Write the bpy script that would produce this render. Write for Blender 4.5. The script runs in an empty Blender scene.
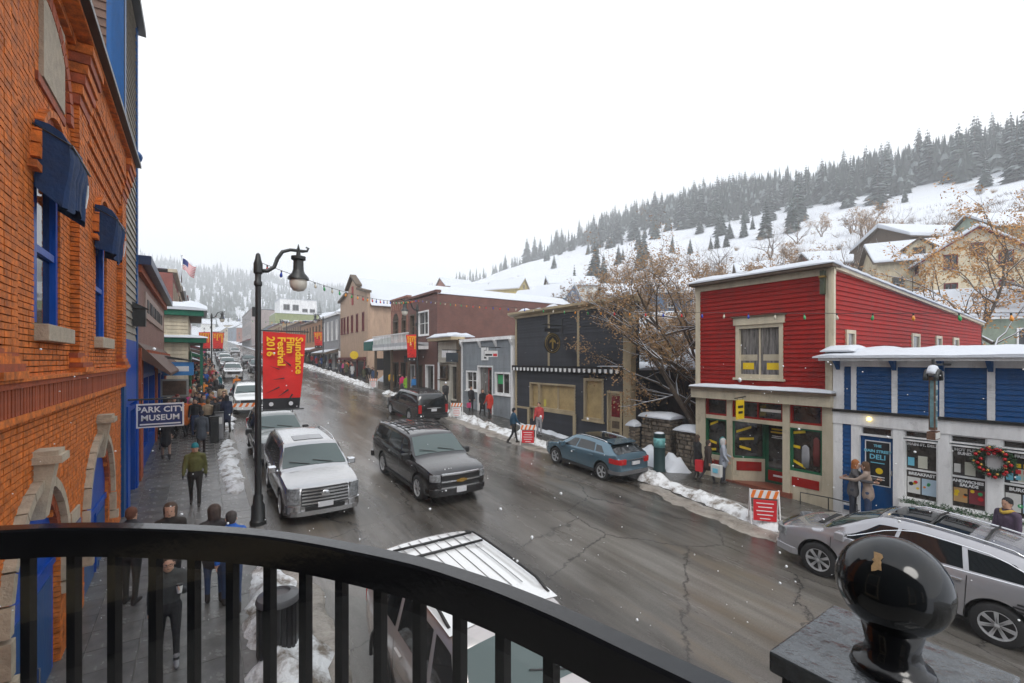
import bpy, bmesh, math, random
from mathutils import Vector, Matrix, noise
R = math.radians
rnd = random.Random(11)
SC = bpy.context.scene
C = SC.collection

# ------------------------------------------------------------------ camera
cam = bpy.data.cameras.new('camera')
cam.sensor_width = 36.0
cam.lens = 15.996
cam.shift_y = 0.0181
cam.clip_start = 0.05
cam.clip_end = 6000
camo = bpy.data.objects.new('camera', cam)
camo.location = (0, 0, 0)
camo.rotation_euler = (R(90), 0, -math.atan(312 / 455))
C.objects.link(camo)
SC.camera = camo

# ------------------------------------------------------------------ sky (overcast) and sun
SUN_EL, SUN_AZ = R(50), R(200)
world = bpy.data.worlds.new('World')
SC.world = world
world.use_nodes = True
wn, wl = world.node_tree.nodes, world.node_tree.links
bg = wn['Background']
sky = wn.new('ShaderNodeTexSky')
sky.sky_type = 'NISHITA'
sky.sun_disc = False
sky.sun_elevation = SUN_EL
sky.sun_rotation = SUN_AZ
sky.dust_density = 4.0
tc = wn.new('ShaderNodeTexCoord')
cl = wn.new('ShaderNodeTexNoise')
cl.inputs['Scale'].default_value = 1.7
cl.inputs['Detail'].default_value = 4
cl.inputs['Roughness'].default_value = 0.45
cr = wn.new('ShaderNodeValToRGB')
cr.color_ramp.elements[0].position = 0.3
cr.color_ramp.elements[0].color = (0.74, 0.80, 0.88, 1)
cr.color_ramp.elements[1].position = 0.62
cr.color_ramp.elements[1].color = (1.0, 1.0, 1.0, 1)
gain = wn.new('ShaderNodeVectorMath')
gain.operation = 'SCALE'
gain.inputs['Scale'].default_value = 9.6
mixw = wn.new('ShaderNodeMixRGB')
mixw.inputs[0].default_value = 0.92
wl.new(tc.outputs['Generated'], cl.inputs['Vector'])
wl.new(cl.outputs['Fac'], cr.inputs[0])
wl.new(cr.outputs[0], gain.inputs[0])
wl.new(sky.outputs[0], mixw.inputs[1])
wl.new(gain.outputs[0], mixw.inputs[2])
wl.new(mixw.outputs[0], bg.inputs[0])
bg.inputs[1].default_value = 0.108

sun = bpy.data.lights.new('sun', 'SUN')
sun.energy = 1.5
sun.angle = R(25)
sun.color = (1.0, 0.97, 0.92)
suno = bpy.data.objects.new('sun', sun)
suno.rotation_euler = (R(90) - SUN_EL, 0, math.pi - SUN_AZ)
C.objects.link(suno)

SC.view_settings.view_transform = 'Standard'
SC.view_settings.look = 'None'
SC.view_settings.exposure = 0.66
SC.view_settings.gamma = 1.0
SC.view_settings.use_curve_mapping = False
SC.cycles.max_bounces = 6
SC.cycles.transparent_max_bounces = 12
SC.cycles.volume_bounces = 1

# ------------------------------------------------------------------ helpers
class MB:
    """collects geometry, then links it as ONE mesh object"""
    def __init__(s):
        s.v, s.f, s.m, s.cur = [], [], [], 0
    def add(s, vs, fs):
        o = len(s.v)
        s.v += [tuple(p) for p in vs]
        s.f += [tuple(i + o for i in f) for f in fs]
        s.m += [s.cur] * len(fs)
        return s
    BF = ((0, 3, 2, 1), (4, 5, 6, 7), (0, 1, 5, 4), (1, 2, 6, 5), (2, 3, 7, 6), (3, 0, 4, 7))
    def hexa(s, p):
        return s.add(p, MB.BF)
    def box(s, x0, x1, y0, y1, z0, z1):
        return s.hexa([(x0, y0, z0), (x1, y0, z0), (x1, y1, z0), (x0, y1, z0), (x0, y0, z1), (x1, y0, z1), (x1, y1, z1), (x0, y1, z1)])
    def mbox(s, M, sx, sy, sz):
        return s.hexa([M @ Vector((a * sx / 2, b * sy / 2, c * sz / 2)) for c in (-1, 1) for a, b in ((-1, -1), (1, -1), (1, 1), (-1, 1))])
    def fbox(s, F, u0, u1, d0, d1, z0, z1):
        return s.hexa([F.P(u, d, z) for z in (z0, z1) for u, d in ((u0, d0), (u1, d0), (u1, d1), (u0, d1))])
    def prism(s, base, off):
        """polygon of 3d points, extruded by vector off"""
        n = len(base)
        b = [Vector(p) for p in base]
        o = Vector(off)
        vs = b + [p + o for p in b]
        fs = [tuple(range(n))[::-1], tuple(range(n, 2 * n))] + [(i, (i + 1) % n, n + (i + 1) % n, n + i) for i in range(n)]
        return s.add(vs, fs)
    def tube(s, path, rad, n=8, cap=True, flat=1.0):
        path = [Vector(p) for p in path]
        if not isinstance(rad, (list, tuple)):
            rad = [rad] * len(path)
        vs, fs = [], []
        ref = None
        for i, p in enumerate(path):
            t = (path[min(i + 1, len(path) - 1)] - path[max(i - 1, 0)])
            t = t.normalized() if t.length > 1e-9 else Vector((0, 0, 1))
            if ref is None:
                ref = Vector((0, 0, 1)) if abs(t.z) < 0.9 else Vector((1, 0, 0))
            a = ref - t * ref.dot(t)
            a = a.normalized() if a.length > 1e-6 else t.orthogonal().normalized()
            ref = a
            b = t.cross(a)
            for k in range(n):
                w = 2 * math.pi * k / n
                vs.append(p + (a * math.cos(w) * flat + b * math.sin(w)) * rad[i])
        for i in range(len(path) - 1):
            for k in range(n):
                fs.append((i * n + k, i * n + (k + 1) % n, (i + 1) * n + (k + 1) % n, (i + 1) * n + k))
        if cap:
            fs.append(tuple(range(n))[::-1])
            fs.append(tuple((len(path) - 1) * n + k for k in range(n)))
        return s.add(vs, fs)
    def lathe(s, prof, n=14, c=(0, 0, 0), ax='z', cap=True):
        vs, fs = [], []
        for r, z in prof:
            for k in range(n):
                w = 2 * math.pi * k / n
                x, y = r * math.cos(w), r * math.sin(w)
                q = (x, y, z) if ax == 'z' else ((x, z, y) if ax == 'y' else (z, x, y))
                vs.append((q[0] + c[0], q[1] + c[1], q[2] + c[2]))
        for i in range(len(prof) - 1):
            for k in range(n):
                fs.append((i * n + k, i * n + (k + 1) % n, (i + 1) * n + (k + 1) % n, (i + 1) * n + k))
        if cap:
            fs.append(tuple(range(n))[::-1])
            fs.append(tuple((len(prof) - 1) * n + k for k in range(n)))
        return s.add(vs, fs)
    def grid(s, rows):
        nr, nc = len(rows), len(rows[0])
        return s.add([p for r in rows for p in r], [(i * nc + j, i * nc + j + 1, (i + 1) * nc + j + 1, (i + 1) * nc + j) for i in range(nr - 1) for j in range(nc - 1)])
    def ball(s, c, rx, ry=None, rz=None, n=12, m=8):
        ry = ry or rx; rz = rz or rx
        prof = [(math.sin(math.pi * i / m), -math.cos(math.pi * i / m)) for i in range(m + 1)]
        vs, fs = [], []
        for r, z in prof:
            for k in range(n):
                w = 2 * math.pi * k / n
                vs.append((c[0] + rx * r * math.cos(w), c[1] + ry * r * math.sin(w), c[2] + rz * z))
        for i in range(m):
            for k in range(n):
                fs.append((i * n + k, i * n + (k + 1) % n, (i + 1) * n + (k + 1) % n, (i + 1) * n + k))
        return s.add(vs, fs)
    def mesh(s, name, mats, smooth=False, fix=True, off=None, angle=None):
        me = bpy.data.meshes.new(name)
        vs = s.v if off is None else [(p[0] - off[0], p[1] - off[1], p[2] - off[2]) for p in s.v]
        me.from_pydata(vs, [], s.f)
        if not isinstance(mats, (list, tuple)):
            mats = [mats]
        for m in mats:
            me.materials.append(m)
        if len(mats) > 1:
            me.polygons.foreach_set('material_index', s.m)
        if fix:
            bm = bmesh.new()
            bm.from_mesh(me)
            bmesh.ops.recalc_face_normals(bm, faces=bm.faces)
            bm.to_mesh(me)
            bm.free()
        if smooth:
            me.polygons.foreach_set('use_smooth', [True] * len(me.polygons))
            if angle:
                try:
                    me.set_sharp_from_angle(angle=R(angle))
                except Exception:
                    pass
        me.update()
        return me

ORI = {}
def link(o, parent=None, loc=None):
    C.objects.link(o)
    if parent is not None:
        o.parent = parent
        ORI[o.name] = ORI.get(parent.name, Vector((0, 0, 0)))
    else:
        ORI[o.name] = Vector(loc or (0, 0, 0))
    return o

def tag(o, label=None, cat=None, group=None, kind=None):
    if label: o['label'] = label
    if cat: o['category'] = cat
    if group: o['group'] = group
    if kind: o['kind'] = kind
    return o

def thing(name, label, cat, loc=(0, 0, 0), rz=0.0, group=None):
    o = bpy.data.objects.new(name, None)
    o.empty_display_size = 0.2
    o.location = loc
    o.rotation_euler = (0, 0, rz)
    link(o, None, loc)
    return tag(o, label, cat, group)

def part(mb, name, mats, parent, world=True, smooth=False, fix=True, bevel=0, angle=None):
    """mesh as child of parent; world=True: the vertices are world coordinates (parents unrotated)"""
    off = ORI[parent.name] if (world and parent is not None) else None
    me = mb.mesh(name, mats, smooth, fix, off, angle)
    o = bpy.data.objects.new(name, me)
    link(o, parent)
    if bevel:
        b = o.modifiers.new('bevel', 'BEVEL')
        b.width = bevel; b.segments = 2; b.limit_method = 'ANGLE'; b.angle_limit = R(40)
    return o

def solo(mb, name, mats, label, cat, loc=None, group=None, smooth=False, kind=None, bevel=0, fix=True, angle=None):
    """one-mesh top-level object, vertices in world coordinates, origin at loc"""
    loc = Vector(loc) if loc is not None else None
    me = mb.mesh(name, mats, smooth, fix, loc, angle)
    o = bpy.data.objects.new(name, me)
    if loc is not None:
        o.location = loc
    link(o, None, loc)
    if bevel:
        b = o.modifiers.new('bevel', 'BEVEL')
        b.width = bevel; b.segments = 2; b.limit_method = 'ANGLE'; b.angle_limit = R(40)
    return tag(o, label, cat, group, kind)

def inst(me, name, parent, loc=(0, 0, 0), rot=(0, 0, 0), scale=(1, 1, 1)):
    o = bpy.data.objects.new(name, me)
    o.location = loc
    o.rotation_euler = rot
    o.scale = scale
    link(o, parent)
    return o

def copy_tree(o, parent=None):
    c = o.copy()
    C.objects.link(c)
    c.parent = parent
    ORI[c.name] = ORI.get(o.name, Vector((0, 0, 0)))
    for ch in o.children:
        copy_tree(ch, c)
    return c

class Face:
    """a vertical plane: origin o, horizontal direction u, outward normal n"""
    def __init__(s, o, u, n):
        s.o, s.u, s.n = Vector(o), Vector(u), Vector(n)
    def P(s, u, d, z):
        return s.o + s.u * u + s.n * d + Vector((0, 0, z))

def nz(x, y=0.0, z=0.0):
    return noise.noise(Vector((x, y, z)))

ROAD0 = -5.16
GS = 0.05
def gz(y):
    return ROAD0 + GS * y          # road surface
def sw(y):
    return gz(y) + 0.12            # sidewalk surface

# ------------------------------------------------------------------ materials
MATS = {}
def M(key, col=(0.5, 0.5, 0.5), rough=0.6, metal=0.0, var=0.12, scale=3.0, bump=0.0, bscale=30.0, coat=0.0, rand=0.0, streak=None, dirt=None, spec=0.5):
    if key in MATS:
        return MATS[key]
    m = bpy.data.materials.new(key)
    m.use_nodes = True
    n, l = m.node_tree.nodes, m.node_tree.links
    p = n['Principled BSDF']
    p.inputs['Roughness'].default_value = rough
    p.inputs['Metallic'].default_value = metal
    p.inputs['Specular IOR Level'].default_value = spec
    if coat:
        p.inputs['Coat Weight'].default_value = coat
        p.inputs['Coat Roughness'].default_value = 0.05
    tcn = n.new('ShaderNodeTexCoord')
    vec = tcn.outputs['Object']
    if streak:
        mp = n.new('ShaderNodeMapping')
        mp.inputs['Scale'].default_value = streak
        l.new(vec, mp.inputs[0]); vec = mp.outputs[0]
    src = None
    if var > 0:
        t = n.new('ShaderNodeTexNoise')
        t.inputs['Scale'].default_value = scale
        t.inputs['Detail'].default_value = 6
        t.inputs['Roughness'].default_value = 0.65
        l.new(vec, t.inputs['Vector'])
        rp = n.new('ShaderNodeValToRGB')
        rp.color_ramp.elements[0].position = 0.32
        rp.color_ramp.elements[1].position = 0.68
        rp.color_ramp.elements[0].color = tuple(c * (1 - var) for c in col) + (1,)
        rp.color_ramp.elements[1].color = tuple(min(1, c * (1 + var)) for c in col) + (1,)
        l.new(t.outputs['Fac'], rp.inputs[0])
        src = rp.outputs[0]
        mr = n.new('ShaderNodeMapRange')
        mr.inputs['To Min'].default_value = max(0.02, rough * 0.75)
        mr.inputs['To Max'].default_value = min(1, rough * 1.25)
        l.new(t.outputs['Fac'], mr.inputs[0])
        l.new(mr.outputs[0], p.inputs['Roughness'])
    if dirt:
        t2 = n.new('ShaderNodeTexNoise')
        t2.inputs['Scale'].default_value = dirt[1]
        t2.inputs['Detail'].default_value = 8
        t2.inputs['Roughness'].default_value = 0.7
        l.new(tcn.outputs['Object'], t2.inputs['Vector'])
        r2 = n.new('ShaderNodeValToRGB')
        r2.color_ramp.elements[0].position = dirt[2]
        r2.color_ramp.elements[0].color = (0, 0, 0, 1)
        r2.color_ramp.elements[1].position = min(1, dirt[2] + 0.16)
        r2.color_ramp.elements[1].color = (1, 1, 1, 1)
        l.new(t2.outputs['Fac'], r2.inputs[0])
        mx = n.new('ShaderNodeMixRGB')
        l.new(r2.outputs[0], mx.inputs[0])
        if src is not None:
            l.new(src, mx.inputs[1])
        else:
            mx.inputs[1].default_value = col + (1,)
        mx.inputs[2].default_value = dirt[0] + (1,)
        src = mx.outputs[0]
    if rand > 0:
        oi = n.new('ShaderNodeObjectInfo')
        hs = n.new('ShaderNodeHueSaturation')
        mr2 = n.new('ShaderNodeMapRange')
        mr2.inputs['To Min'].default_value = 1 - rand
        mr2.inputs['To Max'].default_value = 1 + rand
        l.new(oi.outputs['Random'], mr2.inputs[0])
        l.new(mr2.outputs[0], hs.inputs['Value'])
        if src is not None:
            l.new(src, hs.inputs['Color'])
        else:
            hs.inputs['Color'].default_value = col + (1,)
        src = hs.outputs[0]
    if src is not None:
        l.new(src, p.inputs['Base Color'])
    else:
        p.inputs['Base Color'].default_value = tuple(col) + (1,)
    if bump > 0:
        tb = n.new('ShaderNodeTexNoise')
        tb.inputs['Scale'].default_value = bscale
        tb.inputs['Detail'].default_value = 5
        l.new(vec, tb.inputs['Vector'])
        b = n.new('ShaderNodeBump')
        b.inputs['Strength'].default_value = bump
        b.inputs['Distance'].default_value = 0.05
        l.new(tb.outputs['Fac'], b.inputs['Height'])
        l.new(b.outputs[0], p.inputs['Normal'])
    MATS[key] = m
    return m

def paint(key, col, rough=0.5, var=0.17, rand=0.08):
    return M(key, col, rough, var=var, scale=2.6, bump=0.12, bscale=25, rand=rand, streak=(1, 1, 0.22), dirt=(tuple(c * 0.55 + 0.01 for c in col), 2.0, 0.58), spec=0.22)

SNOW = M('snow', (0.57, 0.60, 0.65), 0.75, var=0.03, scale=2, bump=0.35, bscale=9)
SNOWD = M('street_snow', (0.72, 0.735, 0.75), 0.7, var=0.08, scale=4, bump=0.7, bscale=14, dirt=((0.16, 0.13, 0.10), 2.2, 0.47))
BLACK = M('black_metal', (0.012, 0.012, 0.014), 0.22, var=0.1, scale=8, bump=0.03, bscale=60)
IRON = M('dark_iron', (0.018, 0.02, 0.02), 0.4, var=0.2, scale=6)
RUBBER = M('rubber', (0.018, 0.018, 0.019), 0.75, var=0.25, scale=8)
CHROME = M('chrome', (0.72, 0.73, 0.75), 0.16, metal=1.0, var=0.05)
ALLOY = M('alloy', (0.56, 0.57, 0.59), 0.3, metal=0.35, var=0.1)
GLASS = M('dark_glass', (0.012, 0.015, 0.017), 0.04, var=0.0, spec=0.8)
CARGLASS = M('car_glass', (0.05, 0.078, 0.076), 0.03, var=0.0, spec=0.9)
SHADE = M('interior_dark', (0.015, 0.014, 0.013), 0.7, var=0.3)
WHITE = paint('white_paint', (0.74, 0.74, 0.74))
CREAM = paint('cream_trim', (0.50, 0.44, 0.33))
BLUEP = paint('blue_paint', (0.003, 0.066, 0.215), 0.42)
BLUEV = paint('bright_blue_paint', (0.002, 0.065, 0.36), 0.4)
REDP = paint('red_paint', (0.27, 0.007, 0.004), 0.62)
GREENP = paint('green_trim', (0.01, 0.10, 0.045), 0.45)
DARKG = paint('charcoal_paint', (0.034, 0.037, 0.046), 0.5, rand=0.15)
GREYB = paint('grey_blue_paint', (0.235, 0.26, 0.28), 0.5)
WOODD = M('weathered_wood', (0.10, 0.07, 0.045), 0.7, var=0.35, scale=6, bump=0.2)
STONE = M('tan_stone', (0.42, 0.35, 0.26), 0.75, var=0.2, scale=7, bump=0.3, bscale=40, rand=0.1)
CONC = M('concrete', (0.22, 0.21, 0.195), 0.6, var=0.2, scale=5, bump=0.15, bscale=50)

def glassmat():
    m = bpy.data.materials.new('clear_glass')
    m.use_nodes = True
    n, l = m.node_tree.nodes, m.node_tree.links
    n.remove(n['Principled BSDF'])
    tr = n.new('ShaderNodeBsdfTransparent')
    tr.inputs[0].default_value = (0.93, 0.95, 0.95, 1)
    gl = n.new('ShaderNodeBsdfGlossy')
    gl.inputs['Roughness'].default_value = 0.02
    mx = n.new('ShaderNodeMixShader')
    mx.inputs[0].default_value = 0.05; l.new(tr.outputs[0], mx.inputs[1]); l.new(gl.outputs[0], mx.inputs[2])
    l.new(mx.outputs[0], n['Material Output'].inputs[0])
    return m
CLEAR = glassmat()

def emit(key, col, strength):
    m = bpy.data.materials.new(key)
    m.use_nodes = True
    p = m.node_tree.nodes['Principled BSDF']
    p.inputs['Base Color'].default_value = col + (1,)
    p.inputs['Emission Color'].default_value = col + (1,)
    p.inputs['Emission Strength'].default_value = strength
    return m

def text_mesh(s, size=1.0, bold=0.0, align='CENTER', ext=0.004, font_shear=0.0, spacing=1.0):
    cu = bpy.data.curves.new('text', 'FONT')
    cu.body = s
    cu.size = size
    cu.align_x = align
    cu.align_y = 'CENTER'
    cu.extrude = ext
    cu.offset = bold
    cu.shear = font_shear
    cu.space_character = spacing
    cu.resolution_u = 2
    o = bpy.data.objects.new('text', cu)
    C.objects.link(o)
    dg = bpy.context.evaluated_depsgraph_get()
    me = bpy.data.meshes.new_from_object(o.evaluated_get(dg))
    bpy.data.objects.remove(o)
    return me

def text(s, size, mat, parent, pos, right, up, name='lettering', bold=0.0, align='CENTER', ext=0.003, spacing=1.0):
    """lettering on a surface: pos world, right/up directions"""
    me = text_mesh(s, size, bold, align, ext, spacing=spacing)
    me.materials.clear()
    me.materials.append(mat)
    r, u = Vector(right).normalized(), Vector(up).normalized()
    nn = r.cross(u)
    mtx = Matrix((r, u, nn)).transposed().to_4x4()
    mtx.translation = Vector(pos) - ORI.get(parent.name, Vector((0, 0, 0)))
    me.transform(mtx)
    o = bpy.data.objects.new(name, me)
    link(o, parent)
    return o

def flat_mat(key, col, rough=0.5):
    return M(key, col, rough, var=0.05, scale=5)
def apply_mods(o):
    dg = bpy.context.evaluated_depsgraph_get()
    me = bpy.data.meshes.new_from_object(o.evaluated_get(dg))
    o.modifiers.clear()
    old = o.data
    o.data = me
    bpy.data.meshes.remove(old)
    return o
# ================================================================== terrain
def sstep(a, b, x):
    t = max(0.0, min(1.0, (x - a) / (b - a)))
    return t * t * (3 - 2 * t)

def valley(y):
    if y <= 380:
        return gz(max(y, -60))
    return gz(380) + 6 * (1 - math.exp(-(y - 380) / 120))

def terrain(x, y):
    v = valley(y) - 0.25
    h = v
    if x > 33:
        t = min(1.0, (x - 33) / 270.0)
        prof = 0.86 * t + 0.14 * t * t
        top = 92 + 22 * sstep(20, 230, y) - 14 * sstep(260, 430, y) + 4 * nz(y / 90.0, 3.1) - 14 * sstep(450, 900, y)
        h = v + (top - v) * prof
        h += 3.2 * sstep(40, 90, x) * nz(x / 38.0, y / 45.0, 1.0) + 1.2 * sstep(36, 60, x) * nz(x / 11.0, y / 13.0, 4.0)
        if x > 303:
            h -= 0.10 * (x - 303)
    if x < -22:
        h = v + min(45, (-22 - x) * 0.3)
    if y > 400:
        ridge = 172 - 0.09 * x + 16 * nz(x / 170.0, 7.0) + 6 * nz(x / 60.0, 2.0)
        t = min(1.0, (y - 400) / 640.0)
        far = v + (ridge - v) * (t ** 1.15)
        far += 5 * nz(x / 70.0, y / 70.0, 9.0) * t
        if y > 1040:
            far -= 0.08 * (y - 1040)
        h = max(h, far)
    return h

def axis_pts(segs):
    out = []
    for a, b, st in segs:
        n = max(1, int(round((b - a) / st)))
        out += [a + (b - a) * i / n for i in range(n)]
    out.append(segs[-1][1])
    return out
xs = axis_pts([(-1500, -200, 80), (-200, -22, 20), (-22, 33, 11), (33, 120, 3.5), (120, 330, 7), (330, 700, 35), (700, 2000, 160)])
ys = axis_pts([(-400, -60, 50), (-60, 0, 6), (0, 160, 4), (160, 420, 9), (420, 1060, 16), (1060, 2600, 140)])
mb = MB()
mb.grid([[(x, y, terrain(x, y)) for x in xs] for y in ys])
HILL = M('hill_snow', (0.60, 0.625, 0.67), 0.8, var=0.03, scale=0.05, bump=0.25, bscale=0.6, dirt=((0.30, 0.25, 0.20), 0.09, 0.60))
terr = solo(mb, 'ground', HILL, 'snow covered ground and hillside rising behind the street', 'ground', kind='structure', smooth=True, fix=False)

# ------------------------------------------------------------------ road
def asphalt():
    m = bpy.data.materials.new('wet_asphalt')
    m.use_nodes = True
    n, l = m.node_tree.nodes, m.node_tree.links
    p = n['Principled BSDF']
    t = n.new('ShaderNodeTexCoord')
    def nzn(scale, detail, rough, mapsc=None):
        q = n.new('ShaderNodeTexNoise')
        q.inputs['Scale'].default_value = scale
        q.inputs['Detail'].default_value = detail
        q.inputs['Roughness'].default_value = rough
        if mapsc:
            mp = n.new('ShaderNodeMapping')
            mp.inputs['Scale'].default_value = mapsc
            l.new(t.outputs['Object'], mp.inputs[0]); l.new(mp.outputs[0], q.inputs['Vector'])
        else:
            l.new(t.outputs['Object'], q.inputs['Vector'])
        return q
    def ramp(src, a, b, ca, cb):
        r = n.new('ShaderNodeValToRGB')
        r.color_ramp.elements[0].position = a
        r.color_ramp.elements[1].position = b
        r.color_ramp.elements[0].color = ca
        r.color_ramp.elements[1].color = cb
        l.new(src, r.inputs[0])
        return r
    def mix(fac, a, b):
        x = n.new('ShaderNodeMixRGB')
        l.new(fac, x.inputs[0])
        for i, v in ((1, a), (2, b)):
            if isinstance(v, tuple):
                x.inputs[i].default_value = v
            else:
                l.new(v, x.inputs[i])
        return x.outputs[0]
    big = nzn(0.35, 5, 0.6, (1.0, 0.28, 1))
    base = ramp(big.outputs['Fac'], 0.38, 0.64, (0.052, 0.047, 0.041, 1), (0.165, 0.155, 0.142, 1))
    fine = nzn(55, 3, 0.7)
    fr = ramp(fine.outputs['Fac'], 0.35, 0.7, (0.75, 0.75, 0.75, 1), (1.25, 1.25, 1.25, 1))
    mul = n.new('ShaderNodeMixRGB'); mul.blend_type = 'MULTIPLY'; mul.inputs[0].default_value = 1
    l.new(base.outputs[0], mul.inputs[1]); l.new(fr.outputs[0], mul.inputs[2])
    trk = nzn(1.5, 4, 0.6, (1.0, 0.02, 1))
    tr_ = ramp(trk.outputs['Fac'], 0.36, 0.66, (0.62, 0.60, 0.57, 1), (1.3, 1.3, 1.3, 1))
    mul2 = n.new('ShaderNodeMixRGB'); mul2.blend_type = 'MULTIPLY'; mul2.inputs[0].default_value = 1
    l.new(mul.outputs[0], mul2.inputs[1]); l.new(tr_.outputs[0], mul2.inputs[2]); mul = mul2
    # brown mud and pale salt smears along the driving direction
    mud = nzn(0.9, 6, 0.65, (1.0, 0.12, 1))
    mudr = ramp(mud.outputs['Fac'], 0.56, 0.72, (0, 0, 0, 1), (0.75, 0.75, 0.75, 1))
    c1 = mix(mudr.outputs[0], mul.outputs[0], (0.15, 0.122, 0.09, 1))
    # sealed cracks
    wob = nzn(1.3, 7, 0.7)
    addv = n.new('ShaderNodeMixRGB'); addv.blend_type = 'ADD'; addv.inputs[0].default_value = 0.5
    l.new(t.outputs['Object'], addv.inputs[1]); l.new(wob.outputs['Color'], addv.inputs[2])
    vo = n.new('ShaderNodeTexVoronoi'); vo.feature = 'DISTANCE_TO_EDGE'
    vo.inputs['Scale'].default_value = 0.24
    l.new(addv.outputs[0], vo.inputs['Vector'])
    crk = ramp(vo.outputs['Distance'], 0.0010, 0.0052, (.85, .85, .85, 1), (0, 0, 0, 1))
    c2 = mix(crk.outputs[0], c1, (0.028, 0.027, 0.026, 1))
    l.new(c2, p.inputs['Base Color'])
    # puddled wetness
    wet = nzn(0.75, 7, 0.65, (1.0, 0.22, 1))
    wr = ramp(wet.outputs['Fac'], 0.40, 0.62, (0.03, 0.03, 0.03, 1), (0.33, 0.33, 0.33, 1))
    l.new(wr.outputs[0], p.inputs['Roughness'])
    bp = n.new('ShaderNodeBump'); bp.inputs['Strength'].default_value = 0.14; bp.inputs['Distance'].default_value = 0.02
    l.new(fine.outputs['Fac'], bp.inputs['Height'])
    l.new(bp.outputs[0], p.inputs['Normal'])
    return m
ASPH = asphalt()
KL, KR = 1.35, 14.35      # kerb lines
FXR, FXL = 16.5, -1.75    # facade planes
mb = MB()
rows = []
yy = axis_pts([(-60, 0, 10), (0, 60, 1.5), (60, 390, 10)])
for y in yy:
    rows.append([(x, y, gz(y) - 0.10 * ((x - 7.85) / 6.5) ** 2 + 0.05 + 0.012 * nz(x * 0.5, y * 0.4)) for x in [KL + (KR - KL) * k / 10 for k in range(11)]])
mb.grid(rows)
solo(mb, 'road', ASPH, 'wet grey asphalt street running uphill between the shops', 'road', kind='structure', smooth=True)
# dark oil stain strips and manhole
# ------------------------------------------------------------------ sidewalks with slabs
SLAB = M('wet_slab', (0.13, 0.126, 0.12), 0.26, var=0.3, scale=2.2, bump=0.12, bscale=40, rand=0.16, dirt=((0.13, 0.105, 0.075), 0.8, 0.62))
SLABR = M('wet_slab_right', (0.085, 0.082, 0.076), 0.26, var=0.3, scale=1.7, bump=0.1, bscale=40, rand=0.12)
KERB = M('kerb_concrete', (0.22, 0.21, 0.195), 0.5, var=0.2, scale=4, bump=0.2, bscale=40)
def sidewalk(name, label, x0, x1, ya, yb, nx, step, mat, cap):
    m2 = MB()
    m2.hexa([(x0, ya, gz(ya) - 0.3), (x1, ya, gz(ya) - 0.3), (x1, yb, gz(yb) - 0.3), (x0, yb, gz(yb) - 0.3),
             (x0, ya, sw(ya) - 0.02), (x1, ya, sw(ya) - 0.02), (x1, yb, sw(yb) - 0.02), (x0, yb, sw(yb) - 0.02)])
    o = solo(m2, name, CONC, label, 'sidewalk', kind='structure')
    wx = (x1 - x0) / nx
    g = 0.006
    one = MB()
    hs = step * GS / 2
    one.hexa([(-wx / 2 + g, -step / 2 + g, -0.05 - hs), (wx / 2 - g, -step / 2 + g, -0.05 - hs), (wx / 2 - g, step / 2 - g, -0.05 + hs), (-wx / 2 + g, step / 2 - g, -0.05 + hs),
              (-wx / 2 + g, -step / 2 + g, -hs), (wx / 2 - g, -step / 2 + g, -hs), (wx / 2 - g, step / 2 - g, hs), (-wx / 2 + g, step / 2 - g, hs)])
    me = one.mesh('paving_slab', mat)
    rest = MB()
    y = ya
    k = 0
    while y + step <= yb:
        for i in range(nx):
            c = (x0 + wx * (i + 0.5), y + step / 2, sw(y + step / 2) + rnd.uniform(-0.003, 0.003))
            if y > cap[0] and y < cap[1]:
                inst(me, 'paving_slab', o, c, (rnd.uniform(-.002, .002), rnd.uniform(-.002, .002), 0))
            else:
                rest.add([(v[0] + c[0], v[1] + c[1], v[2] + c[2]) for v in one.v], MB.BF)
        y += step
    r = part(rest, 'paving', mat, o)
    r['kind'] = 'stuff'
    return o
sidewalk('sidewalk', 'wet sidewalk of grey slabs below the brick building', FXL - 0.4, KL - 0.14, -6, 150, 5, 0.6, SLAB, (5.0, 38.0))
sidewalk('sidewalk', 'wet dark concrete sidewalk in front of the wooden shops', KR + 0.14, FXR + 0.6, -12, 150, 2, 1.25, SLABR, (-2.0, 60.0))
for x0, x1, nm in ((KL - 0.14, KL + 0.02, 'kerb along the brick building sidewalk'), (KR - 0.02, KR + 0.14, 'kerb along the wooden shops sidewalk')):
    mb = MB()
    y = -12
    while y < 150:
        yb = y + 2.99
        mb.hexa([(x0, y, gz(y) - 0.3), (x1, y, gz(y) - 0.3), (x1, yb, gz(yb) - 0.3), (x0, yb, gz(yb) - 0.3), (x0, y, sw(y) + .004), (x1, y, sw(y) + .004), (x1, yb, sw(yb) + .004), (x0, yb, sw(yb) + .004)])
        y += 3.0
    solo(mb, 'kerb', KERB, 'grey concrete ' + nm, 'kerb', kind='structure')

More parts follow.
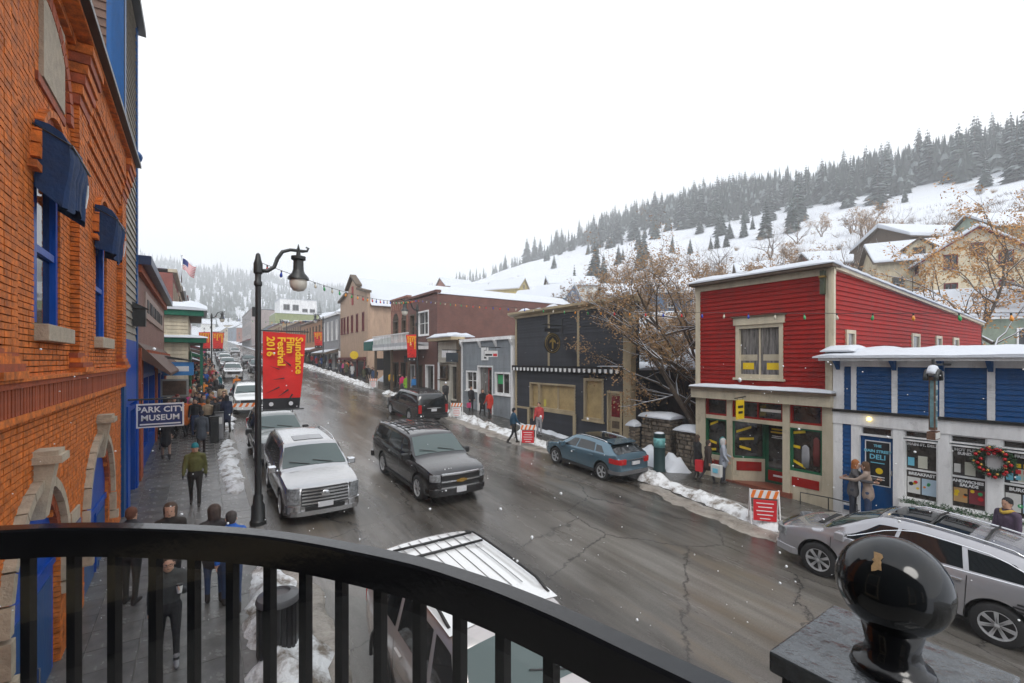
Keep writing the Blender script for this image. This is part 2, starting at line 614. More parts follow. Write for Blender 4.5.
# ------------------------------------------------------------------ snow banks
def snow_bank(pts, label, seed=0.0, mat=None, base=None, ns=11, step=0.14, lump=0.62):
    """pts: (x, y, half width, height)"""
    mat = mat or SNOWD
    base = base or gz
    rows = []
    for a, b in zip(pts[:-1], pts[1:]):
        L = math.hypot(b[0] - a[0], b[1] - a[1])
        n = max(1, int(L / step))
        for i in range(n):
            t = i / n
            rows.append([a[k] + (b[k] - a[k]) * t for k in range(4)] + [(b[0] - a[0]) / L, (b[1] - a[1]) / L])
    rows.append(list(pts[-1]) + rows[-1][4:6])
    out = []
    for j, (x, y, w, h, dx, dy) in enumerate(rows):
        s = j * step
        endf = min(1, min(j, len(rows) - 1 - j) / 3.0)
        wl = w * (1.1 + 0.7 * nz(s * 1.1, seed) + 0.4 * nz(s * 4.0, seed + 5)) * (0.25 + 0.75 * endf)
        wr = w * (1.1 + 0.7 * nz(s * 1.2, seed + 9) + 0.4 * nz(s * 4.3, seed + 14)) * (0.25 + 0.75 * endf)
        r = []
        for k in range(ns):
            q = -1 + 2 * k / (ns - 1)
            off = q * (wl if q < 0 else wr)
            px, py = x - dy * off, y + dx * off
            prof = max(0.0, 1 - abs(q) ** 1.8)
            hh = h * prof * endf * (0.9 + lump * 1.4 * nz(px * 1.6, py * 1.6, seed) + lump * 0.9 * nz(px * 4.5, py * 4.5, seed)) + 0.02 * prof * nz(px * 14, py * 14, seed)
            r.append((px, py, base(py) + max(-0.02, hh) - (0.03 if abs(q) == 1 else 0)))
        out.append(r)
    m2 = MB()
    m2.grid(out)
    return solo(m2, 'snow_bank', mat, label, 'snow', smooth=True, kind='stuff')
rg = lambda y: gz(y) + 0.02
snow_bank([(14.0, 5.6, .3, .16), (13.75, 6.6, .42, .26), (13.9, 8, .32, .22), (14.1, 9.6, .3, .2), (14.2, 10.6, .3, .22), (14.35, 11.8, .5, .42), (14.55, 12.4, .5, .5), (14.7, 13.4, .35, .3)], 'dirty snow heaped along the kerb by the red shop', 1, base=rg)
snow_bank([(14.2, 16.2, .25, .14), (14.2, 18, .34, .2), (14.0, 20, .42, .25), (14.1, 23, .42, .28), (14.2, 25.5, .5, .34), (14.3, 29, .36, .22), (14.4, 33, .42, .26), (14.4, 38, .35, .22), (14.3, 42, .45, .3)], 'dirty snow ridge along the kerb in front of the charcoal shop', 2, base=rg)
snow_bank([(14.4, 45, .4, .25), (14.4, 52, .5, .3), (14.6, 60, .45, .3), (14.8, 75, .6, .35), (14.8, 95, .5, .3)], 'snow ridge along the kerb further up the street', 3, base=rg, step=.4)
snow_bank([(16.1, 10.9, .4, .28), (16.0, 11.8, .5, .45), (15.95, 12.8, .55, .55), (16.0, 13.7, .3, .35)], 'white snow piled against the stone garden wall', 4, mat=SNOW, base=sw)
snow_bank([(16.1, 15.2, .14, .07), (16.0, 17.2, .2, .12), (15.95, 19, .25, .15), (16.05, 21, .22, .12), (16.1, 23, .18, .1)], 'thin snow strip below the charcoal shop front', 5, mat=SNOW, base=sw)
snow_bank([(1.0, 5.2, .35, .12), (1.05, 6.6, .42, .2), (1.1, 7.8, .5, .28), (1.05, 9.2, .4, .22), (1.15, 10.6, .3, .14), (1.2, 11.6, .2, .08)], 'slushy snow around the black litter bin at the kerb', 6, base=lambda y: sw(y) - .01)
snow_bank([(0.95, 16.6, .2, .08), (0.95, 18.4, .34, .13), (0.9, 20.5, .3, .12), (0.95, 22.4, .36, .16), (1.0, 24.2, .22, .1), (1.1, 25.4, .28, .12)], 'snow mound on the sidewalk edge beside the silver suv', 7, base=lambda y: sw(y) - .01)
snow_bank([(1.1, 27.5, .3, .2), (1.2, 32, .4, .3), (1.3, 38, .4, .3), (1.4, 48, .4, .3), (1.5, 60, .4, .3)], 'snow ridge along the kerb beside the crowd', 8, base=lambda y: sw(y) - .01, step=.3)

SLUSH = M('slush', (0.30, 0.27, 0.235), 0.3, var=0.35, scale=6, bump=0.5, bscale=18, dirt=((0.10, 0.085, 0.07), 3.0, 0.5))
snow_bank([(13.0, 5.4, .25, .04), (12.95, 7.2, .4, .05), (13.2, 9.2, .35, .045), (13.5, 11.2, .3, .04)], 'thin brown slush beside the snow at the red shop kerb', 51, mat=SLUSH, base=rg)
snow_bank([(13.5, 16.4, .3, .04), (13.4, 20, .4, .05), (13.5, 25, .35, .05), (13.7, 31, .4, .05), (13.8, 40, .3, .04)], 'thin brown slush along the kerb before the charcoal shop', 52, mat=SLUSH, base=rg)
snow_bank([(1.75, 6.5, .2, .04), (1.7, 9.4, .28, .05), (1.65, 12.2, .2, .04)], 'thin brown slush in the gutter by the litter bin', 53, mat=SLUSH, base=rg)
# ================================================================== building helpers
def FR(x=FXR): return Face((x, 0, 0), (0, 1, 0), (-1, 0, 0))
def FL(x=FXL): return Face((x, 0, 0), (0, 1, 0), (1, 0, 0))
def FS(y): return Face((0, y, 0), (1, 0, 0), (0, -1, 0))

def siding(F, parent, mat, u0, u1, z0, z1, pitch, opens=(), name='siding_board'):
    n = max(1, int(round((z1 - z0) / pitch)))
    p = (z1 - z0) / n
    for i in range(n):
        a, b = z0 + i * p, z0 + (i + 1) * p
        zc = (a + b) / 2
        iv = [(u0, u1)]
        for (o0, o1, oz0, oz1) in opens:
            if oz0 < zc < oz1:
                nv = []
                for s, e in iv:
                    if o0 > s: nv.append((s, min(e, o0)))
                    if o1 < e: nv.append((max(s, o1), e))
                iv = [(s, e) for s, e in nv if e - s > 0.04]
        for s, e in iv:
            w = rnd.uniform(-.002, .002)
            m2 = MB()
            m2.hexa([F.P(s, -.03, a), F.P(e, -.03, a), F.P(e, .042 + w, a), F.P(s, .042 + w, a),
                     F.P(s, -.03, b), F.P(e, -.03, b), F.P(e, .006 + w, b), F.P(s, .006 + w, b)])
            part(m2, name, mat, parent)

def window(F, parent, u0, u1, z0, z1, fm, trim=.1, cols=1, rows=1, pane=None, sill=0.06, head=0.0, mull=.045, depth=.1, name='window', proud=.05):
    pane = pane or GLASS
    m2 = MB()
    m2.fbox(F, u0, u0 + trim, -depth - .02, proud, z0, z1)
    m2.fbox(F, u1 - trim, u1, -depth - .02, proud, z0, z1)
    m2.fbox(F, u0 + trim, u1 - trim, -depth - .02, proud - .003, z1 - trim, z1)
    m2.fbox(F, u0 + trim, u1 - trim, -depth - .02, proud - .003, z0, z0 + trim)
    a0, a1, b0, b1 = u0 + trim, u1 - trim, z0 + trim, z1 - trim
    for i in range(1, cols):
        c = a0 + (a1 - a0) * i / cols
        m2.fbox(F, c - mull / 2, c + mull / 2, -depth - .01, -depth + .06, b0, b1)
    for j in range(1, rows):
        c = b0 + (b1 - b0) * j / rows
        m2.fbox(F, a0, a1, -depth - .008, -depth + .055, c - mull / 2, c + mull / 2)
    if head:
        m2.fbox(F, u0 - .06, u1 + .06, -.02, proud + .06, z1, z1 + head)
    w = part(m2, name, fm, parent)
    if sill:
        m3 = MB(); m3.fbox(F, u0 - .07, u1 + .07, -.02, proud + .07, z0 - sill, z0)
        part(m3, 'sill', fm, w)
    panes = pane if isinstance(pane, list) else [pane] * (cols * rows)
    k = 0
    for j in range(rows):
        for i in range(cols):
            m3 = MB()
            m3.fbox(F, a0 + (a1 - a0) * i / cols, a0 + (a1 - a0) * (i + 1) / cols, -depth - .01, -depth, b0 + (b1 - b0) * j / rows, b0 + (b1 - b0) * (j + 1) / rows)
            part(m3, 'pane', panes[k], w)
            k += 1
    return w

def trimbox(F, parent, mat, u0, u1, d0, d1, z0, z1, name='trim_board'):
    m2 = MB(); m2.fbox(F, u0, u1, d0, d1, z0, z1)
    return part(m2, name, mat, parent)

def snow_cap(F, u0, u1, d0, d1, z, h, seed=0.0, nu=None, nd=5, drop=.0, zf=None):
    """puffy closed snow slab on top of something"""
    nu = nu or max(6, int((u1 - u0) / .25))
    m2 = MB()
    top, bot = [], []
    for i in range(nu + 1):
        a = i / nu
        rt, rb = [], []
        for j in range(nd + 1):
            b = j / nd
            u = u0 + (u1 - u0) * a; d = d0 + (d1 - d0) * b
            e = min(1.0, min(a, 1 - a) * nu / 1.6) * 0.5 + 0.5
            f = (1 - abs(2 * b - 1) ** 4) * 0.75 + 0.25
            wob = 1 + .35 * nz(u * .8 + seed, d * 2, seed) + .15 * nz(u * 3 + seed, d * 5, seed)
            zz = z if zf is None else zf(u, d)
            dd = d + (.03 * nz(u * 2.2, seed) if j == nd else 0)
            rt.append(F.P(u, dd, zz + h * e * f * wob))
            rb.append(F.P(u, dd, zz + .003))
        top.append(rt); bot.append(rb)
    m2.grid(top)
    m2.grid(bot)
    ring = lambda g: g[0] + [r[-1] for r in g[1:]] + g[-1][::-1][1:] + [r[0] for r in g[::-1][1:-1]]
    a, b = ring(top), ring(bot)
    n = len(a)
    m2.add(a + b, [(i, (i + 1) % n, n + (i + 1) % n, n + i) for i in range(n)])
    return m2

def snow_part(parent, F, *a, **k):
    return part(snow_cap(F, *a, **k), 'snow', SNOW, parent, smooth=True, angle=60)

def rect_text(F, parent, s, u, z, size, mat, d=.02, right=None, **k):
    return text(s, size, mat, parent, F.P(u, d, z), right or -F.u, (0, 0, 1), **k)

WT = flat_mat('white_lettering', (0.75, 0.75, 0.75))
YEL = flat_mat('yellow_print', (0.72, 0.50, 0.01))
POSTER = flat_mat('poster_paper', (0.62, 0.62, 0.6))
BLKP = flat_mat('black_print', (0.012, 0.013, 0.016))
REDPR = flat_mat('red_print', (0.6, 0.02, 0.03))
CYAN = flat_mat('pale_blue_print', (0.16, 0.5, 0.65))
GREENPR = flat_mat('green_print', (0.03, 0.35, 0.12))
ORPR = flat_mat('orange_print', (0.65, 0.2, 0.03))
BLIND = M('tan_blind', (0.42, 0.31, 0.15), 0.35, var=0.22, scale=1.8)
SHOPIN = M('shop_interior_glass', (0.035, 0.03, 0.026), 0.05, var=0.85, scale=4.5, spec=0.8)
CURT = M('curtained_glass', (0.16, 0.15, 0.14), 0.1, var=0.75, scale=2.5, streak=(1, 5, .5), spec=.8)
def poster(F, parent, u0, u1, z0, z1, mat, d=.0, name='poster', t=.006):
    m2 = MB(); m2.fbox(F, u0, u1, d, d + t, z0, z1)
    return part(m2, name, mat, parent)

# ================================================================== red shop
F = FR()
B = thing('red_shop', 'two storey red clapboard shop with cream trim and snow on its roof', 'shop', (FXR, 8.5, sw(8.5)))
Y0, Y1 = 6.12, 10.93
mb = MB()
mb.hexa([F.P(Y0 + .03, -.2, -1.5), F.P(Y1 - .03, -.2, -1.5), F.P(Y1 - .03, -.35, -1.5), F.P(Y0 + .03, -.35, -1.5), F.P(Y0 + .03, -.2, 3.0), F.P(Y1 - .03, -.2, 3.0), F.P(Y1 - .03, -.35, 3.0), F.P(Y0 + .03, -.35, 3.0)])
# long body with sloping parapet
x1 = 36.0
mb.hexa([(FXR + .36, Y0 + .05, -2.2), (x1, Y0 + .05, -2.2), (x1, Y1 - .03, -2.2), (FXR + .36, Y1 - .03, -2.2),
         (FXR + .36, Y0 + .05, 2.98), (x1, Y0 + .05, 2.05), (x1, Y1 - .03, 2.05), (FXR + .36, Y1 - .03, 2.98)])
mb.box(FXR + .95, x1, Y0 + .05, Y1 - .03, -5.2, -2.2)
part(mb, 'wall', REDP, B)
siding(F, B, REDP, Y0 + .2, Y1 - .2, -1.0, 2.72, .155, [(7.6, 9.27, -.66, 1.5)])
for a, b in ((Y0 - .03, Y0 + .2), (Y1 - .2, Y1)):
    trimbox(F, B, CREAM, a, b, -.1, .05, -1.0, 2.72, 'corner_board')
trimbox(F, B, CREAM, Y0 - .05, Y1 + .02, -.1, .06, 2.72, 2.93, 'frieze')
trimbox(F, B, WOODD, Y0 - .12, Y1 + .1, -.3, .36, 2.93, 3.02, 'roof_edge')
snow_part(B, F, Y0 - .16, Y1 + .13, -.35, .4, 3.02, .2, 3.0)
window(F, B, 7.6, 9.27, -.65, 1.28, CREAM, .13, 2, 1, CURT, sill=.08, head=.27)
w_ = trimbox(F, B, WOODD, 7.48, 9.38, -.02, .17, 1.55, 1.6, 'window_hood')
for yc in (8.0, 8.86):
    poster(F, B, yc - .33, yc + .33, -.02, .2, CREAM, -.098, 'cafe_curtain')
    poster(F, B, yc - .2, yc + .2, -.34, -.1, YEL, -.097, 'flower_box')
# side wall boards facing the camera side, stepped to follow the sloping parapet
Fs = FS(Y0 + .05)
zz = -1.0
k = 0
while zz < 2.9:
    zt = zz + .155
    # parapet height falls linearly with x
    xe = min(x1, FXR + .36 + (2.98 - zt) / (2.98 - 2.05) * (x1 - FXR - .36))
    if xe > FXR + .5:
        op = [(17.5, 18.25, -.1, 1.0), (24.1, 25.1, .0, 1.1), (27.4, 28.3, .0, 1.1), (30.2, 31.2, .0, 1.1)]
        siding(Fs, B, REDP, FXR + .2, xe, zz, zt, .155, op)
    zz = zt
trimbox(Fs, B, CREAM, FXR - .08, FXR + .2, -.05, .05, -1.0, 2.95, 'corner_board')
for a, b, t_ in ((17.5, 18.25, 1.0), (24.1, 25.1, 1.1), (27.4, 28.3, 1.1), (30.2, 31.2, 1.1)):
    window(Fs, B, a, b, t_ - 1.1, t_, CREAM, .12, 1, 1, CURT, sill=0, depth=-.03, proud=.08)
slope = lambda u, d: 3.0 - (u - FXR) / (x1 - FXR) * .93
snow_part(B, Fs, FXR - .3, x1 + .2, -4.8, .2, 3.0, .28, 7.0, nu=70, nd=10, zf=slope)
mb = MB()
mb.hexa([Fs.P(FXR, -.1, 2.88), Fs.P(x1 + .1, -.1, 1.95), Fs.P(x1 + .1, .14, 1.95), Fs.P(FXR, .14, 2.88), Fs.P(FXR, -.1, 2.99), Fs.P(x1 + .1, -.1, 2.06), Fs.P(x1 + .1, .14, 2.06), Fs.P(FXR, .14, 2.99)])
part(mb, 'roof_edge', CREAM, B)
# ledge above the shop front
trimbox(F, B, WOODD, Y0 - .1, Y1 + .05, -.1, .42, -1.13, -1.04, 'ledge')
snow_part(B, F, Y0 - .1, Y1 + .05, .02, .44, -1.04, .12, 5.0, nd=4)
trimbox(F, B, CREAM, Y0 - .03, Y1 + .04, -.2, .3, -1.48, -1.13, 'fascia')
posts = [(10.49, 10.9), (9.4, 9.6), (7.38, 7.6), (Y0 - .02, 6.4)]
for a, b in posts:
    trimbox(F, B, CREAM, a, b, -.22, .08, gz(8) - .4, -1.48, 'post')
trimbox(F, B, CREAM, 6.4, 10.49, -.18, .05, -2.27, -2.13, 'transom_rail')
for a, b in ((9.6, 10.49), (7.6, 9.4), (6.4, 7.38)):
    window(F, B, a, b, -2.13, -1.48, REDP, .06, 2 if b - a > 1.5 else 1, 1, SHOPIN, sill=0, name='transom_window', proud=.02)
window(F, B, 9.6, 10.49, -3.66, -2.27, GREENP, .06, 1, 1, SHOPIN, sill=0, name='display_window', proud=.03)
window(F, B, 6.4, 7.38, -3.72, -2.27, GREENP, .06, 1, 1, SHOPIN, sill=0, name='display_window', proud=.03)
for a, b, zt in ((9.6, 10.49, -3.66), (6.4, 7.38, -3.72)):
    trimbox(F, B, CREAM, a, b, -.15, .03, -5.0, zt, 'stall_riser')
    trimbox(F, B, REDP, a + .1, b - .06, .03, .045, zt - .5, zt - .2, 'red_panel')
# angled window into the door recess, then the door
A_, Bv = F.P(9.4, 0, 0), F.P(8.6, -.75, 0)
uu = (Bv - A_).normalized()
Fa = Face(A_, uu, Vector((0, 0, 1)).cross(uu) if Vector((0, 0, 1)).cross(uu).x < 0 else -Vector((0, 0, 1)).cross(uu))
La = (Bv - A_).length
window(Fa, B, 0, La, -3.66, -2.27, GREENP, .06, 1, 1, SHOPIN, sill=0, name='display_window', proud=.02)
trimbox(Fa, B, CREAM, 0, La, -.1, .02, -5.0, -3.66, 'stall_riser')
trimbox(Fa, B, REDP, .12, La - .12, .02, .035, -4.12, -3.78, 'red_panel')
A2, B2 = F.P(7.68, -.75, 0), F.P(7.6, 0, 0)
trimbox(Face(A2, (B2 - A2).normalized(), (0, 1, 0)), B, CREAM, 0, .76, -.05, 0, -5, -2.27, 'recess_wall')
d_ = MB(); d_.fbox(F, 7.68, 8.6, -.83, -.76, -4.5, -2.27)
door = part(d_, 'door', GREENP, B)
m2 = MB(); m2.fbox(F, 7.82, 8.46, -.76, -.75, -3.95, -2.4); part(m2, 'door_glass', SHOPIN, door)
m2 = MB(); m2.fbox(F, 7.8, 8.48, -.76, -.745, -4.4, -4.03); part(m2, 'kick_panel', REDP, door)
m2 = MB(); m2.tube([F.P(7.76, -.7, -3.5), F.P(7.76, -.7, -3.2)], .015, 6); part(m2, 'door_handle', CHROME, door)
m2 = MB(); m2.fbox(F, 7.3, 9.6, -.78, .12, -5.0, -4.5); part(m2, 'entry_step', M('brick_step', (0.2, 0.06, 0.035), .4, var=.3, scale=6), B)
poster(F, B, 7.98, 8.3, -4.24, -4.17, WT, -.744, 'printed_line', .002)
for z_, mt, w_ in ((-2.55, YEL, .22), (-2.66, YEL, .25), (-2.78, WT, .2), (-2.84, WT, .22)):
    poster(F, B, 8.14 - w_, 8.14 + w_, z_, z_ + (.06 if mt is YEL else .025), mt, -.749, 'printed_line', .002)
for wf, pl in ((F, [(10.2, -2.45, .35, -25), (10.25, -3.2, .3, 12), (10.3, -3.5, .35, -10)]), (Fa, [(.4, -2.6, .55, 20), (.5, -2.95, .5, 3), (.45, -3.3, .4, -15)]), (F, [(7.15, -2.42, .4, -12), (7.22, -2.92, .22, 5), (7.15, -3.48, .42, 24)])):
    for (u, z, L, an) in pl:
        m2 = MB()
        c, s_ = math.cos(R(an)) * L / 2, math.sin(R(an)) * L / 2
        m2.hexa([wf.P(u - c, -.09, z - s_ - .045), wf.P(u + c, -.09, z + s_ - .045), wf.P(u + c, -.08, z + s_ - .045), wf.P(u - c, -.08, z - s_ - .045),
                 wf.P(u - c, -.09, z - s_ + .045), wf.P(u + c, -.09, z + s_ + .045), wf.P(u + c, -.08, z + s_ + .045), wf.P(u - c, -.08, z - s_ + .045)])
        part(m2, 'sale_strip', YEL, B)
poster(F, B, 7.72, 8.42, -1.84, -1.74, WT, -.085, 'printed_line', .002)
for u, zc_, w_, h_, mt in ((9.85, -3.2, .3, .5, M('display_teal', (.03, .3, .3), .5)), (6.95, -3.2, .26, .75, M('display_coat', (.3, .3, .32), .6)), (6.62, -3.0, .22, .95, M('display_red', (.16, .03, .025), .6))):
    m2 = MB(); m2.tube([F.P(u, -.085, zc_ - h_ / 2), F.P(u, -.085, zc_), F.P(u, -.085, zc_ + h_ / 2 - .08), F.P(u, -.085, zc_ + h_ / 2)], [w_ * .42, w_ * .5, w_ * .42, w_ * .12], 8, flat=.06)
    part(m2, 'window_display', mt, B, smooth=True)
# hanging yellow blade sign
S = thing('hanging_sign', 'small yellow hanging sign above the red shop door', 'sign', F.P(8.75, .35, -1.9))
m2 = MB(); m2.box(FXR - .9, FXR - .42, 8.74, 8.78, -2.1, -1.42); part(m2, 'board', YEL, S)
m2 = MB(); m2.tube([(FXR - .02, 8.76, -1.3), (FXR - 1.0, 8.76, -1.35)], .02, 6); m2.tube([(FXR - .85, 8.76, -1.34), (FXR - .85, 8.76, -1.42)], .01, 5); m2.tube([(FXR - .47, 8.76, -1.32), (FXR - .47, 8.76, -1.42)], .01, 5); part(m2, 'bracket', IRON, S)
m2 = MB()
for z_, w_ in ((-1.66, .17), (-1.86, .14)):
    m2.box(FXR - .66 - w_, FXR - .66 + w_, 8.735, 8.74, z_ - .045, z_ + .045)
part(m2, 'printed_line', BLKP, S)
# carriage lamp bracket under the roof corner
S = thing('corner_lantern', 'dark green lantern bracket under the red shop roof corner', 'lantern', F.P(6.35, .2, 2.4))
m2 = MB(); m2.fbox(F, 6.3, 6.42, .06, .2, 2.1, 2.85); part(m2, 'body', M('bronze', (.05, .06, .035), .5, var=.4), S)
m2 = MB(); m2.fbox(F, 6.28, 6.44, .06, .24, 2.62, 2.68); part(m2, 'collar', M('brass', (.3, .2, .06), .4, metal=.8), S)

# ================================================================== blue delicatessen
B = thing('blue_shop', 'blue and white one storey delicatessen with thick snow on its eave', 'shop', (FXR, 2.5, sw(2.5)))
YE = -4.0
mb = MB(); mb.box(FXR + .2, FXR + 12, YE, 6.06, -5.3, -.05)
part(mb, 'wall', BLUEP, B)
xs_ = [6.1, 5.81, 5.62, 5.49, 4.63, 4.50, 3.60, 3.51, 2.70, 2.56]
while xs_[-1] > YE + 1.1:
    xs_ += [xs_[-1] - .86, xs_[-1] - .99]
xs_.append(YE)
for i in range(len(xs_) - 1):
    a, b = xs_[i + 1], xs_[i]
    if i % 2 == 0:
        trimbox(F, B, WHITE, a, b, -.2, .06, -1.52, -.2, 'pilaster')
    else:
        siding(F, B, BLUEP, a, b, -1.52, -.2, .13)
trimbox(F, B, WHITE, YE, 6.1, -.2, .09, -.2, -.02, 'frieze')
trimbox(F, B, IRON, YE, 6.1, -.1, .14, -1.6, -1.52, 'drip_edge')
trimbox(F, B, WHITE, YE, 6.1, -.2, .08, -1.97, -1.6, 'fascia')
trimbox(F, B, WHITE, YE, 6.3, -.3, .62, -.02, .06, 'eave')
for i, yb in enumerate((5.95, 4.56, 3.55, 2.63, 1.64, .65, -.4)):
    m2 = MB(); m2.prism([F.P(yb - .05, .09, -.02), F.P(yb - .05, .4, -.02), F.P(yb - .05, .09, -.3)], F.u * .1)
    part(m2, 'bracket', BLUEP, B)
snow_part(B, F, YE, 6.42, -4.5, .72, .06, .32, 11.0, nu=46, nd=10)
snow_part(B, F, 5.4, 6.3, -1.0, .5, .25, .22, 21.0, nu=10, nd=5)
# ground floor
cols = [(6.1, 5.85), (5.62, 5.41), (4.6, 4.37), (3.63, 3.41), (2.70, 2.46), (1.76, 1.52), (.82, .58), (-.12, -.36), (-1.06, -1.3), (-2, -2.2), (-3.6, -4)]
for b, a in cols:
    trimbox(F, B, WHITE, a, b, -.2, .055, -5.3, -1.97, 'pilaster')
siding(F, B, BLUEP, 5.62, 5.85, -4.35, -1.97, .13)
trimbox(F, B, WHITE, 5.62, 5.85, -.1, .03, -5.2, -4.35, 'base_panel')
trimbox(F, B, BLUEP, 5.65, 5.82, .03, .045, -4.62, -4.48, 'inset_panel')
window(F, B, 4.6, 5.41, -2.27, -1.97, WHITE, .05, 1, 1, SHOPIN, sill=0, name='transom_window', proud=.02)
d_ = MB(); d_.fbox(F, 4.6, 5.41, -.12, -.06, -4.75, -2.27); door = part(d_, 'door', BLUEP, B)
m2 = MB(); m2.fbox(F, 4.68, 5.3, -.06, -.05, -3.72, -2.4); part(m2, 'door_poster_border', WT, door)
m2 = MB(); m2.fbox(F, 4.71, 5.27, -.05, -.044, -3.69, -2.43); part(m2, 'door_poster', BLKP, door)
m2 = MB(); m2.tube([F.P(4.65, 0, -3.35), F.P(4.65, 0, -3.2)], .02, 6); m2.tube([F.P(4.65, -.06, -3.3), F.P(4.65, 0, -3.3)], .012, 6); part(m2, 'door_handle', CHROME, door)
for s_, z_, sz in (('THE', -2.55, .1), ('MAIN STREET', -2.71, .11), ('DELI', -2.88, .2)):
    rect_text(F, B, s_, 4.99, z_, sz, CYAN, d=-.042, bold=.004)
m2 = MB(); m2.lathe([(.0, 0), (.09, .0), (.09, .02), (0, .02)], 12, tuple(F.P(4.95, -.04, -3.28)), 'x'); part(m2, 'logo', YEL, door)
for z_ in (-3.06, -3.47, -3.54):
    poster(F, B, 4.82, 5.16, z_, z_ + .025, CYAN if z_ > -3.1 else WT, -.043, 'printed_line', .002)
heads = {3.63: 'MAIN ST. DELI', 2.70: 'HOT FUDGE\nSUNDAES', 1.76: 'FRESH'}
low = {3.63: 'BREAKFAST', 2.70: 'SANDWICHES &\nSALADS', 1.76: 'BURGERS'}
for i in range(2, 8):
    u1_, u0_ = cols[i][1], cols[i + 1][0]
    if u1_ < -1.4: break
    uc = (u0_ + u1_) / 2
    window(F, B, u0_, u1_, -2.2, -1.97, WHITE, .04, 1, 1, SHOPIN, sill=0, name='transom_window', proud=.02)
    window(F, B, u0_, u1_, -3.92, -2.24, WHITE, .04, 1, 2, SHOPIN, sill=.05, name='display_window', proud=.03)
    key = u0_
    h_ = heads.get(key, ''); l_ = low.get(key, '')
    if h_: rect_text(F, B, h_, uc, -2.37 if '\n' not in h_ else -2.42, .1, WT, d=-.09, bold=.006)
    if l_: rect_text(F, B, l_, uc, -3.2 if '\n' not in l_ else -3.25, .1 if len(l_) > 10 else .11, WT, d=-.09, bold=.006)
    poster(F, B, uc + .03, u1_ - .06, -3.75, -3.3 if '\n' not in l_ else -3.38, [POSTER, flat_mat('burger_print', (.45, .28, .12))][i % 2], -.095)
    poster(F, B, u0_ + .06, uc - .0, -3.75, -3.3 if '\n' not in l_ else -3.38, [flat_mat('pale_blue_poster', (.4, .52, .62)), flat_mat('maroon_print', (.2, .03, .04))][i % 2], -.095)
    for q in range(7):
        m2 = MB(); m2.lathe([(0, 0), (rnd.uniform(.03, .06), 0), (.02, .004), (0, .004)], 7, tuple(F.P(rnd.uniform(u0_ + .1, u1_ - .1), -.087, rnd.uniform(-3.65, -3.4))), 'x')
        part(m2, 'printed_dish', rnd.choice([ORPR, REDPR, BLKP, YEL, GREENPR]), B)
    poster(F, B, uc + .16, u1_ - .07, -2.98, -2.75, [CYAN, POSTER][i % 2], -.095)
    poster(F, B, uc - .12, uc + .08, -3.02, -2.68, flat_mat('menu_card', (.5, .5, .42)), -.095)
trimbox(F, B, WHITE, -3.6, 4.37, -.15, .03, -5.3, -3.97, 'stall_riser')
trimbox(F, B, WHITE, -3.6, 4.4, -.1, .32, -4.2, -3.99, 'flower_box')
# neon style letters sheet in the third window
poster(F, B, 1.8, 2.42, -3.05, -2.45, BLKP, -.097, 'dark_poster')
for z_, mt in ((-2.6, YEL), (-2.75, REDPR), (-2.9, CYAN)):
    for q in range(4):
        poster(F, B, 1.88 + q * .13, 1.97 + q * .13, z_ - .05, z_ + .05, mt, -.089, 'printed_block', .002)
poster(F, B, 1.92, 2.32, -3.03, -2.99, WT, -.089, 'printed_line', .002)
m2 = MB(); m2.lathe([(0, 0), (.05, 0), (.06, .06), (.03, .1), (0, .1)], 10, tuple(F.P(5.15, .1, -1.8)), 'z')
part(m2, 'porch_bulb', emit('bulb_glow', (1.0, .72, .2), 3.0), B, smooth=True)

# garland on the flower box: needles (stuff)
GARL = M('garland_green', (0.025, 0.07, 0.025), .6, var=.5, scale=20, rand=.1)
def needles(m2, c, r, n, ln=.05, w=.012):
    for _ in range(n):
        d = Vector((rnd.gauss(0, 1), rnd.gauss(0, 1), rnd.gauss(0, 1))).normalized()
        p = Vector(c) + d * r * rnd.uniform(.3, 1)
        q = p + (d + Vector((rnd.gauss(0, .5), rnd.gauss(0, .5), rnd.gauss(0, .5)))).normalized() * ln
        sd = d.orthogonal().normalized() * w
        m2.add([p - sd, p + sd, q], [(0, 1, 2)])
m2 = MB()
u = -3.4
while u < 4.35:
    needles(m2, F.P(u, .2 + .04 * nz(u * 3), -3.96 + .03 * nz(u * 4, 2)), .12, 26, .09, .014)
    u += .06
solo(m2, 'garland', GARL, 'evergreen garland lying along the flower box of the blue shop', 'garland', fix=False)
W_ = thing('christmas_wreath', 'green christmas wreath with red baubles hung on the blue shop front', 'wreath', F.P(2.58, .1, -2.55))
wc = F.P(2.58, .12, -2.55)
m2 = MB()
for k in range(72):
    a = 2 * math.pi * k / 72
    needles(m2, wc + Vector((0, math.cos(a) * .29, math.sin(a) * .29)), .1, 26, .08, .012)
part(m2, 'greenery', GARL, W_, fix=False)
BAUB = M('red_bauble', (.4, .01, .015), .15, metal=.4, var=.1)
GOLD = M('gold_bauble', (.55, .33, .08), .25, metal=.8, var=.1)
mbal = MB(); mbal.ball((0, 0, 0), .045, n=10, m=6); mr_ = mbal.mesh('bauble', BAUB, True); mbal.mesh
mbg = MB(); mbg.ball((0, 0, 0), .035, n=10, m=6); mg_ = mbg.mesh('bauble', GOLD, True)
for k in range(26):
    a = 2 * math.pi * (k + rnd.uniform(-.3, .3)) / 26
    r_ = .29 + rnd.uniform(-.08, .08)
    inst(mr_ if k % 3 else mg_, 'bauble', W_, (-.1 + rnd.uniform(-.03, .02), math.cos(a) * r_, math.sin(a) * r_))
m2 = MB()
for s_ in (-1, 1):
    m2.tube([wc + Vector((-.13, 0, .3)), wc + Vector((-.15, s_ * .1, .37)), wc + Vector((-.13, s_ * .13, .29)), wc + Vector((-.13, 0, .3))], .025, 6)
part(m2, 'bow', BAUB, W_, smooth=True)

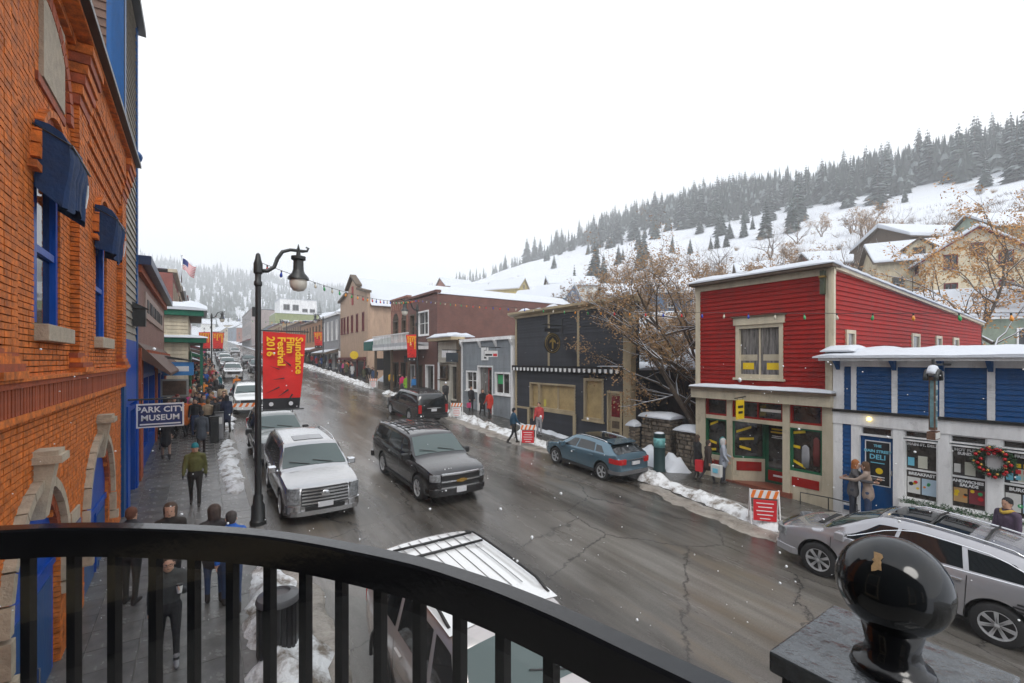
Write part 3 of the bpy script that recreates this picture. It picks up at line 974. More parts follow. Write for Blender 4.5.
# antique blade sign with arched hood
S = thing('hanging_sign', 'tall narrow antique blade sign with arched snowy hood on the blue shop', 'sign', (14.9, 3.38, -1.0))
RUST = M('rusty_metal', (.12, .06, .035), .6, var=.4, scale=9)
m2 = MB(); m2.box(14.80, 15.0, 3.32, 3.44, -1.72, -.42); part(m2, 'sign_case', RUST, S)
m2 = MB(); m2.box(14.84, 14.96, 3.31, 3.325, -1.65, -.5); part(m2, 'sign_face', M('faded_teal', (.12, .22, .24), .4, var=.3, scale=8), S)
m2 = MB(); m2.box(14.79, 14.799, 3.345, 3.415, -1.65, -.5); part(m2, 'sign_face', M('faded_teal'), S)
m2 = MB()
for dy in (-.1, .1):
    prf = [(14.9 + .2 * math.cos(a), 3.38 + dy, -.5 + .24 * math.sin(a)) for a in [math.pi * i / 8 for i in range(9)]]
    m2.tube(prf, .05, 6)
part(m2, 'hood', IRON, S, smooth=True)
m2 = MB(); m2.tube([(14.9 + .17 * math.cos(a), 3.38, -.44 + .23 * math.sin(a)) for a in [math.pi * (.12 + .76 * i / 8) for i in range(9)]], .1, 8); part(m2, 'snow', SNOW, S, smooth=True)
m2 = MB(); m2.tube([(14.9, 3.38, -.3), (14.9, 3.38, .02)], .03, 6); m2.tube([(14.9, 3.38, -.12), (16.5, 3.38, -.12)], .025, 6); part(m2, 'bracket', IRON, S)
m2 = MB(); m2.box(14.72, 15.12, 3.3, 3.46, -1.95, -1.76); part(m2, 'number_box', RUST, S)
m2 = MB(); m2.box(14.74, 15.1, 3.29, 3.3, -1.93, -1.78); part(m2, 'number_face', POSTER, S)
for i, ch in enumerate('DELI'):
    text(ch, .16, WT, S, (14.9, 3.306, -.68 - .26 * i), (1, 0, 0), (0, 0, 1))
# low iron handrail in front of the entrance
S = thing('handrail', 'thin black iron handrail between the red and blue shops', 'handrail', (16.2, 6.1, sw(6.1)))
m2 = MB(); m2.tube([(16.1, 6.9, -4.75), (16.1, 6.9, -4.3), (16.1, 6.0, -4.27), (16.1, 5.35, -4.3), (16.1, 5.35, -4.8)], .018, 6); part(m2, 'rail', IRON, S)
m2 = MB(); m2.tube([(16.1, 6.1, -4.27), (16.1, 6.1, -4.85)], .016, 6); part(m2, 'post', IRON, S)
# ================================================================== charcoal shop
B = thing('charcoal_shop', 'charcoal clapboard false front shop with tan cornice and papered windows', 'shop', (FXR, 19, sw(19)))
Y0, Y1 = 14.25, 23.62
TAN = paint('tan_trim', (0.40, 0.325, 0.21))
mb = MB(); mb.box(FXR + .2, FXR + .55, Y0 + .02, Y1 - .02, -5.0, 2.7); mb.box(FXR + .55, FXR + 7, Y0 + .5, Y1 - .02, -5, -.5)
part(mb, 'wall', DARKG, B)
opens = [(18.05, 22.12, -3.6, -1.33), (16.0, 17.42, -3.08, -.93), (14.78, 15.75, -4.4, -1.5)]
siding(F, B, DARKG, Y0 + .4, Y1 - .1, -4.7, -.7, .17, opens)
siding(F, B, DARKG, Y0 + .4, Y1 - .1, -.4, 2.6, .17)
siding(FS(Y0 + .5), B, DARKG, FXR + .55, FXR + 7, -4.6, -.55, .2)
trimbox(F, B, TAN, Y0 - .03, Y0 + .42, -.25, .12, -4.9, 2.6, 'corner_pillar')
trimbox(F, B, TAN, Y1 - .16, Y1, -.2, .07, -4.6, 2.6, 'corner_board')
for yc in (20.29, 17.83):
    trimbox(F, B, TAN, yc - .08, yc + .08, -.05, .05, -.38, 2.6, 'batten')
trimbox(F, B, TAN, Y0 - .1, Y1 + .1, -.3, .1, 2.6, 2.72, 'frieze')
mb = MB(); mb.prism([F.P(Y0 - .2, -.5, 2.72), F.P(Y0 - .2, .15, 2.72), F.P(Y0 - .2, .42, 2.84), F.P(Y0 - .2, .42, 2.97), F.P(Y0 - .2, -.5, 2.97)], F.u * (Y1 - Y0 + .55)); part(mb, 'cornice', TAN, B)
for a, b, h in ((22.2, 22.9, .2), (19.6, 20.2, .16), (15.0, 15.5, .1), (21.0, 21.3, .09)):
    snow_part(B, F, a, b, -.2, .3, 2.97, h, a, nu=6)
snow_part(B, F, Y0 + .4, Y1, -7.2, -.56, -.5, .35, 2.0, nu=12, nd=8)
# striped canopy: sloping black board with white scallops
trimbox(F, B, BLACK, 14.62, 23.68, .0, .28, -.42, -.33, 'canopy')
m2 = MB(); m2.fbox(F, 14.62, 23.68, .24, .27, -.64, -.42); part(m2, 'canopy_valance', BLKP, B)
sc_ = MB(); sc_.add([(-.012, -.09, .0), (-.012, .09, .0), (-.012, .09, -.15), (-.012, .05, -.2), (-.012, -.05, -.2), (-.012, -.09, -.15), (0, -.09, .0), (0, .09, .0), (0, .09, -.15), (0, .05, -.2), (0, -.05, -.2), (0, -.09, -.15)],
                    [(0, 1, 2, 3, 4, 5), (11, 10, 9, 8, 7, 6)] + [(i, (i + 1) % 6, 6 + (i + 1) % 6, 6 + i) for i in range(6)])
sme = sc_.mesh('scallop', WHITE)
k = 0
u = 14.9
while u < 23.6:
    inst(sme, 'scallop', B, F.P(u, .275, -.45) - ORI[B.name])
    u += .372
snow_part(B, F, 14.7, 16.2, .0, .3, -.33, .07, 9.0, nu=6, nd=3)
# large papered window with side door alcove
window(F, B, 18.05, 21.2, -2.86, -1.33, TAN, .1, 2, 1, BLIND, sill=0, name='display_window', mull=.12, depth=.14)
window(F, B, 21.2, 22.12, -2.86, -1.33, TAN, .08, 1, 1, [BLIND], sill=0, name='alcove_window', depth=.16)
siding(F, B, DARKG, 18.2, 21.2, -4.5, -2.86, .17)
trimbox(F, B, TAN, 18.0, 18.2, -.1, .09, -4.5, -2.86, 'stall_post')
trimbox(F, B, TAN, 22.12, 22.3, -.1, .09, -4.3, -2.86, 'stall_post')
trimbox(F, B, TAN, 18.2, 21.2, -.1, .07, -2.98, -2.86, 'stall_rail')
trimbox(F, B, TAN, 22.3, 23.5, -.1, .07, -2.98, -2.86, 'stall_rail')
d_ = MB(); d_.fbox(F, 21.25, 22.05, -.19, -.13, -4.2, -2.86); dd = part(d_, 'alcove_door', TAN, B)
m2 = MB(); m2.fbox(F, 21.4, 21.9, -.13, -.12, -3.9, -3.1); part(m2, 'door_panel', DARKG, dd)
poster(F, B, 20.75, 20.95, -2.7, -2.3, flat_mat('yellow_notice', (.6, .55, .1)), -.138)
window(F, B, 16.0, 17.42, -3.08, -.93, TAN, .13, 1, 1, BLIND, sill=.07, name='display_window')
d_ = MB(); d_.fbox(F, 14.86, 15.68, -.1, -.04, -4.4, -1.58); dd = part(d_, 'door', TAN, B)
for a, b, c, d2 in ((14.8, 14.9, -4.5, -1.5), (15.66, 15.76, -4.5, -1.5), (14.9, 15.66, -1.6, -1.5)):
    trimbox(F, B, TAN, a, b, -.1, .06, c, d2, 'door_frame')
m2 = MB(); m2.fbox(F, 15.0, 15.54, -.04, -.035, -2.75, -1.72); part(m2, 'door_glass', M('red_curtained_glass', (.17, .012, .016), .12, var=.5, scale=6), dd)
for a, b in ((-3.3, -2.95), (-3.95, -3.45)):
    m2 = MB(); m2.fbox(F, 15.04, 15.5, -.04, -.03, a, b); part(m2, 'door_panel', WOODD, dd)
m2 = MB(); m2.ball(tuple(F.P(15.62, -.0, -3.0)), .035, n=8, m=6); part(m2, 'door_knob', CHROME, dd, smooth=True)
S = thing('round_sign', 'round black and gold hanging sign on the charcoal shop', 'sign', F.P(19.2, .7, .94))
cs = F.P(19.15, .72, .92)
m2 = MB(); m2.lathe([(.0, -.03), (.56, -.03), (.56, .03), (0, .03)], 28, tuple(cs), 'y'); part(m2, 'disc', BLKP, S)
GOLDP = M('gold_paint', (.32, .22, .06), .4, metal=.3, var=.15)
for r_ in (.5, .4):
    m2 = MB(); m2.tube([cs + Vector((r_ * math.cos(a), -.034, r_ * math.sin(a))) for a in [2 * math.pi * i / 28 for i in range(29)]], .016 if r_ > .45 else .009, 5); part(m2, 'gold_ring', GOLDP, S)
m2 = MB()
m2.prism([cs + Vector(p) for p in ((-.05, -.035, -.3), (.05, -.035, -.3), (.05, -.035, .1), (-.05, -.035, .1))], (0, -.01, 0))
m2.prism([cs + Vector(p) for p in ((-.2, -.035, .12), (-.09, -.035, .2), (0, -.035, .3), (.09, -.035, .2), (.2, -.035, .12), (.24, -.035, -.03), (.12, -.035, .06), (-.12, -.035, .06), (-.24, -.035, -.03))], (0, -.01, 0))
part(m2, 'emblem', GOLDP, S)
m2 = MB()
m2.tube([F.P(19.15, 0, 1.9), F.P(19.15, 1.4, 1.9)], .03, 6)
m2.tube([F.P(19.15, .45, 1.9), F.P(19.15, .45, 1.4)], .012, 5); m2.tube([F.P(19.15, 1.0, 1.9), F.P(19.15, 1.0, 1.4)], .012, 5)
m2.fbox(F, 19.1, 19.2, .01, .05, 1.3, 2.3)
part(m2, 'bracket', IRON, S)
m2 = MB(); m2.fbox(F, 19.13, 19.17, .25, 1.25, 1.52, 1.72); part(m2, 'name_board', BLKP, S)

# ================================================================== garden walls of rubble stone, shed behind
RUB = M('rubble_stone', (.15, .12, .09), .8, var=.4, scale=5, bump=.4, bscale=18, rand=.4)
MORT = M('mortar', (.10, .09, .078), .9, var=.2, scale=8, bump=.3)
def stone_wall(label, x0, x1, y0, y1, zt, seed, snow=True):
    T = thing('stone_wall', label, 'wall', (x0, (y0 + y1) / 2, sw(y0)))
    m2 = MB(); m2.box(x0 + .06, x1, y0 + .05, y1 - .05, -5.1, zt - .03); part(m2, 'core', MORT, T)
    rr = random.Random(seed)
    def facef(Fc, a, b):
        z = sw(y0) - .15
        while z < zt - .05:
            h = rr.uniform(.12, .24)
            h = min(h, zt - z)
            u = a
            while u < b - .02:
                w = min(rr.uniform(.16, .42), b - u)
                p = [Fc.P(u + .012 + rr.uniform(0, .02), -.02, z + .012), Fc.P(u + w - .012, -.02, z + .012 + rr.uniform(0, .03)), Fc.P(u + w - .012 - rr.uniform(0, .03), -.02, z + h - .012), Fc.P(u + .012, -.02, z + h - .012 - rr.uniform(0, .03))]
                dd = rr.uniform(.05, .11)
                ctr = (p[0] + p[1] + p[2] + p[3]) / 4
                q = [ctr + (v - ctr) * .86 + Fc.n * dd for v in p]
                mm = MB(); mm.hexa(p + q)
                part(mm, 'stone', RUB, T)
                u += w
            z += h
    facef(Face((x0 + .05, 0, 0), (0, 1, 0), (-1, 0, 0)), y0, y1)
    facef(Face((0, y0 + .05, 0), (1, 0, 0), (0, -1, 0)), x0 + .08, x1)
    if snow:
        snow_part(T, FR(x0), y0 - .1, y1 + .1, -(x1 - x0) - .05, .1, zt - .01, .26, seed, nd=6)
    return T
stone_wall('rubble stone garden wall with snow cap next to the charcoal shop', 16.55, 17.5, 12.25, 13.75, -2.55, 3)
stone_wall('rubble stone garden wall with snow cap next to the red shop', 16.55, 17.5, 10.98, 11.9, -2.95, 4)
stone_wall('small rubble stone gate pillar with a snow cap by the tan corner pillar', 16.2, 16.6, 13.85, 14.2, -3.0, 5)
PURP = paint('plum_boards', (.035, .026, .032), .6, rand=.2)
B = thing('garden_shed', 'dark plum boarded shed with deep snow roof behind the stone wall', 'shed', (19.5, 12.4, sw(12.4)))
Fsh = FR(19.2)
m2 = MB(); m2.box(19.25, 24, 10.98, 14.2, -5, -.55); part(m2, 'wall', PURP, B)
y = 10.98
while y < 14.2:
    m2 = MB(); m2.fbox(Fsh, y + .005, y + .215, -.05, .03, -4.6, -.5); part(m2, 'board', PURP, B)
    y += .22
trimbox(Fsh, B, TAN, 12.3, 12.4, .03, .06, -4.5, -.55, 'downpipe')
m2 = MB(); m2.hexa([(18.9, 10.97, -.5), (24.6, 10.97, 1.9), (24.6, 14.23, 1.9), (18.9, 14.23, -.5), (18.9, 10.97, -.42), (24.6, 10.97, 1.98), (24.6, 14.23, 1.98), (18.9, 14.23, -.42)]); part(m2, 'roof', WOODD, B)
snow_part(B, Fsh, 10.97, 14.23, -5.5, .36, 0, .34, 8.0, nu=14, nd=14, zf=lambda u, d: -.42 + (.3 - d) * .421)

# ================================================================== grey-blue shop
B = thing('grey_shop', 'grey blue clapboard shop with white trim, red door and small square sign', 'shop', (FXR, 27, sw(27)))
Y0, Y1 = 23.9, 30.85
mb = MB(); mb.box(FXR + .2, FXR + 14, Y0 + .02, Y1 - .02, -5.0, 1.4); part(mb, 'wall', GREYB, B)
siding(F, B, GREYB, Y0 + .2, Y1 - .2, -3.9, 1.35, .17, [(24.2, 26.08, -2.3, -.8), (26.3, 28.4, -4, -.38), (28.42, 30.1, -2.25, -.78)])
for a, b in ((Y0, Y0 + .22), (Y1 - .22, Y1)):
    trimbox(F, B, WHITE, a, b, -.2, .07, -4.2, 1.35, 'corner_board')
trimbox(F, B, WHITE, Y0 - .05, Y1 + .05, -.3, .2, 1.35, 1.56, 'cornice')
for yb in (24.0, 25.9, 28.0, 30.7):
    m2 = MB(); m2.prism([F.P(yb - .1, .03, 1.35), F.P(yb - .1, .3, 1.35), F.P(yb - .1, .03, .85)], F.u * .2); part(m2, 'bracket', WHITE, B)
window(F, B, 24.2, 26.08, -2.3, -.8, WHITE, .12, 2, 1, [SHOPIN, SHOPIN], sill=.07)
poster(F, B, 25.25, 25.85, -1.6, -1.0, GREENPR, -.095)
window(F, B, 28.42, 30.1, -2.25, -.78, WHITE, .12, 2, 2, SHOPIN, sill=.07)
m2 = MB(); m2.fbox(F, 26.3, 26.42, -.19, .06, -4.2, -.38); m2.fbox(F, 28.28, 28.4, -.19, .06, -4.2, -.38); m2.fbox(F, 26.42, 28.28, -.19, .057, -.5, -.38); part(m2, 'door_frame', WHITE, B)
m2 = MB(); m2.fbox(F, 26.42, 27.2, -.19, -.14, -4.2, -.5); dd = part(m2, 'door', paint('red_door', (.28, .03, .03)), B)
m2 = MB(); m2.fbox(F, 26.56, 27.06, -.14, -.13, -2.4, -.7); part(m2, 'door_glass', SHOPIN, dd)
m2 = MB(); m2.fbox(F, 27.2, 28.28, -.19, -.16, -3.0, -.5); part(m2, 'side_light', CURT, B)
m2 = MB(); m2.fbox(F, 27.2, 28.28, -.19, -.15, -4.2, -3.0); part(m2, 'lower_panel', GREYB, B)
trimbox(F, B, WHITE, 26.9, 27.8, .03, .08, -.02, .88, 'sign_board')
m2 = MB(); m2.fbox(F, 27.1, 27.4, .08, .09, .1, .7); part(m2, 'emblem', IRON, B)
snow_part(B, F, Y0, Y1, -13, -.3, 1.42, .2, 12.0, nu=10, nd=6)
S = thing('hanging_sign', 'red and white hanging sign on an iron arm at the grey shop', 'sign', F.P(25.4, .8, .4))
m2 = MB(); m2.fbox(F, 25.38, 25.42, .25, 1.25, .2, .62); part(m2, 'board', WHITE, S)
m2 = MB(); m2.fbox(F, 25.375, 25.381, .3, .6, .25, .42); part(m2, 'red_mark', REDPR, S)
m2 = MB(); m2.fbox(F, 25.375, 25.381, .68, 1.2, .28, .4); part(m2, 'dark_mark', BLKP, S)
m2 = MB(); m2.tube([F.P(25.4, 0, .85), F.P(25.4, 1.5, .85)], .03, 6); m2.tube([F.P(25.4, .4, .85), F.P(25.4, .4, .6)], .012, 5); m2.tube([F.P(25.4, 1.1, .85), F.P(25.4, 1.1, .6)], .012, 5); part(m2, 'bracket', IRON, S)

# ================================================================== small cream shop with snowy canopy
B = thing('cream_shop', 'narrow cream shop with snow topped canopy between the grey shop and the brick building', 'shop', (FXR, 33, sw(33)))
PALE = paint('pale_boards', (.50, .47, .40))
Y0, Y1 = 31.0, 35.1
mb = MB(); mb.box(FXR + .2, FXR + 12, Y0 + .02, Y1 - .02, -5.0, 1.5); part(mb, 'wall', PALE, B)
siding(F, B, PALE, Y0 + .15, Y1 - .1, -.2, 1.5, .2)
trimbox(F, B, WOODD, Y0 - .1, Y0 + .15, -.2, .3, -4.0, 1.6, 'corner_post')
trimbox(F, B, TAN, Y0 - .1, Y1 + .1, -.3, .9, 1.55, 1.78, 'canopy')
snow_part(B, F, Y0 - .1, Y1 + .1, -1.2, 1.0, 1.78, .35, 6.0, nu=14)
window(F, B, 33.4, 34.8, -1.6, -.4, WOODD, .1, 1, 1, SHOPIN, sill=.06)
window(F, B, 31.4, 32.6, -3.2, -.4, PALE, .12, 1, 1, SHOPIN, sill=0, name='door')
siding(F, B, PALE, 32.7, 35.0, -3.9, -1.7, .2)
trimbox(F, B, WHITE, 34.6, 34.95, .05, .09, -2.6, -.2, 'white_board')
trimbox(F, B, WHITE, 31.5, 33.3, .05, .5, .2, .8, 'white_sign')
S = thing('hanging_sign', 'plain dark hanging sign on an iron arm by the cream shop', 'sign', F.P(30.9, .8, 0))
m2 = MB(); m2.fbox(F, 30.88, 30.92, .3, 1.3, -.15, .55); part(m2, 'board', M('slate_board', (.03, .04, .05), .5), S)
m2 = MB(); m2.tube([F.P(30.9, 0, .75), F.P(30.9, 1.6, .75)], .03, 6); m2.tube([F.P(30.9, .4, .75), F.P(30.9, .4, .5)], .012, 5); m2.tube([F.P(30.9, 1.2, .75), F.P(30.9, 1.2, .5)], .012, 5); part(m2, 'bracket', IRON, S)

# ================================================================== brick material for far walls
def brickmat(key, c1, c2, mort, bw=.22, bh=.08, vertical='y'):
    m = bpy.data.materials.new(key); m.use_nodes = True
    n, l = m.node_tree.nodes, m.node_tree.links
    p = n['Principled BSDF']; p.inputs['Roughness'].default_value = .75
    t = n.new('ShaderNodeTexCoord'); sp = n.new('ShaderNodeSeparateXYZ'); cb = n.new('ShaderNodeCombineXYZ')
    ad = n.new('ShaderNodeMath'); ad.operation = 'ADD'
    l.new(t.outputs['Object'], sp.inputs[0]); l.new(sp.outputs[0], ad.inputs[0]); l.new(sp.outputs[1], ad.inputs[1])
    l.new(ad.outputs[0], cb.inputs[0]); l.new(sp.outputs[2], cb.inputs[1])
    b = n.new('ShaderNodeTexBrick')
    b.inputs['Scale'].default_value = 1; b.inputs['Brick Width'].default_value = bw; b.inputs['Row Height'].default_value = bh
    b.inputs['Mortar Size'].default_value = .008
    b.inputs['Color1'].default_value = c1 + (1,); b.inputs['Color2'].default_value = c2 + (1,); b.inputs['Mortar'].default_value = mort + (1,)
    l.new(cb.outputs[0], b.inputs['Vector'])
    ns_ = n.new('ShaderNodeTexNoise'); ns_.inputs['Scale'].default_value = 1.2; ns_.inputs['Detail'].default_value = 6
    l.new(t.outputs['Object'], ns_.inputs['Vector'])
    mr = n.new('ShaderNodeMapRange'); mr.inputs['To Min'].default_value = .65; mr.inputs['To Max'].default_value = 1.35; l.new(ns_.outputs['Fac'], mr.inputs[0])
    hs = n.new('ShaderNodeHueSaturation'); l.new(b.outputs[0], hs.inputs['Color']); l.new(mr.outputs[0], hs.inputs['Value'])
    l.new(hs.outputs[0], p.inputs['Base Color'])
    bu = n.new('ShaderNodeBump'); bu.inputs['Strength'].default_value = .5; bu.inputs['Distance'].default_value = .01
    l.new(b.outputs['Fac'], bu.inputs['Height']); bu.invert = True
    l.new(bu.outputs[0], p.inputs['Normal'])
    return m
BRB = brickmat('brown_brick', (.155, .055, .042), (.11, .042, .034), (.13, .09, .075))
BRO = brickmat('rosy_brick', (.30, .115, .075), (.24, .09, .06), (.2, .14, .11))
B = thing('brown_brick_building', 'brown brick two storey building with white balcony over the sidewalk', 'building', (FXR, 40, sw(40)))
Y0, Y1, Y2 = 35.2, 41.7, 46.5
def wall_with_holes(F, parent, mat, u0, u1, z0, z1, holes, t=.3, name='wall'):
    us = sorted({u0, u1, *[h[0] for h in holes], *[h[1] for h in holes]})
    zs = sorted({z0, z1, *[h[2] for h in holes], *[h[3] for h in holes]})
    m2 = MB()
    for a, b in zip(us[:-1], us[1:]):
        for c, d in zip(zs[:-1], zs[1:]):
            if any(h[0] <= (a + b) / 2 <= h[1] and h[2] <= (c + d) / 2 <= h[3] for h in holes):
                continue
            m2.fbox(F, a, b, -t, 0, c, d)
    return part(m2, name, mat, parent)
wall_with_holes(F, B, BRB, Y0, Y1, -5, 5.75, [(36.9, 39.4, 2.2, 4.4), (40.0, 41.2, 2.0, 4.3), (35.8, 37.6, -3.2, -.4), (38.2, 39.6, -3.6, -.4), (40, 41.3, -3.2, -.4)])
wall_with_holes(F, B, BRO, Y1, Y2, -5, 6.05, [(42.2, 43.4, 2.2, 4.0), (44.3, 45.8, 2.2, 4.0), (42.2, 43.6, -3, -.2), (44.2, 46, -3, -.2)])
m2 = MB(); m2.box(FXR + .3, 31, Y0, Y2, -5, 5.6); part(m2, 'wall', BRB, B)
window(F, B, 36.9, 39.4, 2.2, 4.4, WHITE, .12, 2, 2, SHOPIN, depth=.2)
window(F, B, 40, 41.2, 2.0, 4.3, WOODD, .1, 1, 2, SHOPIN, depth=.2)
for a, b in ((35.8, 37.6), (40, 41.3)):
    window(F, B, a, b, -3.2, -.4, WHITE, .1, 1, 1, SHOPIN, depth=.2)
window(F, B, 38.2, 39.6, -3.6, -.4, WOODD, .1, 1, 1, SHOPIN, depth=.2, sill=0, name='door')
for a, b in ((42.2, 43.4), (44.3, 45.8)):
    window(F, B, a, b, 2.2, 4.0, WOODD, .1, 1, 2, SHOPIN, depth=.2)
    m2 = MB(); c = (a + b) / 2; r_ = (b - a) / 2
    m2.prism([F.P(c - r_, .005, 4.0)] + [F.P(c - r_ * math.cos(t), .005, 4.0 + r_ * math.sin(t)) for t in [math.pi * i / 10 for i in range(1, 10)]] + [F.P(c + r_, .005, 4.0)], F.n * .02)
    part(m2, 'arched_pane', SHOPIN, B)
for a, b in ((42.2, 43.6), (44.2, 46)):
    window(F, B, a, b, -3.0, -.2, WOODD, .1, 1, 1, SHOPIN, depth=.2)
for i in range(8):
    trimbox(F, B, BRO, Y1 + .15 + i * .58, Y1 + .4 + i * .58, 0, .08, 5.0, 5.7, 'corbel_brick')
trimbox(F, B, BRB, Y0 - .03, Y1, -.35, .12, 5.75, 5.95, 'cornice')
trimbox(F, B, BRO, Y1, Y2 + .03, -.35, .12, 6.05, 6.25, 'cornice')
snow_part(B, FS(Y0), FXR, 31, -11, .06, 5.62, .16, 4.0, nu=22)
m2 = MB(); m2.fbox(F, 37.0, 46.6, 0, 1.9, .95, 1.25); part(m2, 'balcony_floor', WHITE, B)
m2 = MB(); m2.fbox(F, 37.0, 46.6, 1.82, 1.9, 1.25, 1.55); m2.fbox(F, 37, 37.08, 0, 1.82, 1.25, 1.55); part(m2, 'balcony_fascia', paint('pale_grey', (.45, .46, .48)), B)
y = 37.05
while y < 46.6:
    m2 = MB(); m2.fbox(F, y, y + .05, 1.83, 1.88, 1.55, 2.3); part(m2, 'baluster', WHITE, B)
    y += .3
trimbox(F, B, WHITE, 37, 46.6, 1.8, 1.92, 2.3, 2.38, 'balcony_rail')
snow_part(B, F, 37.0, 41.0, .2, 1.75, 1.25, .22, 14.0, nu=10)
for yc in (37.3, 41.5, 46.2):
    trimbox(F, B, WOODD, yc - .1, yc + .1, 1.6, 1.8, -5, .95, 'balcony_post')
trimbox(F, B, BLKP, 39.2, 40.6, .8, .86, -.2, .4, 'hanging_board')
S = thing('green_awning', 'dark green awning with snow beside the white balcony', 'awning', F.P(48, .8, 1))
m2 = MB(); m2.prism([F.P(46.7, -.5, 2.5), F.P(46.7, 1.9, 1.9), F.P(46.7, 1.9, 1.0), F.P(46.7, -.5, 1.0)], F.u * 3.0); part(m2, 'canvas', paint('dark_green_canvas', (.01, .11, .09)), S)
part(snow_cap(F, 46.7, 49.7, -.4, 1.9, 0, .2, 3.3, nu=8, zf=lambda u, d: 2.4 - .25 * d), 'snow', SNOW, S, smooth=True)
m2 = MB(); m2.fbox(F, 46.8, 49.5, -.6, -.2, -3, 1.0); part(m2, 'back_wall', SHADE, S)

# ================================================================== big beige hall
BEI = paint('beige_stucco', (.46, .325, .235), .7)
DRED = paint('maroon_trim', (.13, .022, .024))
B = thing('beige_hall', 'tall beige hall with stepped gable front and wide snow roof', 'building', (FXR, 61, sw(61)))
Y0, Y1 = 54.5, 67.3
holes = [(yc - .45, yc + .45, 3.6, 5.9) for yc in (56.3, 58.9, 61.2, 63.3, 65.0, 66.4)]
wall_with_holes(F, B, BEI, Y0, Y1, -4, 8.1, holes)
for h in holes:
    window(F, B, *h, DRED, .12, 1, 2, SHOPIN, depth=.18)
m2 = MB(); m2.prism([F.P(Y0, -.3, 8.1), F.P(Y0 + 3.6, -.3, 8.9), F.P(60.9, -.3, 10.6), F.P(Y1 - 3.6, -.3, 8.9), F.P(Y1, -.3, 8.1)], F.n * .3); part(m2, 'gable', BEI, B)
m2 = MB()
for a, b in (((Y0 - .2, 8.05), (58.2, 8.85)), ((58.2, 9.3), (60.9, 10.9)), ((60.9, 10.9), (63.6, 9.3)), ((63.6, 8.85), (Y1 + .2, 8.05))):
    m2.hexa([F.P(a[0], -.4, a[1]), F.P(b[0], -.4, b[1]), F.P(b[0], .35, b[1]), F.P(a[0], .35, a[1]), F.P(a[0], -.4, a[1] + .28), F.P(b[0], -.4, b[1] + .28), F.P(b[0], .35, b[1] + .28), F.P(a[0], .35, a[1] + .28)])
part(m2, 'coping', WOODD, B)
m2 = MB(); m2.fbox(F, 60.6, 61.2, 0, .1, 7.2, 9.6); part(m2, 'red_ornament', paint('red_ornament', (.3, .03, .03)), B)
m2 = MB(); m2.box(FXR + .3, 52, Y0, Y1, -4, 6.75); part(m2, 'side_wall', BEI, B)
m2 = MB(); m2.prism([(FXR + .3, Y0 - .5, 6.5), (FXR + .3, 60.9, 10.4), (FXR + .3, Y1 + .5, 6.5)], (36, 0, 0)); part(m2, 'roof', WOODD, B)
snow_part(B, FS(Y0), FXR + .3, 52.5, -6.4, .55, 0, .4, 3.0, nu=24, nd=10, zf=lambda u, d: 6.52 + (.5 - d) * .61)
m2 = MB(); m2.fbox(F, 55, 67, .0, .08, -3.0, -.2); part(m2, 'shop_front', SHADE, B)
for yc in (55.3, 58.5, 61.5, 64.5, 66.9):
    trimbox(F, B, DRED, yc - .15, yc + .15, .08, .2, -3.4, 0, 'shop_post')
trimbox(F, B, DRED, 55, 67.2, .05, .3, 0, .35, 'shop_fascia')
m2 = MB(); m2.lathe([(0, -.04), (.5, -.04), (.5, .04), (0, .04)], 18, tuple(F.P(57.0, .9, .6)), 'y'); part(m2, 'round_yellow_sign', YEL, B)
trimbox(FS(Y0), B, BLKP, FXR + .8, FXR + 5, .0, .06, -1.2, .2, 'dark_panel')
snow_bank([(17.5, 50.5, .8, .5), (19, 53, 1.4, 1.1), (21, 54, 1.2, 1.2)], 'snow heap in the gap below the beige hall wall', 33, mat=SNOW, base=sw, step=.4)
# ================================================================== orange brick museum building (left)
F = FL()
BRICK = M('orange_brick', (.56, .145, .018), .75, var=.5, scale=7, bump=.25, bscale=45, dirt=((.20, .06, .03), 1.6, .58))
BRICKD = M('dark_red_brick', (.33, .07, .022), .7, var=.35, scale=7, bump=.2, bscale=45, rand=.15)
MORTL = M('pale_mortar', (.50, .36, .25), .9, var=.2, scale=9, bump=.2)
B = thing('brick_museum', 'orange brick building with arched windows, blue doors and stone trim', 'building', (FXL, 11, sw(11)))
YN, YF, ZT = 5.0, 16.0, 5.3
arches = [(9.0, .62, .45, 2.55), (13.0, .62, .45, 2.55), (8.35, 1.12, -5.4, -2.95), (12.7, 1.3, -5.4, -3.1)]   # centre, half width, bottom, spring line
def inside(u, z, grow=0.0):
    for c, w, z0, zs in arches:
        w2 = w + grow
        if abs(u - c) < w2 and z0 < z < zs: return True
        if z >= zs and (u - c) ** 2 + (z - zs) ** 2 < w2 * w2: return True
    return False
pil = [(6.35, 7.15), (10.15, 10.95), (15.2, 16.0)]
mb = MB(); mb.fbox(F, YN, YF - .02, -.6, -.115, -5.4, ZT); part(mb, 'core_wall', MORTL, B)
m2 = MB(); m2.fbox(F, YN, 5.2, -.11, 0, -5.4, ZT); part(m2, 'wall', BRICK, B)
m2 = MB(); m2.box(FXL - 12, FXL - .55, YN, YF - .05, -5.4, ZT - .4); part(m2, 'rear_body', MORTL, B)
bl, bh, gp = .205, .064, .014
bm_ = MB()
z = -5.3
row = 0
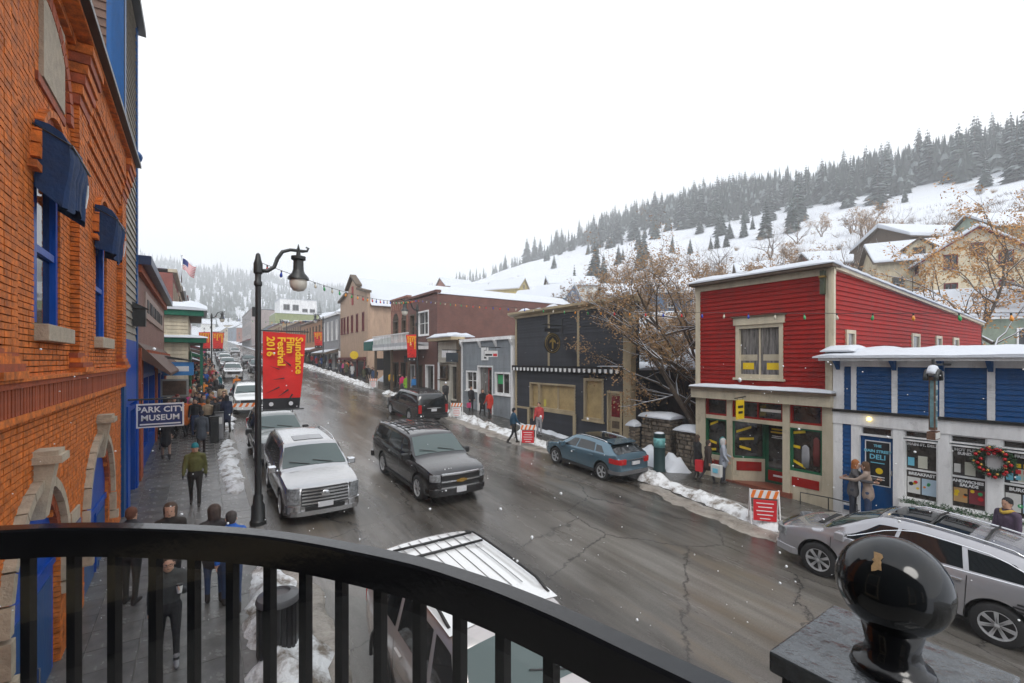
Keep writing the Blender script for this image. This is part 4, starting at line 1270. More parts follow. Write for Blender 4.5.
while z < ZT - .05:
    u = 5.2 - (bl + gp) / 2 * (row % 2)
    while u < YF:
        a, b = max(u, 5.2), min(u + bl, YF)
        uc, zc = (a + b) / 2, z + bh / 2
        if b - a > .03 and not inside(uc, zc, .02) and not (-.70 < zc < -.2):
            d = 0.0
            for p0, p1 in pil:
                if p0 <= uc <= p1 and zc > -.2: d = .11
            if 10.95 < uc < 15.2 and zc > 3.75:
                d = .04 * max(0, 1 + int((zc - 3.75) / .22)); d = min(d, .2)
            if 7.15 < uc < 10.15 and zc > 5.05: d = .1
            d += rnd.uniform(-.004, .004)
            P = F.P
            vs = [P(a, -.12, z), P(b, -.12, z), P(b, -.12, z + bh), P(a, -.12, z + bh), P(a, d, z), P(b, d, z), P(b, d, z + bh), P(a, d, z + bh)]
            bm_.add(vs, [(4, 5, 6, 7), (0, 1, 5, 4), (1, 2, 6, 5), (2, 3, 7, 6), (3, 0, 4, 7)])
        u += bl + gp
    z += bh + gp
o = part(bm_, 'brickwork', BRICK, B, fix=True)
o['kind'] = 'stuff'
# belt course: bands and soldier bricks
for a, b, d in ((-.24, -.2, .16), (-.31, -.245, .13), (-.70, -.62, .1)):
    trimbox(F, B, BRICKD if d == .13 else BRICK, 5.2, YF + .05, -.1, d, a, b, 'brick_band')
sb = MB(); sb.box(-.05, .1, -.034, .034, -.15, .15); sme = sb.mesh('brick', BRICKD)
u = 5.25
while u < YF:
    inst(sme, 'brick', B, F.P(u, rnd.uniform(-.004, .004), -.465) - ORI[B.name])
    u += .105
# voussoirs around windows (brick) and doors (stone)
def arch_ring(c, w, zs, n, mat, name, thick, d0, d1, gap=.012, extra=0.0):
    for i in range(n):
        a0, a1 = math.pi * i / n + gap, math.pi * (i + 1) / n - gap
        pts = [(c - (w + extra) * math.cos(a0), zs + (w + extra) * math.sin(a0)), (c - (w + extra) * math.cos(a1), zs + (w + extra) * math.sin(a1)),
               (c - (w + extra + thick) * math.cos(a1), zs + (w + extra + thick) * math.sin(a1)), (c - (w + extra + thick) * math.cos(a0), zs + (w + extra + thick) * math.sin(a0))]
        m3 = MB(); m3.prism([F.P(p[0], d0, p[1]) for p in pts], F.n * (d1 - d0)); part(m3, name, mat, B)
for (c, w, z0, zs) in arches[:2]:
    arch_ring(c, w, zs, 17, BRICKD, 'brick', .2, -.11, .03)
    arch_ring(c, w, zs, 15, BRICK, 'brick', .09, -.11, .09, extra=.21)
    for s_ in (-1, 1):
        trimbox(F, B, BRICK, c + s_ * (w + .26) - .16, c + s_ * (w + .26) + .16, -.1, .09, zs - .16, zs - .07, 'label_stop')
    # frame, pane
    m3 = MB()
    for s_ in (-1, 1):
        a = c + s_ * w
        m3.fbox(F, min(a, a - s_ * .14), max(a, a - s_ * .14), -.11, -.03, z0 + .05, zs)
    m3.tube([F.P(c - (w - .07) * math.cos(t), -.07, zs + (w - .07) * math.sin(t)) for t in [math.pi * i / 12 for i in range(13)]], .07, 6)
    m3.fbox(F, c - w, c + w, -.11, -.045, zs - .06, zs + .06)
    m3.fbox(F, c - w, c + w, -.11, -.045, (z0 + zs) / 2 - .05, (z0 + zs) / 2 + .05)
    wf = part(m3, 'window_frame', BLUEV, B)
    m3 = MB(); m3.fbox(F, c - w + .1, c + w - .1, -.113, -.1, z0 + .05, zs); m3.prism([F.P(c - (w - .02) * math.cos(t), -.113, zs + (w - .02) * math.sin(t)) for t in [math.pi * i / 12 for i in range(13)]], F.n * .01)
    part(m3, 'pane', GLASS, wf)
    m3 = MB(); m3.fbox(F, c - w - .12, c + w + .12, -.1, .14, z0 - .2, z0 + .02); part(m3, 'stone_sill', STONE, B, bevel=.01)
for (c, w, z0, zs) in arches[2:]:
    arch_ring(c, w, zs, 13, STONE, 'stone', .13, -.1, .1, gap=.008, extra=.16)
    arch_ring(c, w, zs, 21, BRICKD, 'brick', .15, -.11, .02)
    for s_ in (-1, 1):
        a = c + s_ * (w + .225)
        for zz_, hh_ in ((zs - .42, .38), (zs - .62, .17)):
            m3 = MB(); m3.fbox(F, a - .08, a + .08, -.1, .11 if hh_ > .2 else .15, zz_, zz_ + hh_); part(m3, 'stone', STONE, B)
    # keystone bracket
    m3 = MB(); zk = zs + w
    m3.prism([F.P(c - .11, -.1, zk - .22), F.P(c - .11, .1, zk - .22), F.P(c - .11, .14, zk + .1), F.P(c - .11, .2, zk + .5), F.P(c - .11, -.1, zk + .5)], F.u * .22)
    m3.fbox(F, c - .21, c + .21, -.1, .28, zk + .5, zk + .6)
    m3.fbox(F, c - .17, c + .17, -.1, .24, zk + .6, zk + .66)
    part(m3, 'keystone', STONE, B)
    m3 = MB(); m3.fbox(F, c - w, c + w, -.112, -.06, z0, zs); m3.prism([F.P(c - w * math.cos(t), -.112, zs + w * math.sin(t)) for t in [math.pi * i / 12 for i in range(13)]], F.n * .05)
    dr = part(m3, 'door', BLUEV, B)
    for s_ in (-1, 1):
        m3 = MB(); m3.fbox(F, c + s_ * w * .5 - w * .36, c + s_ * w * .5 + w * .36, -.062, -.045, zs - 1.6, zs - .2); part(m3, 'door_panel', BLUEP, dr)
        m3 = MB(); m3.fbox(F, c + s_ * w * .5 - w * .36, c + s_ * w * .5 + w * .36, -.062, -.04, zs - 2.15, zs - 1.75); part(m3, 'door_panel', BLUEP, dr)
    m3 = MB(); m3.fbox(F, c - .02, c + .02, -.06, -.03, z0, zs); m3.fbox(F, c - w, c + w, -.06, -.03, zs - .06, zs + .05); part(m3, 'door_mullion', BLUEV, dr)
    m3 = MB(); m3.tube([F.P(c + .1, 0, zs - 1.5), F.P(c + .1, 0, zs - 1.1)], .018, 6); part(m3, 'door_handle', CHROME, dr)
# tablet, plaque, cornice, pilaster caps
trimbox(F, B, STONE, 8.45, 9.6, -.05, .05, 3.75, 4.95, 'stone_tablet')
trimbox(F, B, BRICKD, 8.3, 9.75, -.06, .03, 3.62, 3.74, 'tablet_border')
m3 = MB(); m3.fbox(F, 10.05, 10.85, .003, .035, -3.9, -2.75); pq = part(m3, 'plaque', flat_mat('plaque_blue', (.10, .12, .22), .4), B)
m3 = MB(); m3.fbox(F, 10.15, 10.75, .003, .036, -2.72, -2.5); part(m3, 'plaque_head', STONE, B)
for i in range(8):
    m3 = MB(); m3.fbox(F, 10.15, 10.75 - .12 * (i % 3), .036, .038, -3.78 + i * .12, -3.74 + i * .12); part(m3, 'printed_line', POSTER, pq)
for a, b, d in ((5.2, 5.27, .3), (5.27, 5.36, .42)):
    trimbox(F, B, BRICK if d < .4 else IRON, YN, YF + .12, -.3, d, a, b, 'cornice')
for p0, p1 in pil:
    for k in range(6):
        trimbox(F, B, BRICK if k % 2 else BRICKD, p0 - .02 * k, p1 + .02 * k, -.1, .13 + .035 * k, 4.2 + .16 * k, 4.36 + .16 * k - .006, 'corbel_brick')
    for k in range(4):
        trimbox(F, B, BRICKD if k % 2 else BRICK, p0 - .012 * k, p1 + .012 * k, -.1, .11 + .03 * (3 - k), -.2 + .08 * k, -.12 + .08 * k, 'corbel_brick')
m3 = MB(); m3.ball(tuple(F.P(15.9, .25, 5.5)), .22, .25, .18); part(m3, 'blue_finial', BLUEP, B, smooth=True)
# big relieving arch at the top of the near bay
for i in range(22):
    a0, a1 = math.pi * i / 22 + .01, math.pi * (i + 1) / 22 - .01
    rr0, rr1 = 1.28, 1.5
    pts = [(8.65 - r_ * math.cos(a), 3.75 + r_ * .85 * math.sin(a)) for r_, a in ((rr0, a0), (rr0, a1), (rr1, a1), (rr1, a0))]
    m3 = MB(); m3.prism([F.P(p[0], -.1, p[1]) for p in pts], F.n * .16); part(m3, 'brick', BRICKD, B)
# navy cloths bunched over the two windows
NAVY = M('navy_cloth', (.006, .028, .09), .8, var=.3, scale=4, bump=.3, bscale=12)
def drape(c, seed, zt, lab):
    prof = [(.03, .06), (.16, .05), (.28, -.03), (.35, -.16), (.36, -.34), (.33, -.55), (.31, -.75), (.30, -.95)]
    u0, u1, n = c - .72, c + .42, 44
    rows = []
    for k, (d, dz) in enumerate(prof):
        r_ = []
        for i in range(n + 1):
            a = i / n
            amp = .012 + .035 * max(0, k - 2) / 5
            pl = amp * (abs(math.sin(a * 15 + 1.3 * nz(a * 4, seed))) - .5) + .03 * nz(a * 6, k * .5, seed)
            sag = -.07 * math.sin(a * math.pi * 2 + seed) * (k / 7) + (.10 * nz(a * 5, seed + 2) if k == 7 else 0)
            r_.append(F.P(u0 + (u1 - u0) * (a * (1 - .05 * k / 7) + .025 * k / 7) + .04 * nz(k * .6, seed), d + pl, zt + dz + sag))
        rows.append(r_)
    m3 = MB(); m3.grid(rows)
    for e in (0, n):
        m3.add([r_[e] for r_ in rows] + [F.P(u0 + (u1 - u0) * e / n, .02, zt - .8), F.P(u0 + (u1 - u0) * e / n, .02, zt)], [tuple(range(len(prof) + 2))])
    o = solo(m3, 'navy_cloth', NAVY, lab, 'cloth', loc=F.P(c, .1, zt - 1), smooth=True, angle=45)
    m4 = MB(); m4.tube([F.P(u0 - .03, .37, zt - .2), F.P(u1 + .03, .37, zt - .2)], .014, 6); m4.tube([F.P(u0, .0, zt), F.P(u0, .37, zt - .2)], .012, 5); m4.tube([F.P(u1, .0, zt), F.P(u1, .37, zt - .2)], .012, 5)
    part(m4, 'awning_frame', IRON, o)
    m4 = MB(); m4.tube([F.P(c + .1, .40, zt - .45), F.P(c + .12, .39, zt - .6), F.P(c + .06, .38, zt - .8)], [.008, .014, .006], 5); part(m4, 'white_highlight', WT, o)  # thin white highlight on the cloth, put in as a white strand
drape(8.9, 1.0, 3.0, 'navy cloth bunched over the arched window beside the stone tablet')
drape(12.9, 5.0, 3.05, 'navy cloth bunched over the arched window at the brick building corner')

# ================================================================== tall narrow building with blue corner
BRS = paint('brown_siding', (.13, .075, .055), .6)
BEIS = paint('grey_beige_siding', (.30, .27, .225), .6)
B = thing('blue_corner_building', 'tall narrow building with beige and brown siding and blue corner boards', 'building', (FXL, 18, sw(18)))
m2 = MB(); m2.box(FXL - 9, FXL - .25, 16.12, 19.5, -5, 11.5); part(m2, 'wall', BEIS, B)
siding(FS(16.1), B, BRS, FXL - 6, FXL - .2, 4.4, 11.5, .22)
trimbox(F, B, BEIS, 16.5, 19.2, -.26, -.02, .6, 11.5, 'backing')
siding(F, B, BEIS, 16.5, 19.2, .6, 11.5, .22)
trimbox(F, B, BLUEP, 16.05, 16.5, -.3, .06, -5, 11.5, 'corner_board')
trimbox(FS(16.1), B, BLUEP, FXL - .2, FXL + .06, -.1, .05, 4.4, 11.5, 'corner_board')
trimbox(F, B, BLUEP, 19.2, 19.5, -.3, .06, -5, 11.5, 'corner_board')
trimbox(F, B, BLUEV, 16.5, 19.2, -.2, .04, -1.3, .6, 'blue_fascia')
trimbox(F, B, BLUEV, 16.5, 17.0, -.2, .1, -5, -1.3, 'blue_pilaster')
trimbox(F, B, BLUEV, 18.8, 19.2, -.2, .1, -5, -1.3, 'blue_pilaster')
window(F, B, 17.0, 18.8, -4.4, -1.4, BLUEV, .12, 1, 1, GLASS, depth=.2, sill=0, name='shop_window')
trimbox(F, B, IRON, 16.0, 19.7, -.2, .25, 10.9, 11.1, 'eave')
S = thing('wall_lantern', 'dark box lantern on the beige siding above the blue front', 'lantern', F.P(18.3, .2, 1.3))
m2 = MB(); m2.fbox(F, 18.15, 18.45, .03, .35, 1.05, 1.6); part(m2, 'box', IRON, S)
m2 = MB(); m2.prism([F.P(18.1, .03, 1.6), F.P(18.1, .42, 1.6), F.P(18.1, .03, 1.8)], F.u * .4); part(m2, 'hood', IRON, S)

# ================================================================== museum name sign
S = thing('museum_sign', 'navy and white hanging museum name sign above the sidewalk', 'sign', (-.95, 17, -1.6))
NAVS = flat_mat('sign_navy', (.012, .028, .13), .4)
m2 = MB(); m2.box(-1.52, -.40, 16.97, 17.03, -1.98, -1.28); part(m2, 'frame', WT, S)
m2 = MB(); m2.box(-1.48, -.44, 16.962, 16.97, -1.94, -1.32); part(m2, 'face', NAVS, S)
text('PARK CITY', .23, WT, S, (-.96, 16.955, -1.46), (1, 0, 0), (0, 0, 1), bold=.006, spacing=1.02)
text('MUSEUM', .23, WT, S, (-.96, 16.955, -1.70), (1, 0, 0), (0, 0, 1), bold=.006, spacing=1.02)
m2 = MB(); m2.box(-1.44, -.48, 16.956, 16.962, -1.9, -1.86); part(m2, 'printed_line', WT, S)
m2 = MB(); m2.tube([(FXL, 17, -1.15), (-.35, 17, -1.15)], .025, 6); m2.tube([(-1.4, 17, -1.15), (-1.4, 17, -1.29)], .012, 5); m2.tube([(-.5, 17, -1.15), (-.5, 17, -1.29)], .012, 5); part(m2, 'bracket', IRON, S)

# ================================================================== rose brick shop with navy cornice
PINK = brickmat('rose_brick', (.26, .13, .10), (.22, .105, .085), (.24, .16, .13), .22, .08)
B = thing('rose_brick_shop', 'rose brick shop with navy cornice, brick piers and bright blue shop front', 'shop', (FXL, 27, sw(27)))
Y0, Y1 = 19.6, 33.8
m2 = MB(); m2.box(FXL - 9, FXL - .2, Y0, Y1, -5, 3.2); part(m2, 'wall', PINK, B)
m2 = MB(); m2.fbox(F, Y0, Y1, -.2, 0, .6, 3.2); part(m2, 'upper_wall', PINK, B)
trimbox(F, B, M('navy_metal', (.02, .035, .09), .4), Y0 - .1, Y1 + .1, -.3, .4, 3.2, 3.5, 'cornice')
trimbox(F, B, BRICKD, Y0, Y1, -.1, .14, 2.95, 3.2, 'cornice_band')
trimbox(F, B, M('sign_panel', (.36, .26, .22), .6), 22, 32, -.05, .06, 1.6, 2.6, 'sign_panel')
rr = random.Random(2)
u = 22.6
while u < 31:
    w = rr.uniform(.35, .7)
    trimbox(F, B, BLKP, u, u + w, .06, .08, 1.85, 2.35, 'sign_letter'); u += w + rr.uniform(.25, .5)
m2 = MB(); m2.prism([F.P(Y0 + .3, 0, .6), F.P(Y0 + .3, 0, .1), F.P(Y0 + .3, .9, -.55), F.P(Y0 + .3, .9, -.45)], F.u * (Y1 - Y0 - .6)); part(m2, 'sloping_canopy', BRS, B)
for k in range(40):
    trimbox(F, B, BRICKD, Y0 + .4 + k * .345, Y0 + .55 + k * .345, 0, .3, .0, .35, 'corbel_brick')
for a, b in ((Y0, Y0 + .8), (26.4, 27.0), (Y1 - 1.0, Y1)):
    m2 = MB(); m2.fbox(F, a, b, -.2, .12, -5, .4); part(m2, 'brick_pier', BRICKD, B)
for a, b in ((Y0 + .8, 23.2), (23.2, 26.4), (27, 30), (30, Y1 - 1)):
    window(F, B, a, b, -3.4, -.5, BLUEV, .16, 2, 1, GLASS, depth=.15, sill=0, name='shop_window')
    trimbox(F, B, BLUEV, a, b, -.2, .05, -5, -3.4, 'stall_riser')
trimbox(F, B, BLUEV, Y0 + .8, Y1 - 1, -.2, .03, -.5, .1, 'blue_fascia')
snow_part(B, F, Y0, Y1, -8, -.2, 3.3, .2, 7.5, nu=12)
S = thing('box_sign', 'small bright blue box sign under the rose brick shop canopy', 'sign', F.P(27.5, .9, -.4))
m2 = MB(); m2.fbox(F, 27.4, 27.6, .3, 1.5, -.75, -.1); part(m2, 'box', flat_mat('sky_blue', (.03, .2, .5), .4), S)
m2 = MB(); m2.fbox(F, 27.39, 27.4, .5, 1.3, -.55, -.3); part(m2, 'printed_line', WT, S)
m2 = MB(); m2.prism([F.P(27.3, .1, .1), F.P(27.3, 1.7, -.1), F.P(27.3, 1.7, -.05), F.P(27.3, .1, .25)], F.u * .5); part(m2, 'hood', IRON, S)

# ================================================================== cream house with green fascias
CRS = paint('cream_siding', (.56, .50, .38), .6)
GRF = paint('green_fascia', (.012, .12, .075), .5)
B = thing('cream_porch_house', 'cream sided two tier house with green fascias and snow on its roof', 'house', (-1.2, 37, sw(37)))
Fc = FS(36.0)
m2 = MB(); m2.box(-8, -.62, 36.03, 43, -4, 3.0); part(m2, 'wall', CRS, B)
siding(Fc, B, CRS, -3.5, -.62, -3.2, 1.1, .24)
siding(Fc, B, CRS, -3.5, -.62, 1.5, 2.9, .24)
trimbox(Fc, B, GRF, -4, .35, -.3, .35, 1.12, 1.42, 'lower_fascia')
trimbox(Fc, B, GRF, -4, .2, -.3, .35, 2.85, 3.2, 'upper_fascia')
snow_part(B, Fc, -6, .4, -6, .45, 3.2, .8, 3.0, nu=14)
snow_part(B, Fc, -3, .42, -.2, .42, 1.42, .18, 5.0, nu=10, nd=3)
m2 = MB(); m2.box(-8, .2, 36.4, 43, 1.1, 1.4); m2.box(-8, .1, 36.4, 43, 2.85, 3.15); part(m2, 'porch_roof', WOODD, B)
for yc in (36.2, 39.5, 42.8):
    m2 = MB(); m2.box(.0, .16, yc - .08, yc + .08, sw(yc), 1.1); part(m2, 'porch_post', GRF, B)
m2 = MB(); m2.box(-.55, -.5, 36.5, 42.5, -2.6, .6); part(m2, 'shop_front', GREENP, B)
m2 = MB(); m2.box(-3.6, -2.9, 36.2, 36.9, 3.6, 5.0); part(m2, 'chimney', BRICKD, B)
S = thing('notice_board', 'framed brown notice board in front of the cream house', 'notice board', (-1.2, 30, sw(30)))
m2 = MB(); m2.box(-1.72, -.5, 29.96, 30.04, -1.95, -1.0); part(m2, 'frame', paint('grey_frame', (.3, .3, .28)), S)
m2 = MB(); m2.box(-1.62, -.6, 29.94, 29.96, -1.85, -1.1); part(m2, 'panel', M('brown_panel', (.09, .05, .03), .5, var=.5, scale=6), S)
m2 = MB(); m2.box(-1.6, -1.5, 29.97, 30.03, sw(30), -1.95); m2.box(-.72, -.62, 29.97, 30.03, sw(30), -1.95); part(m2, 'legs', IRON, S)

# ================================================================== rows of buildings further up the street
def row_building(name, label, side, y0, y1, zt, mat, trim, storeys=2, awn=None, front=None, snow=.25, depth=9.0, gable=False):
    x = front if front is not None else (FXR if side > 0 else FXL)
    Fq = FR(x) if side > 0 else FL(x)
    zb = sw(y0)
    Bq = thing(name, label, 'building', (x, (y0 + y1) / 2, zb), group=None)
    holes = []
    fl = (zt - zb) / storeys
    n = max(2, int((y1 - y0) / 2.6))
    for s in range(1, storeys):
        for i in range(n):
            c = y0 + (y1 - y0) * (i + .5) / n
            holes.append((c - .5, c + .5, zb + fl * s + .5, zb + fl * (s + 1) - .7))
    m2 = MB(); m2.fbox(Fq, y0 + .02, y1 - .02, -depth, -.25, zb - 3, zt - .05); part(m2, 'body', mat, Bq)
    wall_with_holes(Fq, Bq, mat, y0, y1, zb + 2.9, zt, holes, t=.25)
    for h in holes:
        window(Fq, Bq, *h, trim, .1, 1, 2, GLASS, depth=.15)
    k = max(2, int((y1 - y0) / 3.2))
    for i in range(k):
        a, b = y0 + (y1 - y0) * i / k, y0 + (y1 - y0) * (i + 1) / k
        window(Fq, Bq, a + .15, b - .15, zb + .4, zb + 2.7, trim, .12, 1, 1, SHOPIN, depth=.2, sill=0, name='shop_window')
        trimbox(Fq, Bq, trim, a - .12, a + .12, -.2, .08, zb - 1, zb + 2.9, 'pier')
    trimbox(Fq, Bq, trim, y0, y1, -.2, .1, zb + 2.72, zb + 3.0, 'fascia')
    trimbox(Fq, Bq, trim, y0 - .08, y1 + .08, -.3, .28, zt, zt + .25, 'cornice')
    if snow:
        part(snow_cap(Fq, y0, y1, -depth, .25, zt + .25, snow, y0, nu=8), 'snow', SNOW, Bq, smooth=True)
    if awn:
        m2 = MB(); m2.prism([Fq.P(y0 + .2, 0, zb + 3.3), Fq.P(y0 + .2, 0, zb + 2.8), Fq.P(y0 + .2, 1.8, zb + 2.5), Fq.P(y0 + .2, 1.8, zb + 2.75)], Fq.u * (y1 - y0 - .4)); part(m2, 'awning', awn, Bq)
        part(snow_cap(Fq, y0 + .2, y1 - .2, .1, 1.8, 0, .12, y0 + 3, nu=8, zf=lambda u, d: zb + 3.28 - .3 * d), 'snow', SNOW, Bq, smooth=True)
    return Bq
OCH = paint('ochre_wall', (.36, .24, .12)); BRK2 = brickmat('deep_red_brick', (.25, .06, .045), (.2, .05, .04), (.2, .12, .1))
SLT = paint('slate_blue_wall', (.16, .20, .25)); GRN = paint('olive_green_wall', (.24, .27, .12)); PKW = paint('dusty_pink_wall', (.34, .2, .18)); TANW = paint('tan_wall', (.34, .26, .17)); GRW = paint('grey_wall', (.25, .25, .26))
row_building('red_brick_shop', 'deep red brick two storey building past the cream porch house', -1, 44, 56, 6.8, BRK2, CREAM, 2, DRED)
row_building('ochre_shop', 'ochre walled building with snow roof past the deep red brick one', -1, 56.3, 68, 7.2, OCH, WOODD, 2, GREENP)
row_building('slate_shop', 'slate blue building on the crowded side far up the street', -1, 68.3, 84, 8.4, SLT, WHITE, 2, BRS)
row_building('tan_shop', 'tan building with snow roof on the crowded side near the hill', -1, 84.3, 104, 9.5, TANW, DRED, 2, DRED)
row_building('pink_shop', 'dusty pink building on the crowded side at the street bend', -1, 104.5, 135, 11, PKW, WHITE, 3)
row_building('grey_porch_shop', 'grey two storey building with dark shop front beyond the beige hall', 1, 68, 79, 6.6, GRW, WHITE, 2, WOODD)
row_building('orange_tan_shop', 'orange tan low building beyond the grey two storey one', 1, 79.5, 98, 6.6, paint('orange_tan', (.38, .19, .09)), WOODD, 2, BRS)
row_building('brown_shop', 'brown shop with snow roof far up the street', 1, 98.5, 122, 7.6, BRS, TANW, 2, GREENP)
row_building('ochre_gallery', 'ochre gallery with dark canopy far up the street', 1, 122.5, 150, 9.0, OCH, DRED, 2, WOODD)
row_building('pink_grey_block', 'pink and grey three storey block at the far end of the street', 1, 205, 250, 20, paint('grey_pink_wall', (.30, .25, .24)), GRW, 3, DRED, depth=20)
row_building('slate_row', 'slate row of shops before the pink and grey block', 1, 150.5, 200, 10.5, SLT, TANW, 2, BRS, front=17.5)
# green and white modern block on the hill
B = thing('green_white_block', 'modern olive green block with a white top storey above the street', 'building', (30, 170, gz(170)))
Fg = FS(168)
m2 = MB(); m2.box(20.5, 34, 168.3, 184, 2, 15.6); part(m2, 'wall', GRN, B)
wall_with_holes(Fg, B, GRN, 20.5, 34, 2, 15.6, [(22 + 4 * i, 24.6 + 4 * i, 11.8, 13.4) for i in range(3)], .3)
for i in range(3): window(Fg, B, 22 + 4 * i, 24.6 + 4 * i, 11.8, 13.4, WHITE, .2, 3, 1, GLASS)
m2 = MB(); m2.box(22, 33.5, 169, 182, 15.6, 20.6); part(m2, 'top_storey', WHITE, B)
for i in range(2): window(FS(169), B, 23 + 2.8 * i, 25 + 2.8 * i, 16.8, 18.8, GRW, .15, 2, 1, GLASS, depth=-.03, proud=.08)
for i in range(2): window(FS(169), B, 28.8 + 2.4 * i, 30.6 + 2.4 * i, 16.4, 17.6, GRW, .15, 2, 1, GLASS, depth=-.03, proud=.08)
snow_part(B, Fg, 20.5, 34, -16, .2, 15.6, .3, 2.0, nu=10)
snow_part(B, FS(169), 21.8, 33.7, -13.2, .2, 20.6, .35, 2.5, nu=10)

# ================================================================== hillside houses
def house(label, loc, rz, w, d, h, rh, wall, trim, nwin=2, chimney=False, dormer=False, door=True, floors=1, group=None, name='hillside_house', roofm=None, snow_t=.4):
    H = thing(name, label, 'house', loc, rz, group)
    ORI[H.name] = Vector((0, 0, 0))
    Ff = Face((0, -d / 2, 0), (1, 0, 0), (0, -1, 0)); Fr = Face((w / 2, 0, 0), (0, 1, 0), (1, 0, 0)); Fl_ = Face((-w / 2, 0, 0), (0, 1, 0), (-1, 0, 0))
    m2 = MB(); m2.box(-w / 2, w / 2, -d / 2, d / 2, -3.5, h)
    m2.prism([(-w / 2, -d / 2, h), (0, -d / 2, h + rh), (w / 2, -d / 2, h)], (0, d, 0))
    part(m2, 'wall', wall, H)
    rf = MB(); sn = MB(); ov = .45
    L = math.hypot(w / 2, rh); 
    for s in (-1, 1):
        e = (s * (w / 2 + ov), h - ov * rh / (w / 2)); r = (0, h + rh)
        for bb, t0, t1, g in ((rf, .0, .14, 0), (sn, .14, .14 + snow_t, .04)):
            y0_, y1_ = -d / 2 - ov + g, d / 2 + ov - g
            bb.hexa([(e[0], y0_, e[1] + t0), (r[0], y0_, r[1] + t0), (r[0], y1_, r[1] + t0), (e[0], y1_, e[1] + t0), (e[0] - s * g, y0_, e[1] + t1 * .8), (r[0], y0_, r[1] + t1), (r[0], y1_, r[1] + t1), (e[0] - s * g, y1_, e[1] + t1 * .8)])
    rfo = part(rf, 'roof', roofm or trim, H)
    part(sn, 'snow', SNOW, H, bevel=.12)
    if chimney:
        m2 = MB(); m2.box(w * .18, w * .18 + .7, -.35, .35, h, h + rh + 1.0); part(m2, 'chimney', BRICKD, rfo)
    for fl in range(floors):
        zb = .9 + fl * 2.7
        if zb + 1.4 > h + rh * .5: break
        for Fq, ww in ((Ff, w), (Fl_, d), (Fr, d)):
            for i in range(nwin):
                c = -ww / 2 + ww * (i + .5) / nwin
                window(Fq, H, c - .5, c + .5, zb, zb + 1.4, trim, .1, 2, 1, GLASS, depth=-.03, sill=.06, proud=.08)
    if rh > 1.6:
        window(Ff, H, -.5, .5, h + .1, h + min(1.3, rh * .55), trim, .1, 2, 1, GLASS, depth=-.03, proud=.08)
    if dormer:
        m2 = MB(); q = -w / 4
        m2.prism([(-w / 2 + .3, -1, h - .1), (-w / 2 + .3, -1, h + 1.3), (-w / 2 + .3, 0, h + 2.1), (-w / 2 + .3, 1, h + 1.3), (-w / 2 + .3, 1, h - .1)], (w / 2.4, 0, 0)); part(m2, 'dormer', wall, H)
        Fd = Face((-w / 2 + .3, 0, 0), (0, 1, 0), (-1, 0, 0)); window(Fd, H, -.5, .5, h + .1, h + 1.3, trim, .1, 1, 1, GLASS, depth=-.03, proud=.08)
        m2 = MB()
        for s in (-1, 1):
            m2.hexa([(-w / 2 - .05, s * 1.3, h + 1.12), (-w / 2 - .05, 0, h + 2.12), (-w / 12, 0, h + 2.12), (-w / 12, s * 1.3, h + 1.12), (-w / 2 - .05, s * 1.3, h + 1.3), (-w / 2 - .05, 0, h + 2.3), (-w / 12, 0, h + 2.3), (-w / 12, s * 1.3, h + 1.3)])
        part(m2, 'dormer_roof', roofm or trim, H)
    return H
AX = Vector((math.sin(math.atan(312 / 455)), math.cos(math.atan(312 / 455)), 0))
def on_hill(px, dist):
    """ground point in the direction of view column px at axial distance dist"""
    rt = Vector((AX.y, -AX.x, 0))
    p = AX * dist + rt * ((px - 512) / 455 * dist)
    return Vector((p.x, p.y, terrain(p.x, p.y)))
YELW = paint('yellow_house', (.52, .42, .18)); BLUH = paint('blue_house', (.12, .2, .32)); CRH = paint('cream_house', (.52, .45, .32)); SAGE = paint('sage_house', (.27, .32, .25)); WHH = paint('white_house', (.6, .6, .57)); REDH = paint('rust_house', (.28, .1, .06))
def hh(px, dist, dz, label, rz, *a, **k):
    p = on_hill(px, dist); p.z += dz
    return house(label, p, R(rz), *a, **k)
hh(958, 46, .6, 'cream gabled house with maroon eaves above the red shop roof', -62, 7.5, 9, 4.6, 2.6, CRH, DRED, 2, floors=2, dormer=False)
hh(908, 50, .8, 'cream house with small dormer and snow roof behind the bare trees', 28, 8, 7, 4.0, 2.4, CRH, WOODD, 2, dormer=True)
hh(925, 66, 1.0, 'long brown house under a broad snow roof on the slope', 60, 9, 14, 3.4, 2.2, WOODD, WOODD, 3, snow_t=.7)
hh(965, 36, -.6, 'sage green cottage with snowy gable behind the orange tree', 30, 7, 8, 3.2, 2.0, SAGE, WHITE, 2)
for i in range(5):
    hh(508 - i * 11, 118 + i * 9, 1.5, 'yellow row house stepping down the slope above the brown brick building', 30, 6.5, 9, 6.5, 2.6, YELW, CREAM, 2, floors=2, group='yellow row houses on the slope')
hh(555, 92, .6, 'blue house with snow roof above the charcoal shop', 20, 7, 8, 5, 2.8, BLUH, WHITE, 2, floors=2)
hh(535, 100, .4, 'rust coloured house with snow roof next to the blue house', 25, 6, 8, 4.4, 2.6, REDH, CREAM, 2)
hh(570, 108, 1.0, 'white house with wide snow roof behind the blue house', 60, 9, 11, 4, 2.2, WHH, WOODD, 3, snow_t=.7)
hh(600, 62, .0, 'tan cottage with snow roof seen between bare branches', 30, 7, 8, 3.6, 2.4, paint('tan_house', (.4, .31, .19)), WHITE, 2)
hh(648, 52, .0, 'yellow cottage with snow roof behind the leafy bare tree', 30, 7, 7, 3.4, 2.4, YELW, WHITE, 2)
hh(672, 74, .0, 'grey blue cottage with snow roof behind the leafy bare tree', 60, 8, 8, 3.4, 2.4, BLUH, WHITE, 2)
hh(628, 84, .5, 'white cottage with broad snow roof on the lower slope', 60, 9, 10, 3, 2.2, WHH, WOODD, 2, snow_t=.6)
